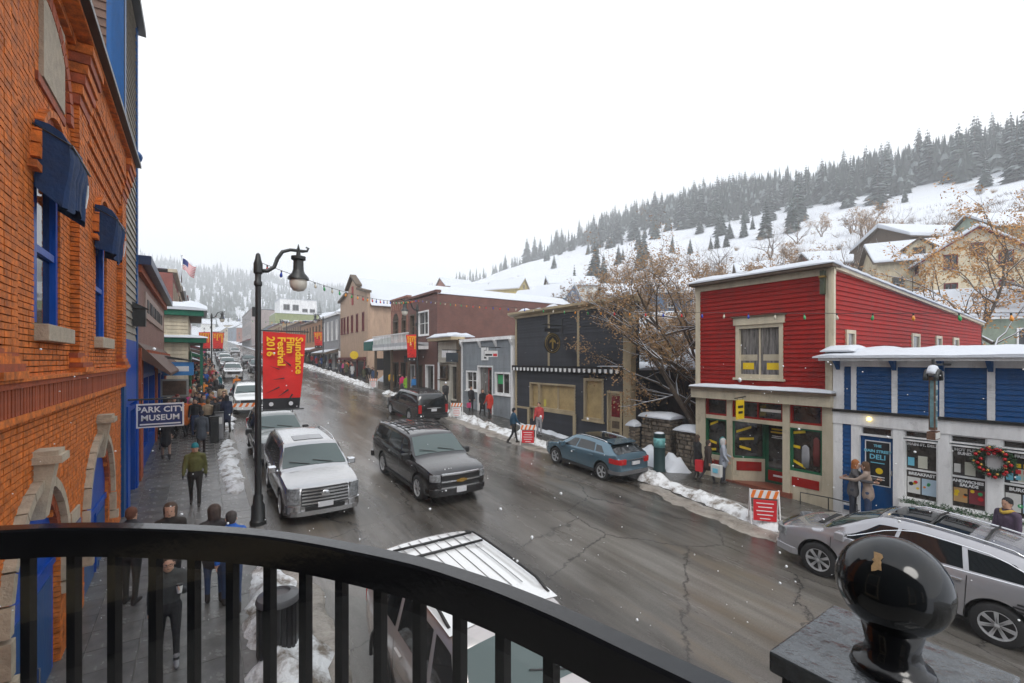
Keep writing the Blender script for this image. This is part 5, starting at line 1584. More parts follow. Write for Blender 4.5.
hh(830, 76, .0, 'rust cottage with snow roof hidden in brown brush', 45, 7, 8, 3, 2.2, REDH, WOODD, 2)
hh(760, 84, .0, 'tan cottage with snow roof hidden in brown brush', 35, 8, 8, 3, 2.2, TANW, WOODD, 2)
hh(1005, 60, .5, 'sage house with snow roof high above the orange tree', 50, 8, 9, 4, 2.4, SAGE, WOODD, 2)
rr = random.Random(5)
spots = [(212, 200), (219, 230), (226, 260), (232, 290), (214, 300), (240, 320), (222, 330), (206, 260), (249, 300), (262, 330), (236, 360), (275, 300), (300, 280), (330, 260), (350, 240), (208, 350), (255, 370), (284, 350), (405, 190), (430, 175), (455, 165)]
wl_ = [CRH, TANW, REDH, SLT, WHH, PKW, OCH, GRW]
cn = ['cream', 'tan', 'rust', 'slate', 'white', 'pink', 'ochre', 'grey']
for i, (px, dist) in enumerate(spots):
    k = rr.randrange(8)
    p = on_hill(px, dist); p.z += 1.2
    if abs(p.x - 8) < 12 and p.y < 390: p.x = -16 - rr.uniform(0, 10)
    house('far %s house with snow roof at the head of the valley' % cn[k], p, R(rr.uniform(0, 90)), rr.uniform(8, 12), rr.uniform(9, 14), rr.uniform(5, 8), rr.uniform(2.5, 4), wl_[k], WOODD, 2, floors=2, group='%s houses at the head of the valley' % cn[k], name='far_house')

# the building that carries the viewer's balcony (beside and behind the viewer)
B = thing('balcony_building', 'dark boarded building that carries the balcony', 'building', (FXL, -2, sw(-2)))
m2 = MB(); m2.box(FXL - 10, FXL - .05, -12, 4.9, -5.6, 5.0); part(m2, 'wall', DARKG, B)
siding(F, B, DARKG, -12, 4.9, -1.6, 5.0, .25)
for yw in (-7.5, -3.5, .6):
    window(F, B, yw, yw + 1.3, -1.2, 1.2, TAN, .12, 1, 2, GLASS, depth=-.05, proud=.1)
# ================================================================== vegetation
NEED = M('pine_needles', (.032, .05, .038), .8, var=.4, scale=1.2, rand=.35)
FROST = M('frosted_needles', (.20, .23, .235), .85, var=.25, scale=1.5)
BARK = M('bark', (.085, .062, .045), .85, var=.35, scale=12, bump=.4, bscale=30)
TWIG = M('twig_brown', (.13, .088, .06), .85, var=.3, scale=3, rand=.25)
LEAFB = M('dry_leaf', (.30, .175, .075), .7, var=.4, scale=3, rand=.2)
LEAFO = M('orange_leaf', (.40, .20, .05), .7, var=.4, scale=2, rand=.15)
def pine_meshes(seed, h=1.0, wide=.2, tiers=17):
    r_ = random.Random(seed)
    t = MB(); t.tube([(0, 0, 0), (0, 0, h * .5), (0, 0, h * .97)], [h * .018, h * .012, h * .002], 5)
    c = MB()
    for i in range(tiers):
        f = i / (tiers - 1)
        z = h * (.09 + .88 * f)
        rad = h * wide * (1 - f) ** .85 + h * .012
        n = max(5, int(11 * (1 - f) + 4))
        for k in range(n):
            a = 2 * math.pi * (k + r_.uniform(-.35, .35)) / n + i * .7
            L = rad * r_.uniform(.65, 1.12)
            dz = -L * r_.uniform(.25, .55)
            w = L * r_.uniform(.28, .45)
            ca, sa = math.cos(a), math.sin(a)
            p0 = (0.15 * L * ca, .15 * L * sa, z + h * .02)
            pm1 = (.6 * L * ca - w * sa, .6 * L * sa + w * ca, z + dz * .55 - h * .012)
            pm2 = (.6 * L * ca + w * sa, .6 * L * sa - w * ca, z + dz * .55 - h * .012)
            p1 = (L * ca, L * sa, z + dz)
            pt = (.58 * L * ca, .58 * L * sa, z + dz * .35 + h * .008)
            c.cur = 1 if r_.random() < .20 else 0
            c.add([p0, pm1, p1, pm2, pt], [(0, 1, 4), (1, 2, 4), (2, 3, 4), (3, 0, 4)])
    return t.mesh('trunk', BARK), c.mesh('crown', [NEED, FROST], fix=False)
pines = [pine_meshes(s, 1.0, w) for s, w in ((1, .23), (2, .2), (3, .25), (4, .19))]
def pine(p, h, k, label, group, rr):
    T = thing('pine_tree', label, 'tree', p, rr.uniform(0, 6.28), group)
    tm, cm = pines[k]
    inst(tm, 'trunk', T, (0, 0, -.03 * h), (0, 0, 0), (h, h, h))
    inst(cm, 'crown', T, (0, 0, 0), (rr.uniform(-.03, .03), rr.uniform(-.03, .03), 0), (h * rr.uniform(.85, 1.15), h * rr.uniform(.85, 1.15), h))
rr = random.Random(21)
n = 0
tries = 0
pts = []
LBL = 'snow dusted dark pine in the forest along the hill crest'
while n < 225 and tries < 6000:
    tries += 1
    y = rr.uniform(-30, 330); x = rr.uniform(205, 312)
    dens = sstep(215, 250, x + 34 * nz(y / 34.0, 8.0) + 22 * nz(y / 12.0, x / 12.0, 5.0)) * (1 - .75 * sstep(230, 340, y))
    if rr.random() > dens: continue
    if any((x - a) ** 2 + (y - b) ** 2 < 9 for a, b in pts): continue
    pts.append((x, y)); n += 1
    pine((x, y, terrain(x, y) - .3), rr.uniform(11, 24), rr.randrange(4), LBL, 'pines along the hill crest', rr)
for px, dist, h in ((985, 150, 13), (1017, 140, 19), (848, 190, 15), (830, 205, 12), (792, 178, 11), (770, 215, 15), (745, 225, 14), (712, 235, 16), (700, 222, 12), (688, 250, 17), (668, 262, 15), (655, 240, 18), (634, 280, 20), (612, 262, 14), (600, 300, 16), (588, 270, 9), (730, 190, 8), (560, 330, 12), (548, 300, 10), (574, 115, 11), (505, 380, 14), (520, 420, 14), (672, 200, 9), (645, 190, 8), (690, 180, 7), (905, 165, 7), (880, 150, 6), (925, 200, 16), (895, 210, 17), (960, 190, 13)):
    p = on_hill(px, dist)
    pine(p - Vector((0, 0, .3)), h, rr.randrange(4), 'single snow dusted pine standing on the open snow slope', 'pines on the open slope', rr)
for _ in range(34):
    px, dist, h = rr.uniform(530, 800), rr.uniform(150, 300), rr.uniform(5, 15)
    p = on_hill(px, dist)
    if p.x < 105 or p.x > 250: continue
    pine(p - Vector((0, 0, .3)), h, rr.randrange(4), 'single snow dusted pine standing on the open snow slope', 'pines on the open slope', rr)
for px, dist, h in ((288, 290, 18), (297, 300, 20), (309, 285, 28), (320, 300, 20), (280, 310, 14)):
    p = on_hill(px, dist); p.z = max(p.z, 8)
    pine(p - Vector((0, 0, .3)), h, rr.randrange(4), 'tall dark pine behind the olive and white block', 'pines behind the olive and white block', rr)
# the rest of the crest forest, and the far forest: too many and too far to count
def cone_tree(mb, x, y, z, h, w, r_, tiers=7, k=4):
    """ragged low-cost conifer: stacked star shaped skirts"""
    for t in range(tiers):
        f = t / tiers
        a0 = r_.uniform(0, 6)
        rad = w * (1 - f) ** .8 * r_.uniform(.8, 1.15)
        zb, za = z + h * (.06 + .86 * f), z + h * (.06 + .86 * f) + h * (1.5 / tiers)
        vs = [(x + rad * (1 if i % 2 else .42) * math.cos(a0 + math.pi * i / k) * r_.uniform(.75, 1.2), y + rad * (1 if i % 2 else .42) * math.sin(a0 + math.pi * i / k) * r_.uniform(.75, 1.2), zb - (rad * .28 if i % 2 else 0)) for i in range(2 * k)] + [(x, y, za)]
        mb.cur = 1 if r_.random() < .16 else 0
        mb.add(vs, [(i, (i + 1) % (2 * k), 2 * k) for i in range(2 * k)])
m2 = MB()
n = 0
while n < 5200:
    y = rr.uniform(-60, 420); x = rr.uniform(225, 345)
    dens = sstep(226, 268, x + 26 * nz(y / 34.0, 8.0) + 14 * nz(y / 12.0, x / 12.0, 5.0)) * (1 - .92 * sstep(190, 330, y))
    n += 1
    if rr.random() > dens: continue
    cone_tree(m2, x, y, terrain(x, y) - .3, rr.uniform(6, 19), rr.uniform(1.8, 3.2), rr)
solo(m2, 'crest_forest', [NEED, FROST], 'dense dark pine forest filling the hill crest', 'forest', kind='stuff', fix=False)
m2 = MB()
for _ in range(5200):
    y = rr.uniform(430, 1080) ; x = rr.uniform(-420, 420)
    if nz(x / 75.0, y / 75.0, 3.0) + .35 * nz(x / 25.0, y / 25.0, 1.0) < -.22: continue
    cone_tree(m2, x, y, terrain(x, y) - .5, rr.uniform(10, 20), rr.uniform(2.2, 4.2), rr, 4, 3)
solo(m2, 'far_forest', [NEED, FROST], 'hazy pine forest on the far hill at the end of the street', 'forest', kind='stuff', fix=False)

# ------------------------------------------------------------------ bare deciduous trees
def grow(mb, leaf, snow, r_, p, d, L, rad, level, maxl, leafp, lsize, up=.25, sides=(7, 6, 4, 3), keep=None):
    p = Vector(p); d = Vector(d).normalized()
    nseg = 5 if level == 0 else 4
    path, rads = [p.copy()], [rad]
    for i in range(nseg):
        d = (d + Vector((r_.gauss(0, .16), r_.gauss(0, .16), r_.gauss(0, .12) + up * .12))).normalized()
        if keep is not None and not keep(p + d * (L / nseg)):
            d = Vector((d.x * .3, abs(d.y) + .4, d.z)).normalized()
        p = p + d * (L / nseg)
        path.append(p.copy()); rads.append(rad * (1 - .62 * (i + 1) / nseg))
    mb.tube(path, rads, sides[min(level, 3)], cap=False)
    if snow is not None and rad > .010:
        sp = [q + Vector((0, 0, r0 * .75)) for q, r0 in zip(path, rads)]
        snow.tube(sp, [max(.008, r0 * .62) for r0 in rads], 4, cap=False)
    if level < maxl:
        nc = r_.randint(4, 6) if level == 0 else r_.randint(3, 5)
        for c in range(nc):
            t = r_.uniform(.25, 1.0) if c else 1.0
            k = min(nseg - 1, int(t * nseg))
            q = path[k].lerp(path[k + 1], t * nseg - k) if k < nseg else path[-1]
            nd = (d + Vector((r_.gauss(0, .75), r_.gauss(0, .75), r_.gauss(.1, .4)))).normalized()
            grow(mb, leaf, snow, r_, q, nd, L * r_.uniform(.5, .72), rads[k] * .62, level + 1, maxl, leafp, lsize, up, sides, keep)
    if leaf is not None and level >= maxl - 1:
        for q in path[1:]:
            if r_.random() < leafp:
                for _ in range(r_.randint(4, 8)):
                    c = q + Vector((r_.gauss(0, .12), r_.gauss(0, .12), r_.gauss(-.1, .12)))
                    a = Vector((r_.gauss(0, 1), r_.gauss(0, 1), r_.gauss(-.6, .6))).normalized() * lsize * r_.uniform(.6, 1.3)
                    b = a.orthogonal().normalized() * lsize * .45
                    leaf.add([c, c + a * .5 + b, c + a, c + a * .5 - b], [(0, 1, 2, 3)])
def tree(label, base, stems, seed, leafp, lmat, lsize, maxl=3, snow=True, cat='tree', group=None, name='bare_tree', up=.25, keep=None):
    r_ = random.Random(seed)
    T = thing(name, label, cat, base, 0, group)
    w, l, s = MB(), MB(), (MB() if snow else None)
    for (p, d, L, rad) in stems:
        grow(w, l, s, r_, Vector(base) + Vector(p), d, L, rad, 0, maxl, leafp, lsize, up, keep=keep)
    part(w, 'trunk', BARK, T, smooth=True, fix=False)
    if l.f: part(l, 'crown', lmat, T, fix=False)
    if s is not None: part(s, 'snow', SNOW, T, smooth=True, fix=False)
    return T
tree('leaning bare tree with brown leaves and snow lined limbs behind the stone wall', (18.3, 11.6, -4.5),
     [((-.3, .3, 3.4), (-.45, .62, .8), 4.2, .085), ((-.1, .3, 3.6), (-.2, -.1, 1), 3.8, .08), ((0, 0, 0), (-.16, .14, 1), 5.6, .17), ((-.9, .8, 4.6), (-.42, .30, .75), 3.6, .10), ((-.7, .6, 4.0), (-.62, .55, .45), 3.4, .085),
      ((.05, .1, 0), (.05, .12, 1), 5.6, .13), ((.2, .7, 5.0), (.0, .25, 1), 3.2, .07), ((-.3, .3, 2.5), (-.6, .75, .7), 3.2, .07), ((0, .3, 3.2), (-.75, .1, .5), 2.4, .05), ((-.2, .5, 3.6), (-.3, .9, .35), 2.2, .05)],
     4, .72, LEAFB, .095, 3, keep=lambda p: p.y > 11.3 + max(0, 17.2 - p.x) * .35)
bo = (42.0, 6.6, terrain(42, 6.6) - .2)
tree('orange leaved tree behind the red shop', bo, [((0, 0, 0), (-.15, .1, 1), 6.0, .22), ((-.3, .2, 3.0), (-.7, .5, .7), 5.0, .12), ((-.2, 0, 3.6), (.4, .8, .9), 5, .12), ((-.4, .3, 5), (-.5, -.4, 1), 4.5, .1), ((0, .2, 2.4), (-.5, 1.0, .5), 4.5, .1)], 9, .42, LEAFO, .15, 3, name='autumn_tree')
bo = (50.0, 2.6, terrain(50, 2.6) - .2)
tree('orange leaved tree further up behind the red shop', bo, [((0, 0, 0), (.05, .1, 1), 6.5, .22), ((0, .2, 3.0), (-.6, .6, .8), 5.0, .12), ((.1, 0, 3.6), (.4, .8, .9), 5, .12), ((.1, .2, 5), (-.5, -.4, 1), 4.5, .1), ((0, .2, 3), (.1, 1.0, .6), 5, .1)], 12, .45, LEAFO, .16, 3, name='autumn_tree')
# prototypes for the hillside
def proto_tree(seed, leafp, lmat, h, maxl=3):
    r_ = random.Random(seed)
    w, l, s = MB(), MB(), MB()
    for k in range(3):
        a = k * 2.1 + r_.uniform(-.4, .4)
        grow(w, l, s, r_, Vector((0, 0, 0)), Vector((.35 * math.cos(a), .35 * math.sin(a), 1)), h * .42, h * .014, 0, maxl, leafp, h * .022)
    return w.mesh('trunk', TWIG, fix=False), (l.mesh('crown', lmat, fix=False) if l.f else None), s.mesh('snow', SNOW, fix=False)
pt = [proto_tree(31, .13, LEAFB, 8), proto_tree(32, .0, LEAFB, 8), proto_tree(33, .22, LEAFB, 7)]
def put_tree(p, k, sc, rr, label, group, name='bare_tree'):
    T = thing(name, label, 'tree', p, rr.uniform(0, 6.28), group)
    for me, nm in zip(pt[k], ('trunk', 'crown', 'snow')):
        if me is None or (nm == 'snow' and rr.random() < .5): continue
        inst(me, nm, T, (0, 0, -.2), (0, 0, 0), (sc, sc, sc))
lab = ['bare brown tree with a few dry leaves on the lower hillside', 'leafless grey brown tree on the lower hillside', 'bare tree with orange brown leaves on the lower hillside']
for px, dist, k, sc in ((845, 62, 1, 1.1), (862, 58, 1, 1.0), (828, 60, 0, .9), (800, 52, 0, .9), (775, 56, 0, 1.0), (748, 60, 2, 1.1), (722, 50, 2, 1.0), (700, 46, 2, 1.1), (680, 48, 0, 1.1), (660, 42, 2, 1.0), (640, 44, 0, 1.1), (622, 48, 2, 1.0), (600, 54, 0, 1.0), (585, 60, 1, 1.0), (735, 70, 0, 1.2), (760, 72, 2, 1.2), (690, 66, 0, 1.2), (650, 68, 2, 1.2), (615, 72, 0, 1.2),
                        (590, 78, 1, 1.2), (995, 70, 0, 1.2), (1015, 66, 1, 1.2), (975, 75, 0, 1.1), (940, 80, 1, 1.1), (890, 80, 0, 1.0), (870, 84, 1, 1.0), (815, 80, 0, 1.0), (785, 84, 0, 1.1), (710, 82, 2, 1.1), (560, 84, 1, .9), (880, 46, 1, .9), (1010, 52, 2, 1.1), (985, 58, 2, 1.1)):
    p = on_hill(px, dist)
    put_tree(p, k, sc * 1.25, rr, lab[k], 'bare trees on the lower hillside')
for _ in range(70):
    px, dist = rr.uniform(540, 900), rr.uniform(44, 130)
    p = on_hill(px, dist)
    if p.x < 37: continue
    k = rr.choice((0, 0, 1, 2, 2))
    put_tree(p, k, rr.uniform(.9, 1.5), rr, lab[k], 'bare trees on the lower hillside')
# shrubs
def shrub_mesh(seed, lmat):
    r_ = random.Random(seed)
    m3 = MB()
    for _ in range(70):
        a = r_.uniform(0, 6.28); t = r_.uniform(.2, .9)
        d = Vector((math.cos(a) * t, math.sin(a) * t, 1)).normalized()
        p = Vector((r_.gauss(0, .25), r_.gauss(0, .25), 0))
        L = r_.uniform(1.2, 2.4)
        q = p + d * L * .6; e = q + (d + Vector((r_.gauss(0, .3), r_.gauss(0, .3), .1))).normalized() * L * .4
        s = d.orthogonal().normalized() * .02
        m3.add([p - s, p + s, q + s * .6, q - s * .6, e], [(0, 1, 2, 3), (3, 2, 4)])
        for _k in range(3):
            b = p.lerp(q, r_.uniform(.4, 1)); f = b + (d + Vector((r_.gauss(0, .6), r_.gauss(0, .6), r_.gauss(0, .4)))).normalized() * L * .35
            m3.add([b - s * .5, b + s * .5, f], [(0, 1, 2)])
    return m3.mesh('bare_shrub', lmat, fix=False)
SHB = [M('brush_brown', (.12, .082, .056), .9, var=.3, scale=2, rand=.25), M('brush_grey', (.16, .13, .11), .9, var=.3, scale=2, rand=.2), M('brush_tan', (.24, .15, .07), .9, var=.3, scale=2, rand=.2)]
shm = [shrub_mesh(41, SHB[0]), shrub_mesh(42, SHB[1]), shrub_mesh(43, SHB[2])]
sl = ['brown leafless shrub on the snowy hillside', 'grey leafless shrub on the snowy hillside', 'tan leafless shrub on the snowy hillside']
n = 0; tries = 0
while n < 280 and tries < 9000:
    tries += 1
    px = rr.uniform(520, 1080); dist = rr.uniform(42, 165) 
    p = on_hill(px, dist)
    if p.x < 38 or p.x > 215: continue
    if rr.random() > sstep(-.28, .25, nz(p.x / 22.0, p.y / 26.0, 6.0)) * (1 - .93 * sstep(90, 135, p.x)): continue
    k = rr.choice((0, 0, 1, 2, 2))
    o = inst(shm[k], 'bare_shrub', None, p - Vector((0, 0, .1)), (0, 0, rr.uniform(0, 6.28)))
    s = rr.uniform(.7, 1.5); o.scale = (s, s, s * rr.uniform(.8, 1.2))
    tag(o, sl[k], 'shrub', ['brown', 'grey', 'tan'][k] + ' shrubs on the hillside')
    n += 1
# low brush: more of the same than anyone could count
m2 = MB()
for _ in range(9000):
    px = rr.uniform(470, 1090); dist = rr.uniform(60, 330)
    p = on_hill(px, dist)
    if p.x < 45 or p.x > 262: continue
    if rr.random() > sstep(-.05, .35, nz(p.x / 30.0, p.y / 40.0, 16.0)) * (1 - .7 * sstep(110, 190, p.x)): continue
    for _k in range(7):
        d = Vector((rr.gauss(0, .6), rr.gauss(0, .6), 1)).normalized() * rr.uniform(.6, 1.7)
        b = p + Vector((rr.gauss(0, .5), rr.gauss(0, .5), -.1)); s = d.orthogonal().normalized() * .05
        m2.add([b - s, b + s, b + d], [(0, 1, 2)])
solo(m2, 'hillside_brush', SHB[0], 'low brown brush poking through the hillside snow', 'brush', kind='stuff', fix=False)
# ================================================================== vehicles
def lerp_list(pts, x):
    if x <= pts[0][0]: return pts[0][1]
    for a, b in zip(pts[:-1], pts[1:]):
        if x <= b[0]:
            t = (x - a[0]) / max(1e-6, b[0] - a[0])
            return a[1] + (b[1] - a[1]) * t
    return pts[-1][1]
def chaikin(pts, it=2):
    for _ in range(it):
        o = [pts[0]]
        for a, b in zip(pts[:-1], pts[1:]):
            o.append((a[0] * .75 + b[0] * .25, a[1] * .75 + b[1] * .25)); o.append((a[0] * .25 + b[0] * .75, a[1] * .25 + b[1] * .75))
        o.append(pts[-1]); pts = o
    return pts
def carpaint(key, col, metal=.7, rough=.26):
    return M(key, col, rough, metal=metal, var=.0, coat=1.0, dirt=(tuple(c * .7 + .015 for c in col), .9, .66))
LAMP = M('lamp_glass', (.20, .21, .22), .06, var=.6, scale=14, spec=.9)
TAIL = M('tail_lamp', (.42, .012, .014), .12, var=.2, scale=10, spec=.8)
PLATE = M('plate', (.55, .56, .58), .4, var=.1)
TRIMB = M('black_trim', (.015, .015, .016), .5, var=.2)
AMBER = emit('lit_headlamp', (1.0, .78, .45), 1.6)

def wheel_meshes(r, w, spokes, key):
    t = MB(); t.lathe([(r * .66, -w / 2), (r * .9, -w / 2), (r * .985, -w / 2 * .8), (r, -w / 4), (r, w / 4), (r * .985, w / 2 * .8), (r * .9, w / 2), (r * .66, w / 2)], 28, ax='y', cap=False)
    tm = t.mesh(key + '_tyre', RUBBER, True, angle=50)
    m = MB()
    ri = r * .67
    prof = [(ri, -w / 2 * .98), (ri, w / 2 * .98), (ri * .93, w / 2 * .98), (ri * .9, w * .25), (0, w * .2)]
    m.lathe(prof, 24, ax='y')
    m.lathe([(ri * .16, w * .2), (ri * .16, w * .46), (ri * .1, w * .48)], 10, ax='y')
    for k in range(spokes):
        a = 2 * math.pi * k / spokes
        for off in (-.07, .07):
            mt = Matrix.Rotation(-a + off, 4, 'Y') @ Matrix.Translation((0, w * .40, ri * .53))
            m.mbox(mt, ri * .12, w * .12, ri * .86)
    rm = m.mesh(key + '_rim', ALLOY, False)
    d = MB(); d.lathe([(0, w * .21), (ri * .9, w * .26), (ri * .9, w * .265), (0, w * .215)], 20, ax='y')
    dm = d.mesh(key + '_hub', TRIMB)
    return tm, rm, dm

class Car:
    def __init__(s, name, label, spec, pm, cat='car', group=None):
        s.sp = spec; s.L, s.W, s.H = spec['L'], spec['W'], spec['H']
        s.root = thing(name, label, cat, (0, 0, 0), 0, group)
        s.top = chaikin(spec['top'], 2)
        L, w = s.L, s.W / 2
        fr = spec.get('nose', .55); rr_ = spec.get('tail', .3)
        s.wid = chaikin([(-L / 2, w * .80), (-L / 2 + rr_ * .3, w * .93), (-L / 2 + rr_, w * .985), (-.2 * L, w), (.15 * L, w), (L / 2 - fr, w * .975), (L / 2 - fr * .4, w * .93), (L / 2 - fr * .12, w * .82), (L / 2, w * .68)], 2)
        s.belt = spec['belt']; s.pm = pm
        s.body()
    def half(s, x):
        sp = s.sp
        zt, zb, w = lerp_list(s.top, x), lerp_list(s.belt, x), lerp_list(s.wid, x)
        z0 = lerp_list(sp['bottom'], x)
        g = max(0, min(1, (zt - zb) / max(.1, s.H - zb - .05)))
        t = max(0, min(1, (zt - zb) / .22)); t = t * t * (3 - 2 * t)
        zs = min(zb, zt - .05)
        zm = z0 + (zs - z0)
        tum = sp.get('tumble', .17)
        low = [(0, z0), (w * .86, z0), (w * .965, z0 + .07), (w * .995, z0 + (zm - z0) * .38), (w * 1.0, z0 + (zm - z0) * .68), (w * .985, zs - .02)]
        hood = [(w * .955, zs + (zt - zs) * .55), (w * .87, zt - .012), (w * .72, zt + .008), (w * .36, zt + .022), (0, zt + .026)]
        wt = w - tum * g
        cab = [(w * .955, zb + .025), (wt - .015, zt - .10 * min(1, g * 1.4) - .01), (wt - .10, zt - .022), (wt * .5, zt + .012), (0, zt + .022)]
        up = [(a[0] + (b[0] - a[0]) * t, a[1] + (b[1] - a[1]) * t) for a, b in zip(hood, cab)]
        return low + up
    def P(s, x, k):
        """k: fractional ring index 0..10"""
        h = s.half(x); i = min(9, int(k)); f = k - i
        return (h[i][0] + (h[i + 1][0] - h[i][0]) * f, h[i][1] + (h[i + 1][1] - h[i][1]) * f)
    def body(s):
        L = s.L
        xs_ = sorted({round(p[0], 3) for p in s.top} | {round(p[0], 3) for p in s.wid} | {round(-L / 2 + L * i / 36, 3) for i in range(37)})
        o_ = []
        for x in xs_:
            if not o_ or x - o_[-1] > .012: o_.append(x)
        xs_ = o_; xs_[0], xs_[-1] = -L / 2, L / 2
        m = MB()
        rings = []
        for x in xs_:
            h = s.half(x)
            rings.append([(x, y, z) for y, z in h] + [(x, -y, z) for y, z in h[-2:0:-1]])
        n = len(rings[0])
        m.add([p for r_ in rings for p in r_], [(i * n + k, i * n + (k + 1) % n, (i + 1) * n + (k + 1) % n, (i + 1) * n + k) for i in range(len(rings) - 1) for k in range(n)] + [tuple(range(n)), tuple((len(rings) - 1) * n + k for k in range(n))[::-1]])
        o = part(m, 'body', [s.pm, TRIMB], s.root, world=False, smooth=True)
        # wheel arches
        cut = MB(); R_ = s.sp['wr'] + .065
        for x in (s.sp['xf'], s.sp['xr']):
            for sd in (-1, 1):
                cut.lathe([(R_, -.22), (R_, .22)], 28, (x, sd * (s.W / 2 - .10), s.sp['wr'] + .02), 'y')
        cme = cut.mesh('cutter', TRIMB); co = bpy.data.objects.new('cutter', cme); C.objects.link(co)
        md = o.modifiers.new('b', 'BOOLEAN'); md.object = co; md.operation = 'DIFFERENCE'; md.solver = 'EXACT'
        apply_mods(o)
        bpy.data.objects.remove(co); bpy.data.meshes.remove(cme)
        me = o.data
        idx = []
        for p in me.polygons:
            c = p.center; k = 0
            for x in (s.sp['xf'], s.sp['xr']):
                r_ = math.hypot(c.x - x, c.z - s.sp['wr'] - .02)
                if r_ < R_ + .004 and abs(c.y) > s.W / 2 - .34 and (abs(p.normal.y) < .5 or abs(c.y) < s.W / 2 - .25): k = 1
            if c.z < lerp_list(s.sp['bottom'], c.x) + s.sp.get('clad', .05): k = 1
            idx.append(k)
        while len(me.materials) < 2: me.materials.append(TRIMB)
        me.materials[0] = s.pm; me.materials[1] = TRIMB
        me.polygons.foreach_set('material_index', idx)
        me.polygons.foreach_set('use_smooth', [True] * len(me.polygons))
        me.set_sharp_from_angle(angle=R(38))
        s.bodyo = o
        # arch lips
        lm = s.sp.get('lip')
        if lm:
            for x in (s.sp['xf'], s.sp['xr']):
                for sd in (-1, 1):
                    q = MB(); q.tube([(x + (R_ + .01) * math.cos(a), sd * (lerp_list(s.wid, x + (R_) * math.cos(a)) * .995 + .004), s.sp['wr'] + .02 + (R_ + .01) * math.sin(a)) for a in [math.pi * (-.08 + 1.16 * i / 16) for i in range(17)]], .028, 6)
                    part(q, 'wheel_arch_lip', lm, s.root, world=False, smooth=True)
    def add(s, m, name, mat, parent=None, smooth=False, bevel=0):
        return part(m, name, mat, parent or s.root, world=False, smooth=smooth, bevel=bevel)
    def side_patch(s, b0, b1, t0, t1, k0=6.1, k1=6.93, name='side_window', mat=None, off=.006, n=8, nv=4, both=True, thick=.004):
        for sd in ((-1, 1) if both else (1,)):
            rows = []
            for j in range(nv + 1):
                v = j / nv
                r_ = []
                for i in range(n + 1):
                    u = i / n
                    x = (b0 + (b1 - b0) * u) * (1 - v) + (t0 + (t1 - t0) * u) * v
                    y, z = s.P(x, k0 + (k1 - k0) * v)
                    r_.append((x, sd * (y + off), z + off * .3))
                rows.append(r_)
            m = MB(); m.grid(rows); s.add(m, name, mat or GLASS, smooth=True)
    def top_patch(s, x0, x1, s0=.93, s1=.93, name='windshield', mat=None, off=.010, n=8, nv=8, yl=None):
        rows = []
        for j in range(nv + 1):
            v = j / nv
            x = x0 + (x1 - x0) * v
            r_ = []
            dz = (lerp_list(s.top, x + .03) - lerp_list(s.top, x - .03)) / .06
            nl = math.hypot(1, dz); nx, nzz = -dz / nl, 1 / nl
            h = s.half(x); ym = (h[7][0] * .35 + h[8][0] * .65) * (s0 + (s1 - s0) * v)
            for i in range(n + 1):
                u = -1 + 2 * i / n
                y = u * ym
                a = abs(y)
                # z on top curve
                if a > h[9][0]: z = h[8][1] + (h[9][1] - h[8][1]) * (h[8][0] - a) / max(1e-6, h[8][0] - h[9][0])
                else: z = h[9][1] + (h[10][1] - h[9][1]) * (1 - a / max(1e-6, h[9][0]))
                r_.append((x + nx * off, y, z + nzz * off))
            rows.append(r_)
        m = MB(); m.grid(rows); return s.add(m, name, mat or CARGLASS, smooth=True)
    def fx(s, y, front):
        """plan curve: x of the nose or tail at lateral position y"""
        pts = s.wid if not front else s.wid[::-1]
        last = None
        e = pts[0]
        if abs(y) <= e[1]: return e[0] + (.05 if front else -.03) * (1 - (abs(y) / e[1]) ** 2)
        for a, b in zip(pts[:-1], pts[1:]):
            if a[1] <= abs(y) <= b[1]:
                return a[0] + (b[0] - a[0]) * (abs(y) - a[1]) / max(1e-6, b[1] - a[1])
        return pts[len(pts) // 3][0]
    def band(s, front, y0, y1, z0, z1, out, name, mat, thick=.06, n=10, rake=0.0, bevel=.0, parent=None):
        sg = 1 if front else -1
        m = MB()
        W = s.W / 2
        ys_ = [y0 + (y1 - y0) * i / n for i in range(n + 1)]
        P_ = []
        for y in ys_:
            x = s.fx(max(-W * .985, min(W * .985, y)), front)
            yo = y * (1 + out / W)
            P_.append((x + sg * out, yo, x - sg * thick, y * .97))
        vs = []
        for xo, yo, xi, yi in P_:
            vs += [(xo, yo, z0), (xo + sg * rake, yo, z1), (xi + sg * rake, yi, z1), (xi, yi, z0)]
        fs = []
        for i in range(n):
            a, b = i * 4, i * 4 + 4
            for k in range(4): fs.append((a + k, a + (k + 1) % 4, b + (k + 1) % 4, b + k))
        fs += [(0, 1, 2, 3), tuple(n * 4 + k for k in (3, 2, 1, 0))]
        m.add(vs, fs)
        return s.add(m, name, mat, parent, bevel=bevel)
    def seam(s, x, k0=1.6, k1=5.0, slant=0.0):
        for sd in (-1, 1):
            m = MB(); pr = []
            n = 8
            for i in range(n + 1):
                k = k0 + (k1 - k0) * i / n
                xx = x + slant * i / n
                y, z = s.P(xx, k); pr.append((xx, sd * (y + .002), z))
            for a, b in zip(pr[:-1], pr[1:]):
                m.add([(a[0] - .007, a[1], a[2]), (a[0] + .007, a[1], a[2]), (b[0] + .007, b[1], b[2]), (b[0] - .007, b[1], b[2])], [(0, 1, 2, 3)])
            s.add(m, 'door_seam', TRIMB)
    def handle(s, x, k=4.6, mat=None):
        for sd in (-1, 1):
            y, z = s.P(x, k)
            m = MB(); m.box(x - .11, x + .11, sd * y - .035, sd * y + .035, z - .02, z + .02); s.add(m, 'door_handle', mat or s.pm, bevel=.01)
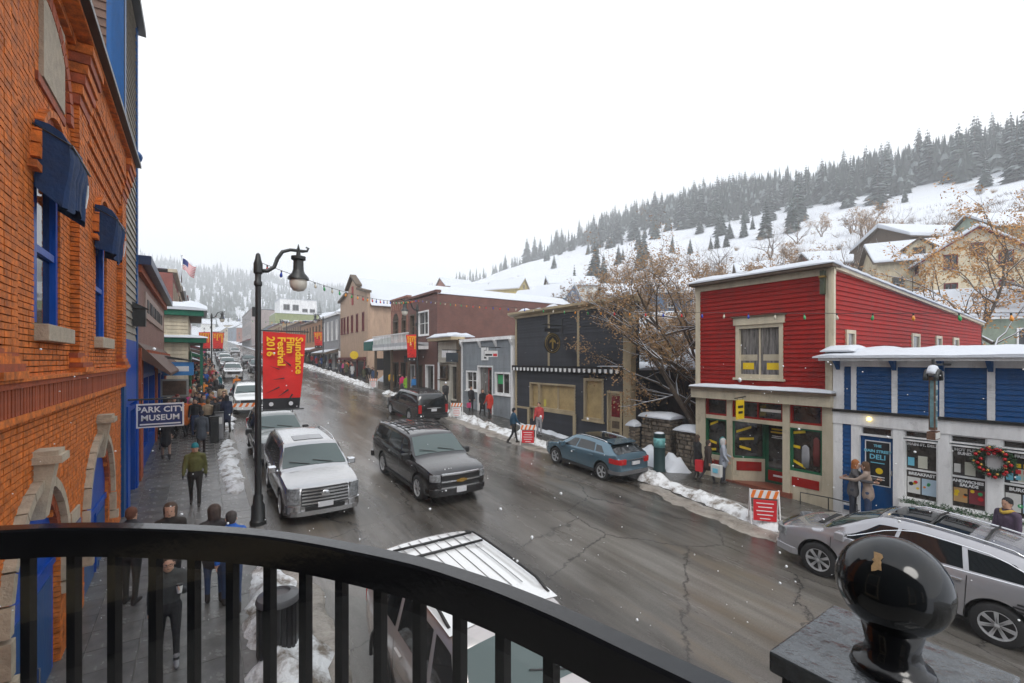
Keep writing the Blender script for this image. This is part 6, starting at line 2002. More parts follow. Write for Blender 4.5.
    def mirror(s, x, mat=None):
        for sd in (-1, 1):
            y, z = s.P(x, 6.0)
            m = MB(); m.box(x - .10, x + .09, min(sd * (y + .04), sd * (y + .27)), max(sd * (y + .04), sd * (y + .27)), z - .02, z + .17)
            m.box(x - .03, x + .05, min(sd * (y - .03), sd * (y + .06)), max(sd * (y - .03), sd * (y + .06)), z - .02, z + .04)
            s.add(m, 'wing_mirror', mat or s.pm, bevel=.04)
    def wheels(s, key, spokes=6, w=.25):
        tm, rm, dm = wheel_meshes(s.sp['wr'], w, spokes, key)
        for x in (s.sp['xf'], s.sp['xr']):
            for sd in (-1, 1):
                o = bpy.data.objects.new('wheel', None); o.empty_display_size = .1
                o.location = (x, sd * (s.W / 2 - w / 2 - .015), s.sp['wr']); o.rotation_euler = (0, rnd.uniform(0, 1), 0 if sd > 0 else math.pi)
                link(o, s.root)
                inst(tm, 'tyre', o); inst(rm, 'rim', o); inst(dm, 'hub', o)
    def rails(s, x0, x1, mat, inset=.09, h=.06, bars=0):
        for sd in (-1, 1):
            pth = []
            for i in range(9):
                x = x0 + (x1 - x0) * i / 8
                hh_ = s.half(x)
                pth.append((x, sd * (hh_[8][0] - inset + .06), hh_[8][1] + (h if 0 < i < 8 else .005)))
            m = MB(); m.tube(pth, .02, 6); s.add(m, 'roof_rail', mat, smooth=True)
        for b in range(bars):
            x = x0 + (x1 - x0) * (b + .8) / (bars + .6)
            hh_ = s.half(x); y = hh_[8][0] - inset + .06
            m = MB(); m.tube([(x, -y, hh_[8][1] + h), (x, 0, hh_[10][1] + h + .02), (x, y, hh_[8][1] + h)], .022, 6); s.add(m, 'roof_bar', TRIMB, smooth=True)
    def wipers(s, x):
        for y0, y1 in ((-.15, -.7), (.5, -.05)):
            z0, z1 = lerp_list(s.top, x), lerp_list(s.top, x - .12)
            m = MB(); m.tube([(x + .01, y0, z0 + .035), (x - .1, y1, z1 + .04)], .012, 4); s.add(m, 'wiper', TRIMB)
    def place(s, x, y, heading):
        place_car(s.root, x, y, heading)
        return s.root
def place_car(root, x, y, heading, yaw=0.0):
    """heading +1 up the street, -1 down the street"""
    f = Matrix.Rotation(yaw, 3, 'Z') @ Vector((0, heading, heading * GS)).normalized()
    up = Vector((0, -GS, 1)).normalized()
    lf = up.cross(f).normalized(); up = f.cross(lf)
    root.rotation_euler = Matrix((f, lf, up)).transposed().to_euler()
    root.location = (x, y, gz(y) + .05 - .10 * ((x - 7.85) / 6.5) ** 2 + .004)

SUVTOP = lambda L, H, hood, wb, rk=.33: [(-L / 2, .62), (-L / 2 + .01, .95), (-L / 2 + .06, 1.12), (-L / 2 + rk * .9, H - .14), (-L / 2 + rk + .22, H - .03), (-L * .12, H), (wb - .95, H - .03), (wb - .72, H - .1), (wb, hood + .06), (wb + .12, hood), (L / 2 - .45, hood - .08), (L / 2 - .10, hood - .17), (L / 2 - .01, hood - .32), (L / 2, hood - .45)]
def bot(L, c): return [(-L / 2, c + .16), (-L / 2 + .35, c), (L / 2 - .5, c), (L / 2, c + .12)]

# ---- silver luxury suv at the kerb
SILV = carpaint('silver_paint', (.46, .46, .465), .85)
sp = dict(L=5.18, W=2.04, H=1.89, top=SUVTOP(5.18, 1.89, 1.20, 1.28), belt=[(-2.6, 1.20), (2.6, 1.10)], bottom=bot(5.18, .30), wr=.40, xf=1.62, xr=-1.33, tumble=.16, nose=.4, tail=.2)
c = Car('parked_suv', 'silver suv with slatted chrome grille parked beside the bannered lamp post', sp, SILV)
c.side_patch(.22, 1.10, .18, .55, name='side_window'); c.side_patch(-.95, .14, -.9, .12); c.side_patch(-2.25, -1.03, -2.05, -.98)
c.top_patch(.58, 1.24, .93, 1.0); c.top_patch(-2.28, -2.50, .85, .85, 'rear_window')
c.top_patch(-.35, .25, .55, .55, 'sunroof', M('sunroof_tint', (.25, .26, .27), .1, var=.1), .012)
for z in (.62, .71, .80, .89, .98):
    c.band(True, -.58, .58, z - .022, z + .022, .035, 'grille_slat', CHROME, .05)
c.band(True, -.6, .6, .56, 1.03, .012, 'grille_back', TRIMB, .05)
for sd in (-1, 1):
    c.band(True, sd * .66, sd * .93, .62, 1.04, .012, 'headlight', LAMP, .05, 6)
    c.band(True, sd * .62, sd * .97, .38, .56, .02, 'fog_lamp_surround', CHROME, .04, 6)
c.band(True, -.98, .98, .30, .42, .03, 'front_bumper', SILV, .1, 14)
c.band(True, -.5, .5, .42, .53, .028, 'lower_intake', TRIMB, .05)
c.band(True, -.19, .19, .50, .64, .05, 'licence_plate', PLATE, .02, 4)
m = MB(); m.ball((2.66, 0, .86), .02, .12, .09, 12, 8); c.add(m, 'emblem', CHROME, smooth=True)
for x in (1.15, .12, -1.0): c.seam(x)
c.handle(.35); c.handle(-.75); c.mirror(.95, CHROME); c.wheels('a', 7, .28); c.rails(-2.0, .35, CHROME); c.wipers(1.22)
for sd in (-1, 1): c.band(False, sd * .72, sd * .9, .8, 1.15, .01, 'tail_light', TAIL, .04, 4)
c.place(2.85, 15.9, -1)
silver_suv = c.root

# ---- dark grey long suv in the road
DGREY = carpaint('dark_grey_paint', (.022, .021, .023), .5)
sp = dict(L=5.7, W=2.05, H=1.90, top=SUVTOP(5.7, 1.90, 1.22, 1.45), belt=[(-2.9, 1.22), (2.9, 1.10)], bottom=bot(5.7, .32), wr=.40, xf=1.85, xr=-1.45, tumble=.15, nose=.4, tail=.2)
def big_suv(name, label, pm, lit=False):
    c = Car(name, label, sp, pm)
    c.side_patch(.38, 1.26, .32, .70); c.side_patch(-.85, .28, -.82, .24); c.side_patch(-2.5, -.95, -2.3, -.92)
    c.top_patch(.74, 1.41, .93, 1.0); c.top_patch(-2.52, -2.78, .86, .86, 'rear_window', GLASS)
    c.band(True, -.63, .63, .60, 1.02, .012, 'grille_back', TRIMB, .05)
    for z in (.61, .80, 1.01): c.band(True, -.64, .64, z - .022, z + .022, .035, 'grille_bar', CHROME, .05)
    m = MB()
    m.box(2.93, 2.95, -.17, .17, .77, .84); m.box(2.93, 2.952, -.08, .08, .745, .865); c.add(m, 'gold_emblem', GOLD)
    for sd in (-1, 1):
        h = c.band(True, sd * .68, sd * .95, .80, 1.0, .012, 'headlight', LAMP, .05, 6)
        if lit:
            m = MB(); m.ball((2.78, sd * .75, .86), .05, .06, .05, 10, 6); c.add(m, 'lit_lamp', AMBER, h, smooth=True)
        c.band(True, sd * .72, sd * .95, .42, .56, .02, 'fog_lamp', TRIMB, .04, 5)
        c.band(False, sd * .78, sd * .95, .72, 1.2, .012, 'tail_light', TAIL, .05, 4)
    c.band(True, -.99, .99, .34, .58, .02, 'front_bumper', pm, .1, 14, bevel=.02); c.band(False, -.99, .99, .40, .62, .06, 'rear_bumper', pm, .1, 14, bevel=.02)
    c.band(True, -.16, .16, .44, .60, .05, 'licence_plate', PLATE, .02, 4); c.band(False, -.17, .17, .82, .97, .012, 'licence_plate', PLATE, .02, 4)
    c.band(False, -.45, .45, .99, 1.04, .015, 'tailgate_trim', CHROME, .02, 6)
    for x in (1.3, .26, -.9): c.seam(x)
    c.handle(.5); c.handle(-.65); c.mirror(1.08, TRIMB); c.wheels('b', 6, .28); c.rails(-2.35, .5, TRIMB, bars=3); c.wipers(1.38)
    for sd in (-1, 1):
        m = MB(); m.box(-1.0, 1.4, sd * .98 - .07, sd * .98 + .07, .30, .36); c.add(m, 'running_board', TRIMB)
    for q in range(5):
        m = MB(); y = -.48 + .24 * q; pth = [(-2.2 + 2.4 * i / 6, y, lerp_list(c.top, -2.2 + 2.4 * i / 6) + .03) for i in range(7)]
        m.tube(pth, .012, 4); c.add(m, 'roof_rib', TRIMB)
    return c
big_suv('suv', 'dark grey long suv with lit lamps driving down the street', DGREY, True).place(6.65, 15.4, -1)
BLKC = carpaint('black_paint', (.010, .011, .013), .2)
big_suv('suv', 'black long suv driving up the street past the grey shop', BLKC).place(11.55, 28.0, 1)

# ---- blue-grey hatchback
BGREY = carpaint('blue_grey_paint', (.085, .155, .205), .45)
sp = dict(L=4.42, W=1.84, H=1.49, top=[(-2.21, .62), (-2.20, .85), (-2.13, .98), (-1.95, 1.12), (-1.55, 1.40), (-1.2, 1.455), (-.3, 1.49), (.25, 1.46), (.42, 1.42), (1.18, 1.0), (1.35, .96), (1.85, .86), (2.1, .76), (2.2, .62), (2.21, .55)],
          belt=[(-2.2, 1.05), (-1.2, 1.0), (2.2, .86)], bottom=bot(4.42, .24), wr=.345, xf=1.33, xr=-1.37, tumble=.19, nose=.6, tail=.4, clad=.09)
c = Car('parked_hatchback', 'blue grey hatchback parked at the kerb in front of the charcoal shop', sp, BGREY)
c.side_patch(.12, .98, .02, .30); c.side_patch(-.92, .04, -.86, -.04); c.side_patch(-1.45, -1.0, -1.2, -.94, k1=6.8)
c.top_patch(.40, 1.15, .95, 1.0); c.top_patch(-1.58, -2.0, .98, 1.05, 'rear_window', GLASS); c.top_patch(-1.1, .2, .8, .8, 'roof_glass', GLASS, .008)
m = MB(); m.hexa([(-1.72, -.6, 1.40), (-1.35, -.62, 1.455), (-1.35, .62, 1.455), (-1.72, .6, 1.40), (-1.74, -.6, 1.43), (-1.35, -.62, 1.485), (-1.35, .62, 1.485), (-1.74, .6, 1.43)]); c.add(m, 'roof_spoiler', BGREY, bevel=.01)
for sd in (-1, 1):
    c.band(False, sd * .5, sd * .9, .76, .94, .02, 'tail_light', TAIL, .08, 8); c.band(True, sd * .5, sd * .86, .62, .78, .015, 'headlight', LAMP, .05, 6)
c.band(False, -.9, .9, .36, .50, .03, 'rear_bumper', M('grey_plastic', (.10, .10, .105), .5), .1, 14, bevel=.02); c.band(False, -.45, .45, .90, .93, .03, 'chrome_strip', CHROME, .02, 6)
c.band(False, -.2, .2, .72, .84, .03, 'licence_plate', PLATE, .02, 4); c.band(True, -.4, .4, .5, .74, .03, 'grille', TRIMB, .05)
for x in (1.02, .0, -.95): c.seam(x, 1.6, 5.0)
c.handle(.2); c.handle(-.8); c.mirror(.78); c.wheels('c', 5, .23); c.rails(-1.35, .2, CHROME, h=.035); c.wipers(1.12)
m = MB(); m.tube([(-2.08, .1, 1.02), (-1.8, -.3, 1.2)], .012, 4); c.add(m, 'rear_wiper', TRIMB)
for sd in (-1, 1):
    m = MB(); m.hexa([(-1.0, sd * .93, .26), (1.0, sd * .93, .26), (1.0, sd * .86, .26), (-1.0, sd * .86, .26), (-1.0, sd * .915, .36), (1.0, sd * .915, .36), (1.0, sd * .86, .36), (-1.0, sd * .86, .36)]); c.add(m, 'sill_cladding', TRIMB)
c.place(13.42, 13.68, 1)

# ---- silver crossover at the right edge
LIL = carpaint('silver_lilac_paint', (.40, .40, .425), .5)
sp = dict(L=4.86, W=1.94, H=1.74, top=[(-2.43, .68), (-2.42, .95), (-2.34, 1.10), (-2.1, 1.38), (-1.85, 1.58), (-1.4, 1.68), (-.4, 1.74), (.25, 1.72), (.48, 1.66), (1.40, 1.12), (1.55, 1.08), (2.05, .97), (2.3, .86), (2.42, .70), (2.43, .6)],
          belt=[(-2.4, 1.2), (-1.0, 1.12), (2.4, .96)], bottom=bot(4.86, .26), wr=.375, xf=1.43, xr=-1.40, tumble=.2, nose=.6, tail=.4)
c = Car('parked_crossover', 'silver lilac crossover with roof rails parked opposite the blue shop', sp, LIL)
c.side_patch(.18, 1.16, .08, .40, k1=6.9); c.side_patch(-.92, .10, -.86, .02, k1=6.9); c.side_patch(-1.95, -1.0, -1.55, -.94, k1=6.85)
c.top_patch(.46, 1.36, .95, 1.0); c.top_patch(-1.9, -2.22, .95, 1.0, 'rear_window'); c.top_patch(-.9, .3, .7, .7, 'roof_glass', GLASS, .008)
for sd in (-1, 1):
    c.band(True, sd * .55, sd * .9, .68, .86, .015, 'headlight', LAMP, .05, 8); c.band(False, sd * .6, sd * .95, .85, 1.1, .015, 'tail_light', TAIL, .06, 6)
c.band(True, -.5, .5, .5, .8, .02, 'grille', CHROME, .05); c.band(True, -.93, .93, .3, .46, .03, 'front_bumper', LIL, .1, 14, bevel=.02)
for x in (1.2, .06, -.98): c.seam(x)
c.handle(.28, mat=CHROME); c.handle(-.82, mat=CHROME); c.mirror(.98); c.wheels('d', 7, .25); c.rails(-1.75, .25, CHROME, h=.05, bars=2); c.wipers(1.32)
m = MB(); m.box(1.5, 1.62, -.5, .5, 1.09, 1.115); c.add(m, 'hood_vent', TRIMB)
for x0, x1_, tt in ((-1.85, 1.15, .0),):
    pth = [(x0 + (x1_ - x0) * i / 10,) + tuple(0 for _ in range(2)) for i in range(11)]
    for sd in (-1, 1):
        m = MB(); m.tube([(p[0], sd * (c.P(p[0], 6.02)[0] + .006), c.P(p[0], 6.02)[1]) for p in pth], .009, 4); c.add(m, 'window_trim', CHROME)
        m = MB(); q = []
        for i in range(13):
            x = -1.98 + 3.05 * i / 12
            v = 6.93 - .8 * max(0, (i - 7) / 5.0) ** 1.3 - .5 * max(0, (3 - i) / 3.0) ** 1.5
            y, z = c.P(x, v); q.append((x, sd * (y + .008), z))
        m.tube(q, .010, 4); c.add(m, 'window_trim', CHROME)
m = MB()
for k in range(3): m.box(-1.95, -1.62 + .05 * (k % 2), .972, .975, .86 - .06 * k, .89 - .06 * k)
c.add(m, 'printed_line', BLKP)
c.place(12.55, 3.2, 1)

# ---- white boxy suv under the balcony
WHC = carpaint('white_paint_car', (.72, .73, .73), .1)
PINKW = carpaint('champagne_paint', (.46, .43, .42), .4)
sp = dict(L=4.7, W=1.94, H=1.86, top=[(-2.35, .7), (-2.345, 1.1), (-2.3, 1.25), (-2.18, 1.72), (-2.05, 1.84), (-.8, 1.86), (.45, 1.83), (.62, 1.76), (1.12, 1.22), (1.25, 1.16), (2.0, 1.08), (2.28, .98), (2.34, .8), (2.35, .62)],
          belt=[(-2.4, 1.14), (2.4, 1.08)], bottom=bot(4.7, .32), wr=.385, xf=1.45, xr=-1.4, tumble=.15, nose=.35, tail=.2, lip=TRIMB)
c = Car('parked_boxy_suv', 'white roofed boxy suv parked below the balcony railing', sp, PINKW)
c.side_patch(.20, .98, .14, .52); c.side_patch(-.85, .10, -.82, .06); c.side_patch(-2.05, -.95, -1.95, -.9)
c.top_patch(.62, 1.08, .93, 1.0); c.top_patch(-2.16, -2.3, .88, .88, 'rear_window')
c.top_patch(-2.0, .42, 1.06, 1.06, 'roof_panel', WHC, .008, 10, 12)
for q in range(7):
    y = -.52 + 1.04 * q / 6
    m = MB(); m.tube([(-1.95 + 1.95 * i / 6, y, lerp_list(c.top, -1.95 + 1.95 * i / 6) + .026 + .006 * (1 - abs(y))) for i in range(7)], .008, 4); c.add(m, 'roof_rib', M('rib_grey', (.25, .26, .27), .5))
c.rails(-2.0, .3, TRIMB, inset=.04, h=.07)
for x in (-1.72, -1.35):
    m = MB(); hh_ = c.half(x); m.tube([(x, -.68, hh_[8][1] + .07), (x, .68, hh_[8][1] + .07)], .022, 6); c.add(m, 'roof_bar', TRIMB, smooth=True)
for x in (1.05, .08, -.9): c.seam(x)
c.handle(.3); c.handle(-.7); c.mirror(.86, TRIMB); c.wheels('e', 6, .26); c.wipers(1.06)
c.band(True, -.6, .6, .72, .98, .02, 'grille', TRIMB, .05)
for sd in (-1, 1):
    c.band(True, sd * .65, sd * .9, .74, .98, .015, 'headlight', LAMP, .05, 5); c.band(False, sd * .78, sd * .9, .9, 1.2, .012, 'tail_light', TAIL, .04, 4)
c.place(3.12, 5.15, -1)

# ---- grey pickup behind the silver suv, and cars further up
GREYC = carpaint('grey_green_paint', (.20, .215, .21), .35)
sp = dict(L=5.0, W=1.95, H=1.78, top=SUVTOP(5.0, 1.78, 1.12, 1.15), belt=[(-2.5, 1.1), (2.5, 1.02)], bottom=bot(5.0, .3), wr=.38, xf=1.5, xr=-1.4, tumble=.17, nose=.45, tail=.25)
def mid_suv(name, label, pm, group=None):
    c = Car(name, label, sp, pm, group=group)
    c.side_patch(.15, .98, .1, .45); c.side_patch(-.9, .06, -.85, .04); c.side_patch(-2.1, -1.0, -1.95, -.95)
    c.top_patch(.47, 1.11, .93, 1.0); c.top_patch(-2.12, -2.35, .9, .9, 'rear_window')
    c.band(True, -.6, .6, .6, .92, .015, 'grille', TRIMB, .05); c.band(True, -.94, .94, .3, .52, .03, 'front_bumper', pm, .1, 12)
    c.band(True, -.17, .17, .46, .58, .045, 'licence_plate', PLATE, .02, 4); c.band(False, -.17, .17, .8, .93, .02, 'licence_plate', PLATE, .02, 4)
    for sd in (-1, 1):
        c.band(True, sd * .63, sd * .9, .7, .92, .015, 'headlight', LAMP, .05, 5); c.band(False, sd * .72, sd * .95, .75, 1.2, .012, 'tail_light', TAIL, .05, 4)
    c.band(False, -.94, .94, .36, .58, .04, 'rear_bumper', pm, .1, 12)
    for x in (1.02, .05, -.95): c.seam(x)
    c.mirror(.85, TRIMB); c.wheels(name, 6, .25); c.rails(-2.0, .2, TRIMB, bars=2); c.wipers(1.1)
    return c
mid_suv('parked_suv', 'grey green suv parked behind the silver one by the lamp post', GREYC).place(2.75, 22.6, -1)
w1 = mid_suv('parked_suv', 'white suv with roof bars parked behind the striped barriers', WHC)
w1.place(2.75, 36.2, -1)
far = [((.55, .55, .56), 'silver', 8.6, 62, 1), ((.62, .62, .62), 'pale silver', 3.1, 62, -1), ((.07, .07, .075), 'charcoal', 6.3, 70, -1), ((.5, .5, .5), 'grey white', 3.2, 76, -1), ((.02, .022, .025), 'black', 6.4, 84, -1), ((.65, .66, .66), 'white', 3.4, 90, -1), ((.3, .31, .33), 'steel grey', 3.4, 100, -1), ((.03, .07, .08), 'dark teal', 3.6, 118, -1), ((.45, .45, .46), 'light grey', 6.8, 126, -1), ((.6, .6, .6), 'off white', 3.8, 138, -1), ((.1, .03, .03), 'maroon', 11.6, 112, 1)]
for i, (col, cn_, x, y, hd) in enumerate(far):
    r_ = copy_tree(w1.root)
    r_['label'] = '%s suv %s up the street' % (cn_, 'driving away' if hd > 0 else 'parked or queueing far')
    pm = carpaint('far_' + cn_.replace(' ', '_'), col)
    for ch in r_.children:
        if ch.type == 'MESH' and ch.data.materials and ch.data.materials[0] == WHC:
            ch.data = ch.data.copy(); ch.data.materials[0] = pm
    r_.name = 'far_suv'
    place_car(r_, x, y, hd)
# ================================================================== street lamps and banners
LAMPGLOBE = M('lamp_globe', (.62, .58, .50), .15, var=.1, spec=.7)
def street_lamp(label, x, y, arm, sc=1.0):
    zb = sw(y)
    T = thing('street_lamp', label, 'street lamp', (x, y, zb), 0, None)
    T.scale = (sc, sc, sc)
    ORI[T.name] = Vector((0, 0, 0))
    m = MB(); m.lathe([(.20, 0), (.20, .1), (.17, .14), (.16, .5), (.13, .56), (.115, .75), (.1, .8)], 12); part(m, 'base', IRON, T, smooth=True, angle=35)
    m = MB(); m.lathe([(.085, .78), (.075, 3.5), (.07, 6.3), (.10, 6.34), (.10, 6.42), (.075, 6.46), (.075, 6.62), (.11, 6.66), (.11, 6.9), (.08, 7.0), (.05, 7.16), (.0, 7.2)], 12); part(m, 'post', IRON, T, smooth=True, angle=35)
    s = arm
    m = MB(); pth = [(0, 0, 6.72), (s * .22, 0, 6.74), (s * .38, 0, 6.86), (s * .46, 0, 7.1), (s * .58, 0, 7.3), (s * .78, 0, 7.38), (s * 1.08, 0, 7.38), (s * 1.2, 0, 7.4), (s * 1.24, 0, 7.48), (s * 1.17, 0, 7.5)]
    m.tube(pth, [.055, .055, .05, .05, .048, .045, .045, .035, .03, .025], 8); m.tube([(s * .98, 0, 7.38), (s * .98, 0, 7.56)], [.05, .01], 8); part(m, 'arm', IRON, T, smooth=True)
    m = MB(); m.lathe([(.05, 7.36), (.06, 7.25), (.19, 7.22), (.19, 7.14), (.13, 7.1), (.14, 6.85), (.17, 6.76), (.27, 6.64), (.28, 6.58), (.2, 6.58)], 14, (s * .98, 0, 0)); part(m, 'lamp_hood', IRON, T, smooth=True, angle=35)
    m = MB(); m.lathe([(.22, 6.58), (.23, 6.5), (.21, 6.38), (.14, 6.28), (.03, 6.25)], 14, (s * .98, 0, 0)); part(m, 'globe', LAMPGLOBE, T, smooth=True)
    m = MB(); m.tube([(s * .07, 0, 5.14), (s * 1.25, 0, 5.14)], .018, 6); m.tube([(s * .07, 0, 3.0), (s * 1.12, 0, 3.0)], .018, 6); part(m, 'banner_arm', IRON, T)
    m = MB(); m.box(-.14, -.06, -.05, .05, 5.5, 5.75); part(m, 'junction_box', IRON, T)
    return T
BANR = M('banner_red', (.62, .012, .008), .55, var=.12, scale=2, bump=.15, bscale=3)
BANY = flat_mat('banner_yellow', (.85, .48, .01))
def banner(label, x, y, arm, sc=1.0, text_on=True, wf=1.0):
    zb = sw(y)
    T = thing('banner', label, 'banner', (x, y, zb), 0, None)
    T.scale = (sc * wf, sc, sc)
    ORI[T.name] = Vector((0, 0, 0))
    s = arm
    def pt(u, v):   # u 0..1 outwards, v 0..1 downwards
        return Vector((s * (.11 + u * (1.06 - .16 * v)), .05 * math.sin(u * 3 + v * 4) * u, 5.12 - v * 2.1 - .06 * u * (1 - v)))
    for v0, v1, mt, nm in ((0, .855, BANR, 'red_cloth'), (.855, 1, BLKP, 'black_hem')):
        m = MB()
        for off in (0, .006):
            m.grid([[pt(i / 8, v0 + (v1 - v0) * j / 12) + Vector((0, off, 0)) for i in range(9)] for j in range(13)])
        part(m, nm, mt, T, smooth=True)
    if text_on:
        up = (1, 0, 0)
        xs_ = (.98, .76, .54, .28) if s > 0 else (-.28, -.52, -.74, -.98)
        for tx, xx, sz in zip(('Sundance', 'Film', 'Festival', '2016'), xs_, (.265, .265, .265, .265)):
            text(tx, sz, BANY, T, (xx, -.075, 4.98), (0, 0, -1), up, align='LEFT', bold=.008, ext=.002)
        for a, b, w in (((.84, 4.55), (.72, 4.85), .05), ((.55, 4.4), (.78, 4.2), .04), ((.25, 4.2), (.5, 4.1), .03), ((.3, 3.82), (.62, 3.86), .035), ((.15, 3.45), (.5, 3.62), .04), ((.45, 3.35), (.72, 3.55), .045), ((.62, 3.1), (.82, 3.42), .045)):
            p, q = Vector((s * a[0] if s > 0 else -1.2 + a[0], -.07, a[1])), Vector((s * b[0] if s > 0 else -1.2 + b[0], -.07, b[1]))
            d = (q - p); nn = Vector((-d.z, 0, d.x)).normalized() * w / 2
            m = MB(); m.prism([p, q - nn, q + nn], (0, -.003, 0)); part(m, 'black_streak', BLKP, T)
        for xx in (.3, .78):
            m = MB(); m.lathe([(0, -.072), (.055, -.072), (.055, -.076), (0, -.076)], 12, (xx if s > 0 else xx - 1.15, 0, 3.17), 'y'); part(m, 'printed_mark', PLATE, T)
    return T
street_lamp('black ornate lamp post carrying the large red banner by the silver suv', 1.27, 13.75, 1)
banner('large red festival banner with yellow lettering on the near lamp post', 1.27, 13.75, 1)
street_lamp('black ornate lamp post rising out of the sidewalk crowd', 1.05, 60, 1, 1.0)
banner('red festival banner on the lamp post in the crowd, road side', 1.05, 60, 1)
banner('red festival banner on the lamp post in the crowd, shop side', 1.05, 60, -1)
street_lamp('black ornate lamp post in front of the brown brick building', 14.75, 35.3, -1, 1.1)
banner('red festival banner in front of the brown brick building', 14.75, 35.3, -1, 1.05, wf=.78)
street_lamp('black ornate lamp post in front of the beige hall far end', 14.75, 70, -1, 1.1)
banner('red festival banner beyond the beige hall', 14.75, 70, -1, 1.1)
street_lamp('black ornate lamp post far up beside the brown shops', 14.75, 104, -1, 1.1)
banner('red festival banner far up beside the brown shops', 14.75, 104, -1, 1.1)

# ------------------------------------------------------------------ strings of coloured bulbs
BC = [M('bulb_' + k, c_, .2, var=0, spec=.8) for k, c_ in (('red', (.55, .02, .02)), ('green', (.02, .3, .08)), ('blue', (.02, .06, .4)), ('orange', (.75, .28, .02)), ('clear', (.5, .45, .35)))]
bmes = []
for mt in BC:
    m = MB(); m.lathe([(.012, .0), (.022, -.03), (.034, -.07), (.03, -.105), (.004, -.13)], 8); bmes.append(m.mesh('bulb', mt, True))
sk = MB(); sk.lathe([(.014, .04), (.018, .035), (.018, 0), (.012, -.005)], 7); skm = sk.mesh('socket', IRON)
def light_string(label, a, b, sag, n, group=None, sc=1.0):
    a, b = Vector(a), Vector(b)
    T = thing('light_string', label, 'string lights', a)
    pts = [a.lerp(b, i / 60) - Vector((0, 0, sag * 4 * (i / 60) * (1 - i / 60))) for i in range(61)]
    m = MB(); m.tube(pts, .007 * sc, 4); part(m, 'wire', IRON, T, fix=False)
    for i in range(n):
        t = (i + .5) / n
        p = a.lerp(b, t) - Vector((0, 0, sag * 4 * t * (1 - t) + .05)) - a
        inst(bmes[(i * 7 + i // 3) % 5], 'bulb', T, p, (rnd.uniform(-.2, .2), rnd.uniform(-.2, .2), 0), (sc, sc, sc)); inst(skm, 'socket', T, p, (0, 0, 0), (sc, sc, sc))
light_string('string of coloured bulbs crossing the street from the near lamp post', (1.3, 13.75, 2.6), (14.7, 35.3, 5.0), .5, 30, sc=1.25)
light_string('string of coloured bulbs running along the wooden shops', (14.7, 35.3, 5.0), (14.5, -2.5, .7), .45, 46, sc=1.1)
light_string('string of coloured bulbs between the lamp posts up the street', (1.1, 60, 5.0), (14.7, 70, 6.0), .6, 18, sc=1.3)

# ------------------------------------------------------------------ barriers, bins
ORG = flat_mat('barrier_orange', (.75, .18, .02)); 
def barrier(label, x, y, rz, red=True, base=sw, w=.85, sc=.88):
    T = thing('barrier', label, 'barrier', (x, y, base(y)), rz)
    T.scale = (sc, sc, sc)
    ORI[T.name] = Vector((0, 0, 0))
    for sx in (-1, 1):
        m = MB(); m.tube([(sx * w * .5, -.25, 0), (sx * w * .5, 0, 1.1)], .02, 5); part(m, 'leg', WHITE, T)
        m = MB(); m.tube([(sx * w * .5, .25, 0), (sx * w * .5, 0, 1.1)], .02, 5); part(m, 'leg', WHITE, T)
    m = MB(); m.box(-w * .52, w * .52, -.05, -.02, .82, 1.08); part(m, 'board', WHITE, T)
    for k in range(4):
        x0 = -w * .5 + k * w * .26
        m = MB(); m.prism([(x0, -.052, .82), (x0 + w * .12, -.052, .82), (x0 + w * .22, -.052, 1.08), (x0 + w * .10, -.052, 1.08)], (0, -.004, 0)); part(m, 'orange_stripe', ORG, T)
    if red:
        m = MB(); m.box(-w * .4, w * .4, -.13, -.10, .1, .78); bd = part(m, 'sign_board', REDPR if red is True else WHITE, T)
        for k, wd in enumerate((.3, .24, .3, .27, .18)):
            m = MB(); m.box(-wd * w, wd * w, -.134, -.13, .66 - k * .125, .69 - k * .125); part(m, 'printed_line', WT if red is True else REDPR, bd)
    return T
barrier('orange striped barrier with red notice board by the red shop kerb', 13.5, 6.75, R(-52), base=lambda y: gz(y) + .1)
barrier('orange striped barrier standing in front of the blue grey hatchback', 13.3, 18.0, R(-40), red=True)
barrier('white notice barrier in the snow beside the grey shop', 13.7, 26.3, R(-35), red='white')
barrier('white notice barrier in the snow near the brown brick building', 14.2, 45, R(-30), red='white')
barrier('striped barrier in front of the parked white suv', 2.2, 31.8, R(-8), red=False, base=lambda y: gz(y) + .02, w=1.4)
barrier('striped barrier leaning between the white and grey parked suvs', 3.3, 27.6, R(10), red=False, base=lambda y: gz(y) + .02, w=1.2)
T = thing('litter_bin', 'black slatted litter bin standing in slush below the balcony', 'bin', (1.02, 8.05, sw(8.05)))
zb = sw(8.05)
m = MB(); m.lathe([(.26, 0), (.27, .05), (.27, .82), (.25, .85)], 20, (1.02, 8.05, zb)); part(m, 'liner', IRON, T, smooth=True, angle=40)
slat = MB(); slat.box(-.012, .012, -.03, .03, .04, .84); slm = slat.mesh('slat', BLACK)
for k in range(22):
    a = 2 * math.pi * k / 22
    inst(slm, 'slat', T, (.29 * math.cos(a), .29 * math.sin(a), 0), (0, 0, a))
m = MB(); m.lathe([(.31, .82), (.32, .86), (.30, .92), (.18, .97), (.17, .93), (.0, .92)], 20, (1.02, 8.05, zb)); part(m, 'lid', M('grey_lid', (.10, .10, .105), .35), T, smooth=True, angle=40)
T = thing('poster_bollard', 'thick dark green poster bollard on the sidewalk by the stone wall', 'bollard', (15.25, 11.75, sw(11.75)))
p0 = Vector((15.25, 11.75, sw(11.75)))
GB = paint('bollard_green', (.018, .04, .042))
m = MB(); m.lathe([(.25, 0), (.25, .05), (.225, .08), (.225, 1.42), (.235, 1.45), (.22, 1.5), (.0, 1.53)], 18, p0); part(m, 'drum', GB, T, smooth=True, angle=40)
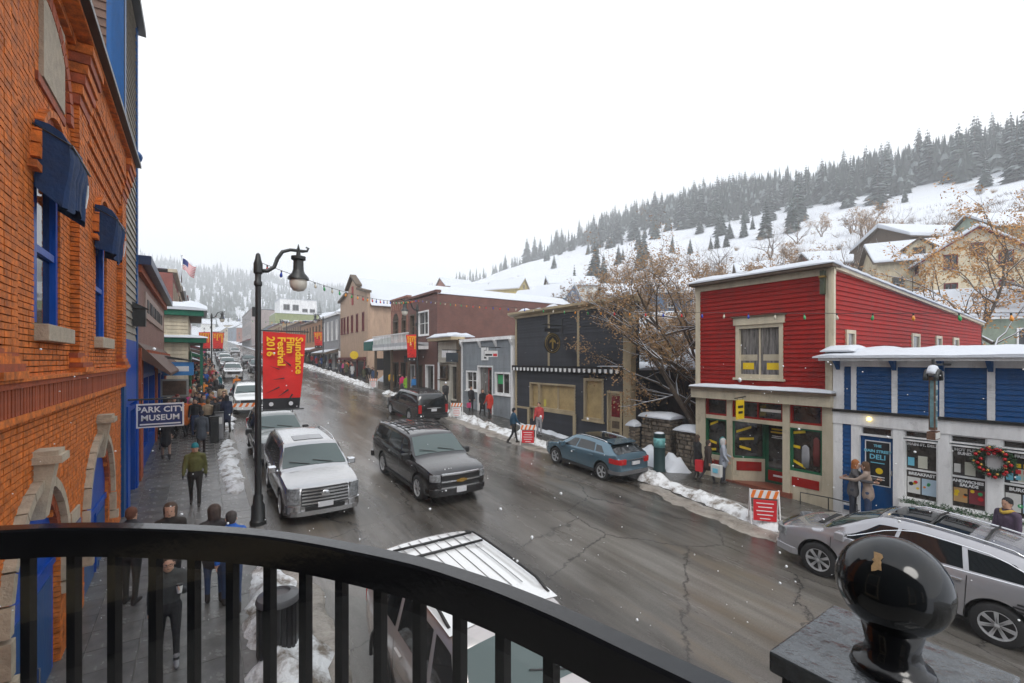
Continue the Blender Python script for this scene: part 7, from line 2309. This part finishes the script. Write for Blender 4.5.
m = MB(); m.lathe([(.229, .95), (.229, 1.33)], 18, p0); part(m, 'poster', M('teal_poster', (.10, .28, .28), .5, var=.5, scale=9), T, smooth=True)
m = MB(); m.ball(tuple(p0 + Vector((0, 0, 1.51))), .19, .19, .05); part(m, 'snow', SNOW, T, smooth=True)
for x, y, hh_, lb in ((.75, 25.6, 1.25, 'grey parking meter box on the sidewalk edge'), (.55, 25.0, 1.15, 'slim black litter bin beside the grey parking meter box')):
    T = thing('parking_meter' if hh_ > 1.2 else 'slim_bin', lb, 'bin' if hh_ < 1.2 else 'parking meter', (x, y, sw(y)))
    z = sw(y)
    m = MB(); m.box(x - .17, x + .17, y - .15, y + .15, z, z + hh_); part(m, 'cabinet', GRW if hh_ > 1.2 else IRON, T, bevel=.03)
    m = MB(); m.box(x - .19, x + .19, y - .17, y + .17, z + hh_, z + hh_ + .06); part(m, 'cap', IRON, T)
    m = MB(); m.box(x - .11, x + .11, y - .16, y - .15, z + hh_ * .6, z + hh_ * .85); part(m, 'panel', POSTER if hh_ > 1.2 else BLKP, T)
# ------------------------------------------------------------------ flag
T = thing('flag', 'striped red and white flag with blue canton on a roof pole', 'flag', (-1.3, 48, 6.8))
m = MB(); m.tube([(-1.3, 48, 6.6), (-1.3, 48, 8.9)], [.05, .03], 6); m.ball((-1.3, 48, 8.95), .08); part(m, 'pole', CHROME, T, smooth=True)
def fl(u, v): return (-1.22 + u * .95 - .3 * u * v * .5, 48 + .14 * math.sin(u * 6 + v), 8.7 - v * .9 - .75 * u + .1 * math.sin(u * 7))
FR_, FW_, FB_ = flat_mat('flag_red', (.5, .02, .03)), flat_mat('flag_white', (.7, .7, .7)), flat_mat('flag_blue', (.01, .02, .15))
for k in range(13):
    u0 = .42 if k < 7 else 0
    m = MB(); m.grid([[fl(u0 + (1 - u0) * i / 8, (k + j) / 13) for i in range(9)] for j in range(2)]); part(m, 'stripe', FR_ if k % 2 == 0 else FW_, T, smooth=True, fix=False)
m = MB(); m.grid([[fl(.42 * i / 4, 7 / 13 * j / 4) for i in range(5)] for j in range(5)]); part(m, 'canton', FB_, T, smooth=True, fix=False)

# ================================================================== people
def capsule(mb, a, b, ra, rb, flat=1.0, n=10):
    a, b = Vector(a), Vector(b)
    d = (b - a); L = d.length
    d = d.normalized() if L > 1e-6 else Vector((0, 0, 1))
    path, rad = [], []
    for k in range(5):
        t = math.pi / 2 * k / 4
        path.append(a - d * ra * math.cos(t)); rad.append(max(.002, ra * math.sin(t)))
    for k in range(5):
        t = math.pi / 2 * k / 4
        path.append(b + d * rb * math.sin(t)); rad.append(max(.002, rb * math.cos(t)))
    mb.tube(path, rad, n, True, flat)

def rot_dir(pitch, out=0.0):
    """limb direction from hanging down: pitch forward (+x), out sideways (+y)"""
    return Vector((math.sin(pitch) * math.cos(out), math.sin(out), -math.cos(pitch) * math.cos(out)))

def figure(name, legs=(.0, .0), knees=(.05, .05), arms=((.1, .12, .3), (.1, .12, .3)), coat=.0, hood=False, hair='short', lean=.0, look=0.0, detail=True, skirt=False, bulk=1.0):
    segs = []     # a, b, ra, rb, flat, mat
    hipz = .93
    hip = Vector((0, 0, hipz))
    tl = Vector((math.sin(lean), 0, math.cos(lean)))
    chest = hip + tl * .34; sho = hip + tl * .50; neck = hip + tl * .585
    head = neck + Vector((math.sin(lean + look) * .14 + .02, 0, .125))
    low = 1e9
    feet = []
    for k, sd in enumerate((1, -1)):
        h = hip + Vector((0, sd * .095, -.03))
        kd = rot_dir(legs[k], .02 * sd)
        kn = h + kd * .43
        an = kn + rot_dir(legs[k] - knees[k], 0) * .41
        segs.append((h, kn, .092 * bulk, .062, 1.0, 2)); segs.append((kn, an, .06, .045, 1.0, 2))
        pt_ = -legs[k] * .4 if legs[k] - knees[k] > -.2 else -.55
        toe = an + Vector((math.cos(pt_) * .15, 0, math.sin(pt_) * .15 - .035)); heel = an + Vector((-.04, 0, -.045))
        segs.append((heel, toe, .045, .038, 1.0, 3)); segs.append((an + Vector((0, 0, .06)), heel, .05, .045, 1, 3))
        low = min(low, heel.z - .045, toe.z - .038)
        feet.append(an)
    segs.append((hip, hip + tl * .16, .155 * bulk, .150 * bulk, .74, 2 if not coat else 1))
    segs.append((hip + tl * .05, chest, .150 * bulk, .178 * bulk, .70, 1))
    segs.append((chest, sho, .178 * bulk, .13 * bulk, .68, 1))
    segs.append((sho + Vector((0, .10, 0)), sho + Vector((0, -.10, 0)), .078 * bulk, .078 * bulk, 1, 1))
    if coat:
        segs.append((hip + Vector((0, 0, .05)), hip - Vector((0, 0, coat)), .165 * bulk, .19 * bulk, .8, 1))
    segs.append((sho, neck + Vector((0, 0, .05)), .062, .052, 1, 1 if hood else 0))
    segs.append((sho + Vector((.0, 0, .03)), neck - Vector((0, 0, .01)), .095, .075, 1, 1))
    segs.append((head + Vector((.012, 0, -.06)), head + Vector((0, 0, .045)), .076, .09, 1, 0))
    if hood:
        segs.append((head + Vector((-.03, 0, .05)), head + Vector((-.035, 0, -.07)), .118, .11, 1, 4))
    elif hair == 'long':
        segs.append((head + Vector((-.02, 0, .06)), head + Vector((-.05, 0, -.16)), .104, .085, 1, 4))
    elif hair == 'beanie':
        segs.append((head + Vector((-.01, 0, .065)), head + Vector((-.02, 0, .09)), .104, .09, 1, 4))
    else:
        segs.append((head + Vector((-.015, 0, .055)), head + Vector((-.035, 0, .01)), .1, .088, 1, 4))
    hands = []
    for k, sd in enumerate((1, -1)):
        pitch, out, elbow = arms[k]
        s0 = sho + Vector((0, sd * .165 * bulk, -.01))
        e = s0 + rot_dir(pitch, out * sd) * .285
        w = e + rot_dir(pitch + elbow, out * sd * .3 - (.25 * sd if elbow > 1.0 else 0)) * .25
        segs.append((s0, e, .068 * bulk, .054 * bulk, 1, 1)); segs.append((e, w, .054 * bulk, .042, 1, 1))
        hands.append((w, (w - e).normalized(), sd))
        segs.append((w, w + (w - e).normalized() * .07, .03, .035, .6, 6))
    mb = MB()
    for a, b, ra, rb, fl_, mt in segs:
        capsule(mb, a, b, ra, rb, fl_)
    me = mb.mesh(name, [], fix=True)
    o = bpy.data.objects.new(name, me); C.objects.link(o)
    r = o.modifiers.new('r', 'REMESH'); r.mode = 'VOXEL'; r.voxel_size = .021
    s = o.modifiers.new('s', 'SMOOTH'); s.iterations = 3; s.factor = .5
    apply_mods(o)
    me = o.data
    bpy.data.objects.remove(o)
    def segdist(p, sg):
        a, b, ra, rb = sg[0], sg[1], sg[2], sg[3]
        ab = b - a; L2 = ab.length_squared
        t = 0 if L2 < 1e-9 else max(0, min(1, (p - a).dot(ab) / L2))
        return (p - a - ab * t).length - (ra + (rb - ra) * t)
    out = MB()
    out.v = [tuple(v.co) for v in me.vertices]
    for p in me.polygons:
        out.f.append(tuple(p.vertices))
        c = p.center
        best, bm_ = 1e9, 1
        for sg in segs:
            d = segdist(c, sg)
            if d < best: best, bm_ = d, sg[5]
        if bm_ == 4 and hood and c.x > head.x + .035 and abs(c.y) < .075 and c.z < head.z + .09: bm_ = 0
        out.m.append(bm_)
    bpy.data.meshes.remove(me)
    # face, fingers
    out.cur = 0; out.ball(tuple(head + Vector((.098, 0, -.02))), .016, .012, .02, 6, 5)
    for sd in (-1, 1):
        out.cur = 0; out.ball(tuple(head + Vector((-.005, sd * .088, -.01))), .018, .008, .028, 6, 5)
        out.cur = 5; out.ball(tuple(head + Vector((.083, sd * .032, .008))), .008, .012, .008, 6, 4)
    out.cur = 5; out.ball(tuple(head + Vector((.083, 0, -.065))), .006, .022, .005, 6, 4)
    out.cur = 6
    for w, d, sd in hands:
        side = d.cross(Vector((0, 1, 0))).normalized() if abs(d.y) < .9 else Vector((1, 0, 0))
        b0 = w + d * .085
        for q in range(4):
            o_ = side * (.027 - .018 * q)
            L = (.055, .065, .06, .045)[q]
            cdir = (d + Vector((0, -sd * .35, 0))).normalized()
            m1 = b0 + o_ + d * L * .6
            out.tube([b0 + o_, m1, m1 + cdir * L * .5], [.0095, .009, .006], 5)
        t0 = w + d * .04 + side * .03
        out.tube([t0, t0 + (d * .6 + side * .6).normalized() * .035, t0 + (d + side * .2).normalized() * .065], [.011, .010, .007], 5)
    zmin = low
    out.v = [(v[0], v[1], v[2] - zmin) for v in out.v]
    fm = out.mesh(name, [MATS['fabric_x'], MATS['fabric_x'], MATS['fabric_x'], MATS['fabric_x'], MATS['fabric_x'], MATS['fabric_x'], MATS['fabric_x']], True, fix=False)
    info = {'hands': [(w - Vector((0, 0, zmin)), d) for w, d, sd in hands], 'head': head - Vector((0, 0, zmin)), 'sho': sho - Vector((0, 0, zmin))}
    return fm, info
M('fabric_x', (.1, .1, .1))
SKIN = M('skin', (.50, .29, .20), .55, var=.08, scale=9)
EYE = M('eye_dark', (.02, .015, .015), .3, var=0)
FC = {}
def cloth(col):
    k = 'cloth_%d_%d_%d' % tuple(int(c * 999) for c in col)
    return M(k, tuple(col), .85, var=.18, scale=9, bump=.25, bscale=22)
def person(fig, x, y, face, label, jacket, trousers, hair, shoes=(.03, .025, .022), z=None, sc=1.0, group=None, gloves=None, yaw=None):
    """face: direction angle in degrees, 0 = towards +X, 90 = up the street"""
    me, info = FIG[fig]
    o = bpy.data.objects.new('person', me)
    o.location = (x, y, (sw(y) if z is None else z) + .004)
    o.rotation_euler = (0, 0, R(face)); o.scale = (sc, sc, sc)
    link(o, None, o.location)
    tag(o, label, 'person', group)
    for i, mt in enumerate((SKIN, cloth(jacket), cloth(trousers), cloth(shoes), cloth(hair), EYE, cloth(gloves) if gloves else SKIN)):
        o.material_slots[i].link = 'OBJECT'
        o.material_slots[i].material = mt
    return o
FIG = {
    'walk_a': figure('walk_a', (.32, -.28), (.12, .30), ((-.3, .12, .35), (.32, .12, .45)), bulk=1.08),
    'walk_b': figure('walk_b', (-.25, .30), (.35, .1), ((.28, .14, .5), (-.25, .14, .3)), coat=.22, bulk=1.05),
    'stand': figure('stand', (.04, -.04), (.03, .05), ((.05, .14, .25), (.12, .14, .35)), bulk=1.1),
    'cup': figure('cup', (.26, -.24), (.1, .32), ((.35, .1, 1.75), (-.1, .16, .3)), hair='short', bulk=1.12, look=.25),
    'hood': figure('hood', (.05, -.05), (.05, .05), ((.15, .16, .9), (.1, .14, .5)), coat=.14, hood=True, bulk=1.1),
    'long': figure('long', (.2, -.18), (.1, .22), ((.1, .14, .7), (-.05, .14, .3)), coat=.3, hair='long', bulk=1.0),
    'beanie': figure('beanie', (.24, -.24), (.08, .28), ((-.2, .2, .35), (.22, .2, .4)), hair='beanie', bulk=1.15),
    'reach': figure('reach', (.03, -.03), (.03, .03), ((.9, .1, .7), (.8, .1, .8)), coat=.1, hair='long', bulk=1.02, lean=.08),
}
BK, NV, GY, BR, JN = (.012, .012, .014), (.012, .02, .05), (.07, .072, .078), (.05, .03, .02), (.03, .05, .11)
person('beanie', -.12, 16.1, -92, 'person in olive jacket and teal beanie walking down the slab sidewalk', (.10, .10, .025), (.018, .016, .014), (.01, .19, .22), z=sw(16.1), gloves=BK)
p_ = person('cup', -.40, 8.7, -86, 'person in dark grey jacket and glasses holding a coffee cup', (.035, .038, .04), BK, (.04, .028, .02), shoes=(.22, .22, .23), sc=.91)
hw, hd = FIG['cup'][1]['hands'][0]
mw = Matrix.Translation(p_.location) @ Matrix.Rotation(R(-86), 4, 'Z') @ Matrix.Scale(.91, 4)
cp = mw @ (hw + Vector((.06, -.02, .03)))
T = thing('coffee_cup', 'white paper coffee cup held by the person in glasses', 'cup', cp)
m = MB(); m.lathe([(.03, -.06), (.042, .05)], 12, cp); part(m, 'cup', POSTER, T, smooth=True, angle=40)
m = MB(); m.lathe([(.044, .05), (.044, .062), (.036, .072)], 12, cp); part(m, 'lid', BLKP, T, smooth=True, angle=40)
hp = mw @ FIG['cup'][1]['head']
m = MB()
for sd in (-1, 1):
    m.tube([hp + Vector((sd * .034 + .026 * math.cos(a), -.098, .008 + .02 * math.sin(a))) for a in [2 * math.pi * i / 10 for i in range(11)]], .003, 4)
    m.tube([hp + Vector((sd * .06, -.095, .012)), hp + Vector((sd * .088, 0, .01))], .003, 4)
solo(m, 'glasses', BLKP, 'dark rimmed glasses on the person holding a cup', 'glasses', loc=hp)
person('hood', -.46, 10.7, -95, 'person in brown hooded coat facing the balcony', (.03, .024, .02), BK, (.075, .045, .03))
person('stand', -1.05, 10.9, 60, 'person with auburn hair in a dark coat beside the brick wall', (.022, .022, .026), BK, (.12, .045, .025), sc=.98)
person('walk_a', .47, 9.75, 88, 'person in bright blue jacket and jeans walking up the sidewalk', (.015, .10, .42), JN, (.05, .042, .04))
person('hood', .22, 10.2, 92, 'person in dark brown hood walking beside the blue jacket', (.05, .045, .045), JN, (.06, .04, .032))
person('walk_b', .05, 23.0, 93, 'person in slate grey jacket walking up the wet sidewalk', (.055, .065, .08), (.02, .012, .012), BK)
person('long', -1.1, 22.4, 95, 'person in a black coat under the museum sign', BK, (.25, .16, .12), BK)
person('stand', -1.35, 24.5, 20, 'person in tan trousers by the blue shop window', (.02, .02, .025), (.3, .2, .11), BR)
for x, y, c_, lb in ((.55, 29.5, (.65, .12, .01), 'person in an orange vest at the front of the crowd'), (.2, 37, (.70, .2, .01), 'person in an orange vest among the crowd'), (2.4, 42, (.62, .17, .01), 'person in an orange vest standing in the road beside the crowd')):
    person('beanie', x, y, -80, lb, c_, (.03, .03, .04), (.2, .12, .02) if x > .5 else BK, z=None if x < 1.3 else gz(y) + .03)
# right sidewalk
person('long', 15.55, 10.25, -20, 'person in a black coat with a red bag outside the red shop', BK, BK, BR, sc=.92)
person('walk_b', 15.45, 9.75, -30, 'person in a dark brown fur coat outside the red shop', (.035, .022, .018), (.012, .012, .018), (.03, .02, .015), sc=.9)
person('hood', 15.95, 9.45, -60, 'person in a pale hooded jacket outside the red shop', (.33, .36, .42), (.04, .045, .06), (.5, .5, .5), sc=.92)
for x, y, z_, mt, lb, w in ((15.35, 9.35, -.95, POSTER, 'white paper shopping bag carried outside the red shop', .36), (15.4, 10.05, -.7, REDPR, 'red shopping bag carried outside the red shop', .3)):
    T = thing('shopping_bag', lb, 'bag', (x, y, sw(y) + .45))
    z = sw(y) + .38
    m = MB(); m.hexa([(x - .07, y - w / 2, z), (x + .07, y - w / 2, z), (x + .07, y + w / 2, z), (x - .07, y + w / 2, z), (x - .09, y - w / 2, z + .42), (x + .09, y - w / 2, z + .42), (x + .09, y + w / 2, z + .42), (x - .09, y + w / 2, z + .42)]); part(m, 'bag_body', mt, T)
    m = MB(); m.tube([(x, y - .1, z + .42), (x, y - .07, z + .56), (x, y + .07, z + .56), (x, y + .1, z + .42)], .008, 5); part(m, 'handle', BLKP, T)
    if mt is POSTER:
        m = MB(); m.box(x - .098, x - .092, y - .1, y + .1, z + .14, z + .3); part(m, 'printed_mark', CYAN, T)
person('reach', 16.0, 5.42, -80, 'person with ginger hair in a grey coat embracing at the blue shop door', (.075, .07, .075), (.02, .025, .04), (.30, .10, .025))
person('reach', 16.04, 5.06, 100, 'person in a beige jacket embracing at the blue shop door', (.30, .23, .19), JN, (.10, .05, .025))
person('stand', 15.1, 2.15, 150, 'person in a dusky purple coat with yellow scarf behind the crossover', (.075, .05, .085), BK, BK)
m = MB(); ct = Vector((15.1, 2.15, sw(2.15) + 1.5)); m.tube([ct + Vector((.1 * math.cos(a), .1 * math.sin(a), .03 * math.sin(2 * a))) for a in [2 * math.pi * i / 12 for i in range(13)]], .04, 6)
solo(m, 'scarf', cloth((.5, .33, .05)), 'yellow scarf on the person in the purple coat', 'scarf', loc=ct, smooth=True)
person('walk_a', 13.0, 18.8, -15, 'person in a petrol blue coat stepping off the road by the barrier', (.012, .06, .11), BK, BK, z=gz(18.8) + .03)
person('stand', 15.0, 19.3, -150, 'person in a red and white jacket in front of the papered windows', (.45, .05, .05), (.3, .3, .32), BR)
for x, y, c_, f, lb, t_ in ((15.5, 25.2, (.5, .035, .02), 'walk_b', 'person in an orange red jacket outside the grey shop', BK), (15.4, 25.9, BK, 'long', 'person in black coat next to the orange red jacket', BK), (15.6, 27.8, (.02, .02, .025), 'stand', 'person in dark coat carrying a pink bag outside the grey shop', BK), (15.5, 31.6, (.03, .03, .032), 'walk_a', 'person in charcoal jacket outside the cream shop', BK),
                             (15.2, 37.0, (.03, .22, .55), 'stand', 'person in a sky blue jacket near the balcony', BK), (15.0, 38.3, (.25, .5, .03), 'walk_b', 'person in a lime green jacket near the balcony', BK), (14.9, 39.0, (.65, .02, .15), 'beanie', 'person in a hot pink jacket near the balcony', (.1, .1, .12)), (15.1, 42.5, (.62, .36, .01), 'stand', 'person in a yellow jacket under the balcony', BK),
                             (15.2, 40.5, BK, 'walk_a', 'person in black between pink and yellow jackets', BK), (14.9, 46.5, (.03, .06, .14), 'walk_a', 'person in a navy jacket by the green awning', JN), (15.2, 48, (.05, .09, .18), 'walk_b', 'person in a steel blue jacket by the green awning', JN), (15.5, 49.5, BK, 'stand', 'person in black by the green awning', NV)):
    person(f, x, y, rnd.choice((-90, 90, 80, -100)) + rnd.uniform(-15, 15), lb, c_, t_, rnd.choice((BK, BR, (.1, .06, .03))))
m = MB(); m.box(15.2, 15.5, 27.6, 27.75, sw(27.7) + .35, sw(27.7) + .7); solo(m, 'pink_bag', cloth((.5, .06, .16)), 'pink bag carried outside the grey shop', 'bag', loc=(15.35, 27.7, sw(27.7) + .35), bevel=.03)
# crowds
rr = random.Random(77)
cols_ = [('black', BK, 9), ('navy', NV, 4), ('charcoal', (.035, .036, .04), 5), ('dark brown', BR, 3), ('grey', GY, 3), ('maroon', (.16, .012, .03), 3), ('red', (.5, .02, .02), 4), ('beige', (.36, .27, .18), 3), ('blue', (.02, .1, .4), 2), ('orange', (.6, .14, .02), 2), ('pink', (.55, .06, .2), 1), ('olive', (.06, .06, .025), 1), ('purple', (.07, .025, .09), 1), ('white', (.45, .45, .45), 1), ('teal', (.01, .12, .14), 1)]
bag_ = [c for c in cols_ for _ in range(c[2])]
pts = []
def crowd(n, xa, xb, ya, yb, where, grp, mind=.42):
    k = 0; t = 0
    while k < n and t < n * 60:
        t += 1
        x = rr.uniform(xa, xb); y = ya + (yb - ya) * rr.random() ** 1.25
        if any((x - a) ** 2 + (y - b) ** 2 < mind ** 2 for a, b in pts): continue
        pts.append((x, y)); k += 1
        nm, c_, _ = rr.choice(bag_)
        tn, t_ = rr.choice((('black', BK), ('blue', JN), ('dark', (.03, .03, .035)), ('black', BK)))
        f = rr.choice(list(FIG))
        if f in ('cup', 'reach'): f = 'stand'
        person(f, x, y, rr.choice((-90, 90, 90, -90, 0, 180)) + rr.uniform(-25, 25), 'person in %s coat and %s trousers in the %s' % (nm, tn, where), c_, t_, rr.choice((BK, BK, BR, (.12, .07, .03), (.2, .04, .03), (.3, .28, .25))), sc=rr.uniform(.93, 1.05), group='%s coats with %s trousers, %s' % (nm, tn, grp))
crowd(150, -1.45, 1.2, 26.5, 72, 'crowd on the brick building side', 'left crowd')
crowd(40, 14.9, 16.3, 51, 120, 'crowd beyond the beige hall', 'right crowd', .5)
crowd(14, -1.4, 1.3, 66, 110, 'crowd further up the sidewalk', 'far crowd', .6)

# ================================================================== balcony railing in the foreground
B = thing('balcony_railing', 'glossy black curved balcony railing with square balusters and glass', 'railing', (.2, 1.3, -1.62))
ctrl = [(-1.9, 2.52), (-1.2, 2.30), (-.5, 2.015), (-.178, 1.825), (.171, 1.515), (.432, 1.148), (.542, .923), (.611, .716), (.656, .525), (.689, .381), (.705, .30)]
def spl(t):
    n = len(ctrl) - 1; k = min(n - 1, int(t * n)); f = t * n - k
    P_ = [Vector((*ctrl[max(0, min(n, k + j))], 0)) for j in (-1, 0, 1, 2)]
    a = P_[1] * 2; b = P_[2] - P_[0]; c = P_[0] * 2 - P_[1] * 5 + P_[2] * 4 - P_[3]; d = -P_[0] + P_[1] * 3 - P_[2] * 3 + P_[3]
    return (a + b * f + c * f * f + d * f ** 3) * .5
path = [spl(i / 90) for i in range(91)]
def ribbon(in_, out_, z0, z1, rnd_=.0):
    m = MB(); vs = []; n = len(path)
    for i, p in enumerate(path):
        t = (path[min(i + 1, n - 1)] - path[max(i - 1, 0)]).normalized(); nn = Vector((t.y, -t.x, 0))
        if nn.dot(p) < 0: nn = -nn      # away from the viewer's balcony
        e = rnd_
        for d, z in ((in_, z0), (in_, z1 - e), (in_ + e, z1), (out_ - e, z1), (out_, z1 - e), (out_, z0)):
            q = p + nn * d; vs.append((q.x, q.y, z))
    k = 6
    fs = [(i * k + j, i * k + (j + 1) % k, (i + 1) * k + (j + 1) % k, (i + 1) * k + j) for i in range(n - 1) for j in range(k)] + [tuple(range(k)), tuple((n - 1) * k + j for j in range(k))]
    m.add(vs, fs); return m
RAIL = M('rail_black', (.006, .006, .007), .14, var=.3, scale=5, bump=.02, bscale=40, spec=.5)
part(ribbon(-.055, 0, -.585, -.50, .006), 'handrail', RAIL, B, smooth=True, angle=30)
part(ribbon(-.045, -.012, -1.60, -1.56), 'bottom_rail', RAIL, B, smooth=True, angle=30)
acc = 0; last = path[0]; nxt = .05
fine = [spl(i / 900) for i in range(901)]
bal = MB(); bal.box(-.0125, .0125, -.0125, .0125, -1.58, -.58); bme = bal.mesh('baluster', RAIL)
for i in range(1, 901):
    acc += (fine[i] - fine[i - 1]).length
    if acc >= nxt:
        t = (fine[min(i + 1, 900)] - fine[i - 1]).normalized(); nn = Vector((t.y, -t.x, 0)); nn = nn if nn.dot(fine[i]) > 0 else -nn
        p = fine[i] - nn * .028
        inst(bme, 'baluster', B, p - ORI[B.name], (0, 0, math.atan2(t.y, t.x)))
        nxt += .128
m = MB(); n = len(path); r0, r1 = [], []
for i, p in enumerate(path):
    t = (path[min(i + 1, n - 1)] - path[max(i - 1, 0)]).normalized(); nn = Vector((t.y, -t.x, 0)); nn = nn if nn.dot(p) > 0 else -nn
    q = p - nn * .075; r0.append((q.x, q.y, -1.58)); r1.append((q.x, q.y, -.60))
m.grid([r0, r1]); part(m, 'glass_panel', CLEAR, B, smooth=True)
T = thing('balcony_post', 'square black balcony post with wet cap and glossy ball finial', 'post', (.755, .215, -1.62))
WETB = M('wet_black', (.045, .05, .055), .10, var=.5, scale=18, bump=.22, bscale=30, spec=1.0)
m = MB(); m.box(.647, .857, .11, .318, -.43, -.40); part(m, 'cap', WETB, T, bevel=.004)
m = MB(); m.box(.66, .845, .122, .306, -1.6, -.43); part(m, 'shaft', RAIL, T)
bc = (.738, .207, -.29)
m = MB(); m.lathe([(.045, -.40), (.042, -.39), (.034, -.388), (.028, -.37), (.034, -.340)], 20, (bc[0], bc[1], 0)); part(m, 'neck', RAIL, T, smooth=True)
FIN = M('finial_black', (.008, .009, .010), .09, var=.15, scale=10, spec=.5)
m = MB(); m.ball(bc, .061, .061, .060, 40, 26); part(m, 'ball_finial', FIN, T, smooth=True)
vd = Vector(bc).normalized(); rv = Vector((AX.y, -AX.x, 0)); uv = rv.cross(vd)
if uv.z < 0: uv = -uv
cdir = (-vd * .80 + uv * .52 - rv * .14).normalized(); e1 = cdir.cross(Vector((0, 0, 1))).normalized(); e2 = cdir.cross(e1)
m = MB(); ring = []
for i in range(16):
    a = 2 * math.pi * i / 16
    q = .15 * (1 + .8 * nz(math.cos(a) * 1.7, math.sin(a) * 1.7, 4.2)) * (1.5 if abs(math.sin(a)) > .6 else .8)
    ring.append(Vector(bc) + (cdir + e1 * math.cos(a) * q * .6 + e2 * math.sin(a) * q).normalized() * .0614)
m.add([Vector(bc) + cdir * .0618] + ring, [(0, 1 + i, 1 + (i + 1) % 16) for i in range(16)])
part(m, 'chipped_paint', M('rust_chip', (.30, .19, .09), .8, var=.6, scale=60), T, smooth=True)
# balcony floor under the viewer
m = MB(); fl_ = [(p.x, p.y) for p in path[::6]] + [(.95, .1), (.95, -2.2), (-1.9, -2.2)]
m.prism([(x, y, -1.75) for x, y in fl_], (0, 0, .13)); solo(m, 'balcony_floor', CONC, 'concrete balcony floor behind the black railing', 'balcony', loc=(0, 0, -1.7))

# falling snow
FLAKE = M('snowflake', (.85, .86, .88), .8, var=0)
m = MB(); rr = random.Random(3)
rt_ = Vector((AX.y, -AX.x, 0))
for _ in range(420):
    d = 1.6 + 14 * rr.random()
    p = AX * d + rt_ * (rr.uniform(-1.2, 1.2) * d) + Vector((0, 0, rr.uniform(-.6, .04) * d))
    if p.x < FXL + .3: continue
    r_ = rr.uniform(.0035, .009)
    m.ball(p, r_, r_ * rr.uniform(.7, 1.2), r_ * rr.uniform(.7, 1.2), 5, 4)
solo(m, 'falling_snow', FLAKE, 'white snowflakes drifting down over the street', 'snow', kind='stuff', fix=False, smooth=True)
# ================================================================== haze
m = MB(); m.box(-1600, 2100, -450, 2700, -12, 330)
hz = bpy.data.materials.new('haze_air'); hz.use_nodes = True
n, l = hz.node_tree.nodes, hz.node_tree.links
n.remove(n['Principled BSDF'])
pv = n.new('ShaderNodeVolumePrincipled'); pv.inputs['Density'].default_value = .0012; pv.inputs['Color'].default_value = (.95, .97, 1.0, 1)
l.new(pv.outputs[0], n['Material Output'].inputs['Volume'])
solo(m, 'haze', hz, 'thin snowy haze in the air', 'haze', kind='stuff')
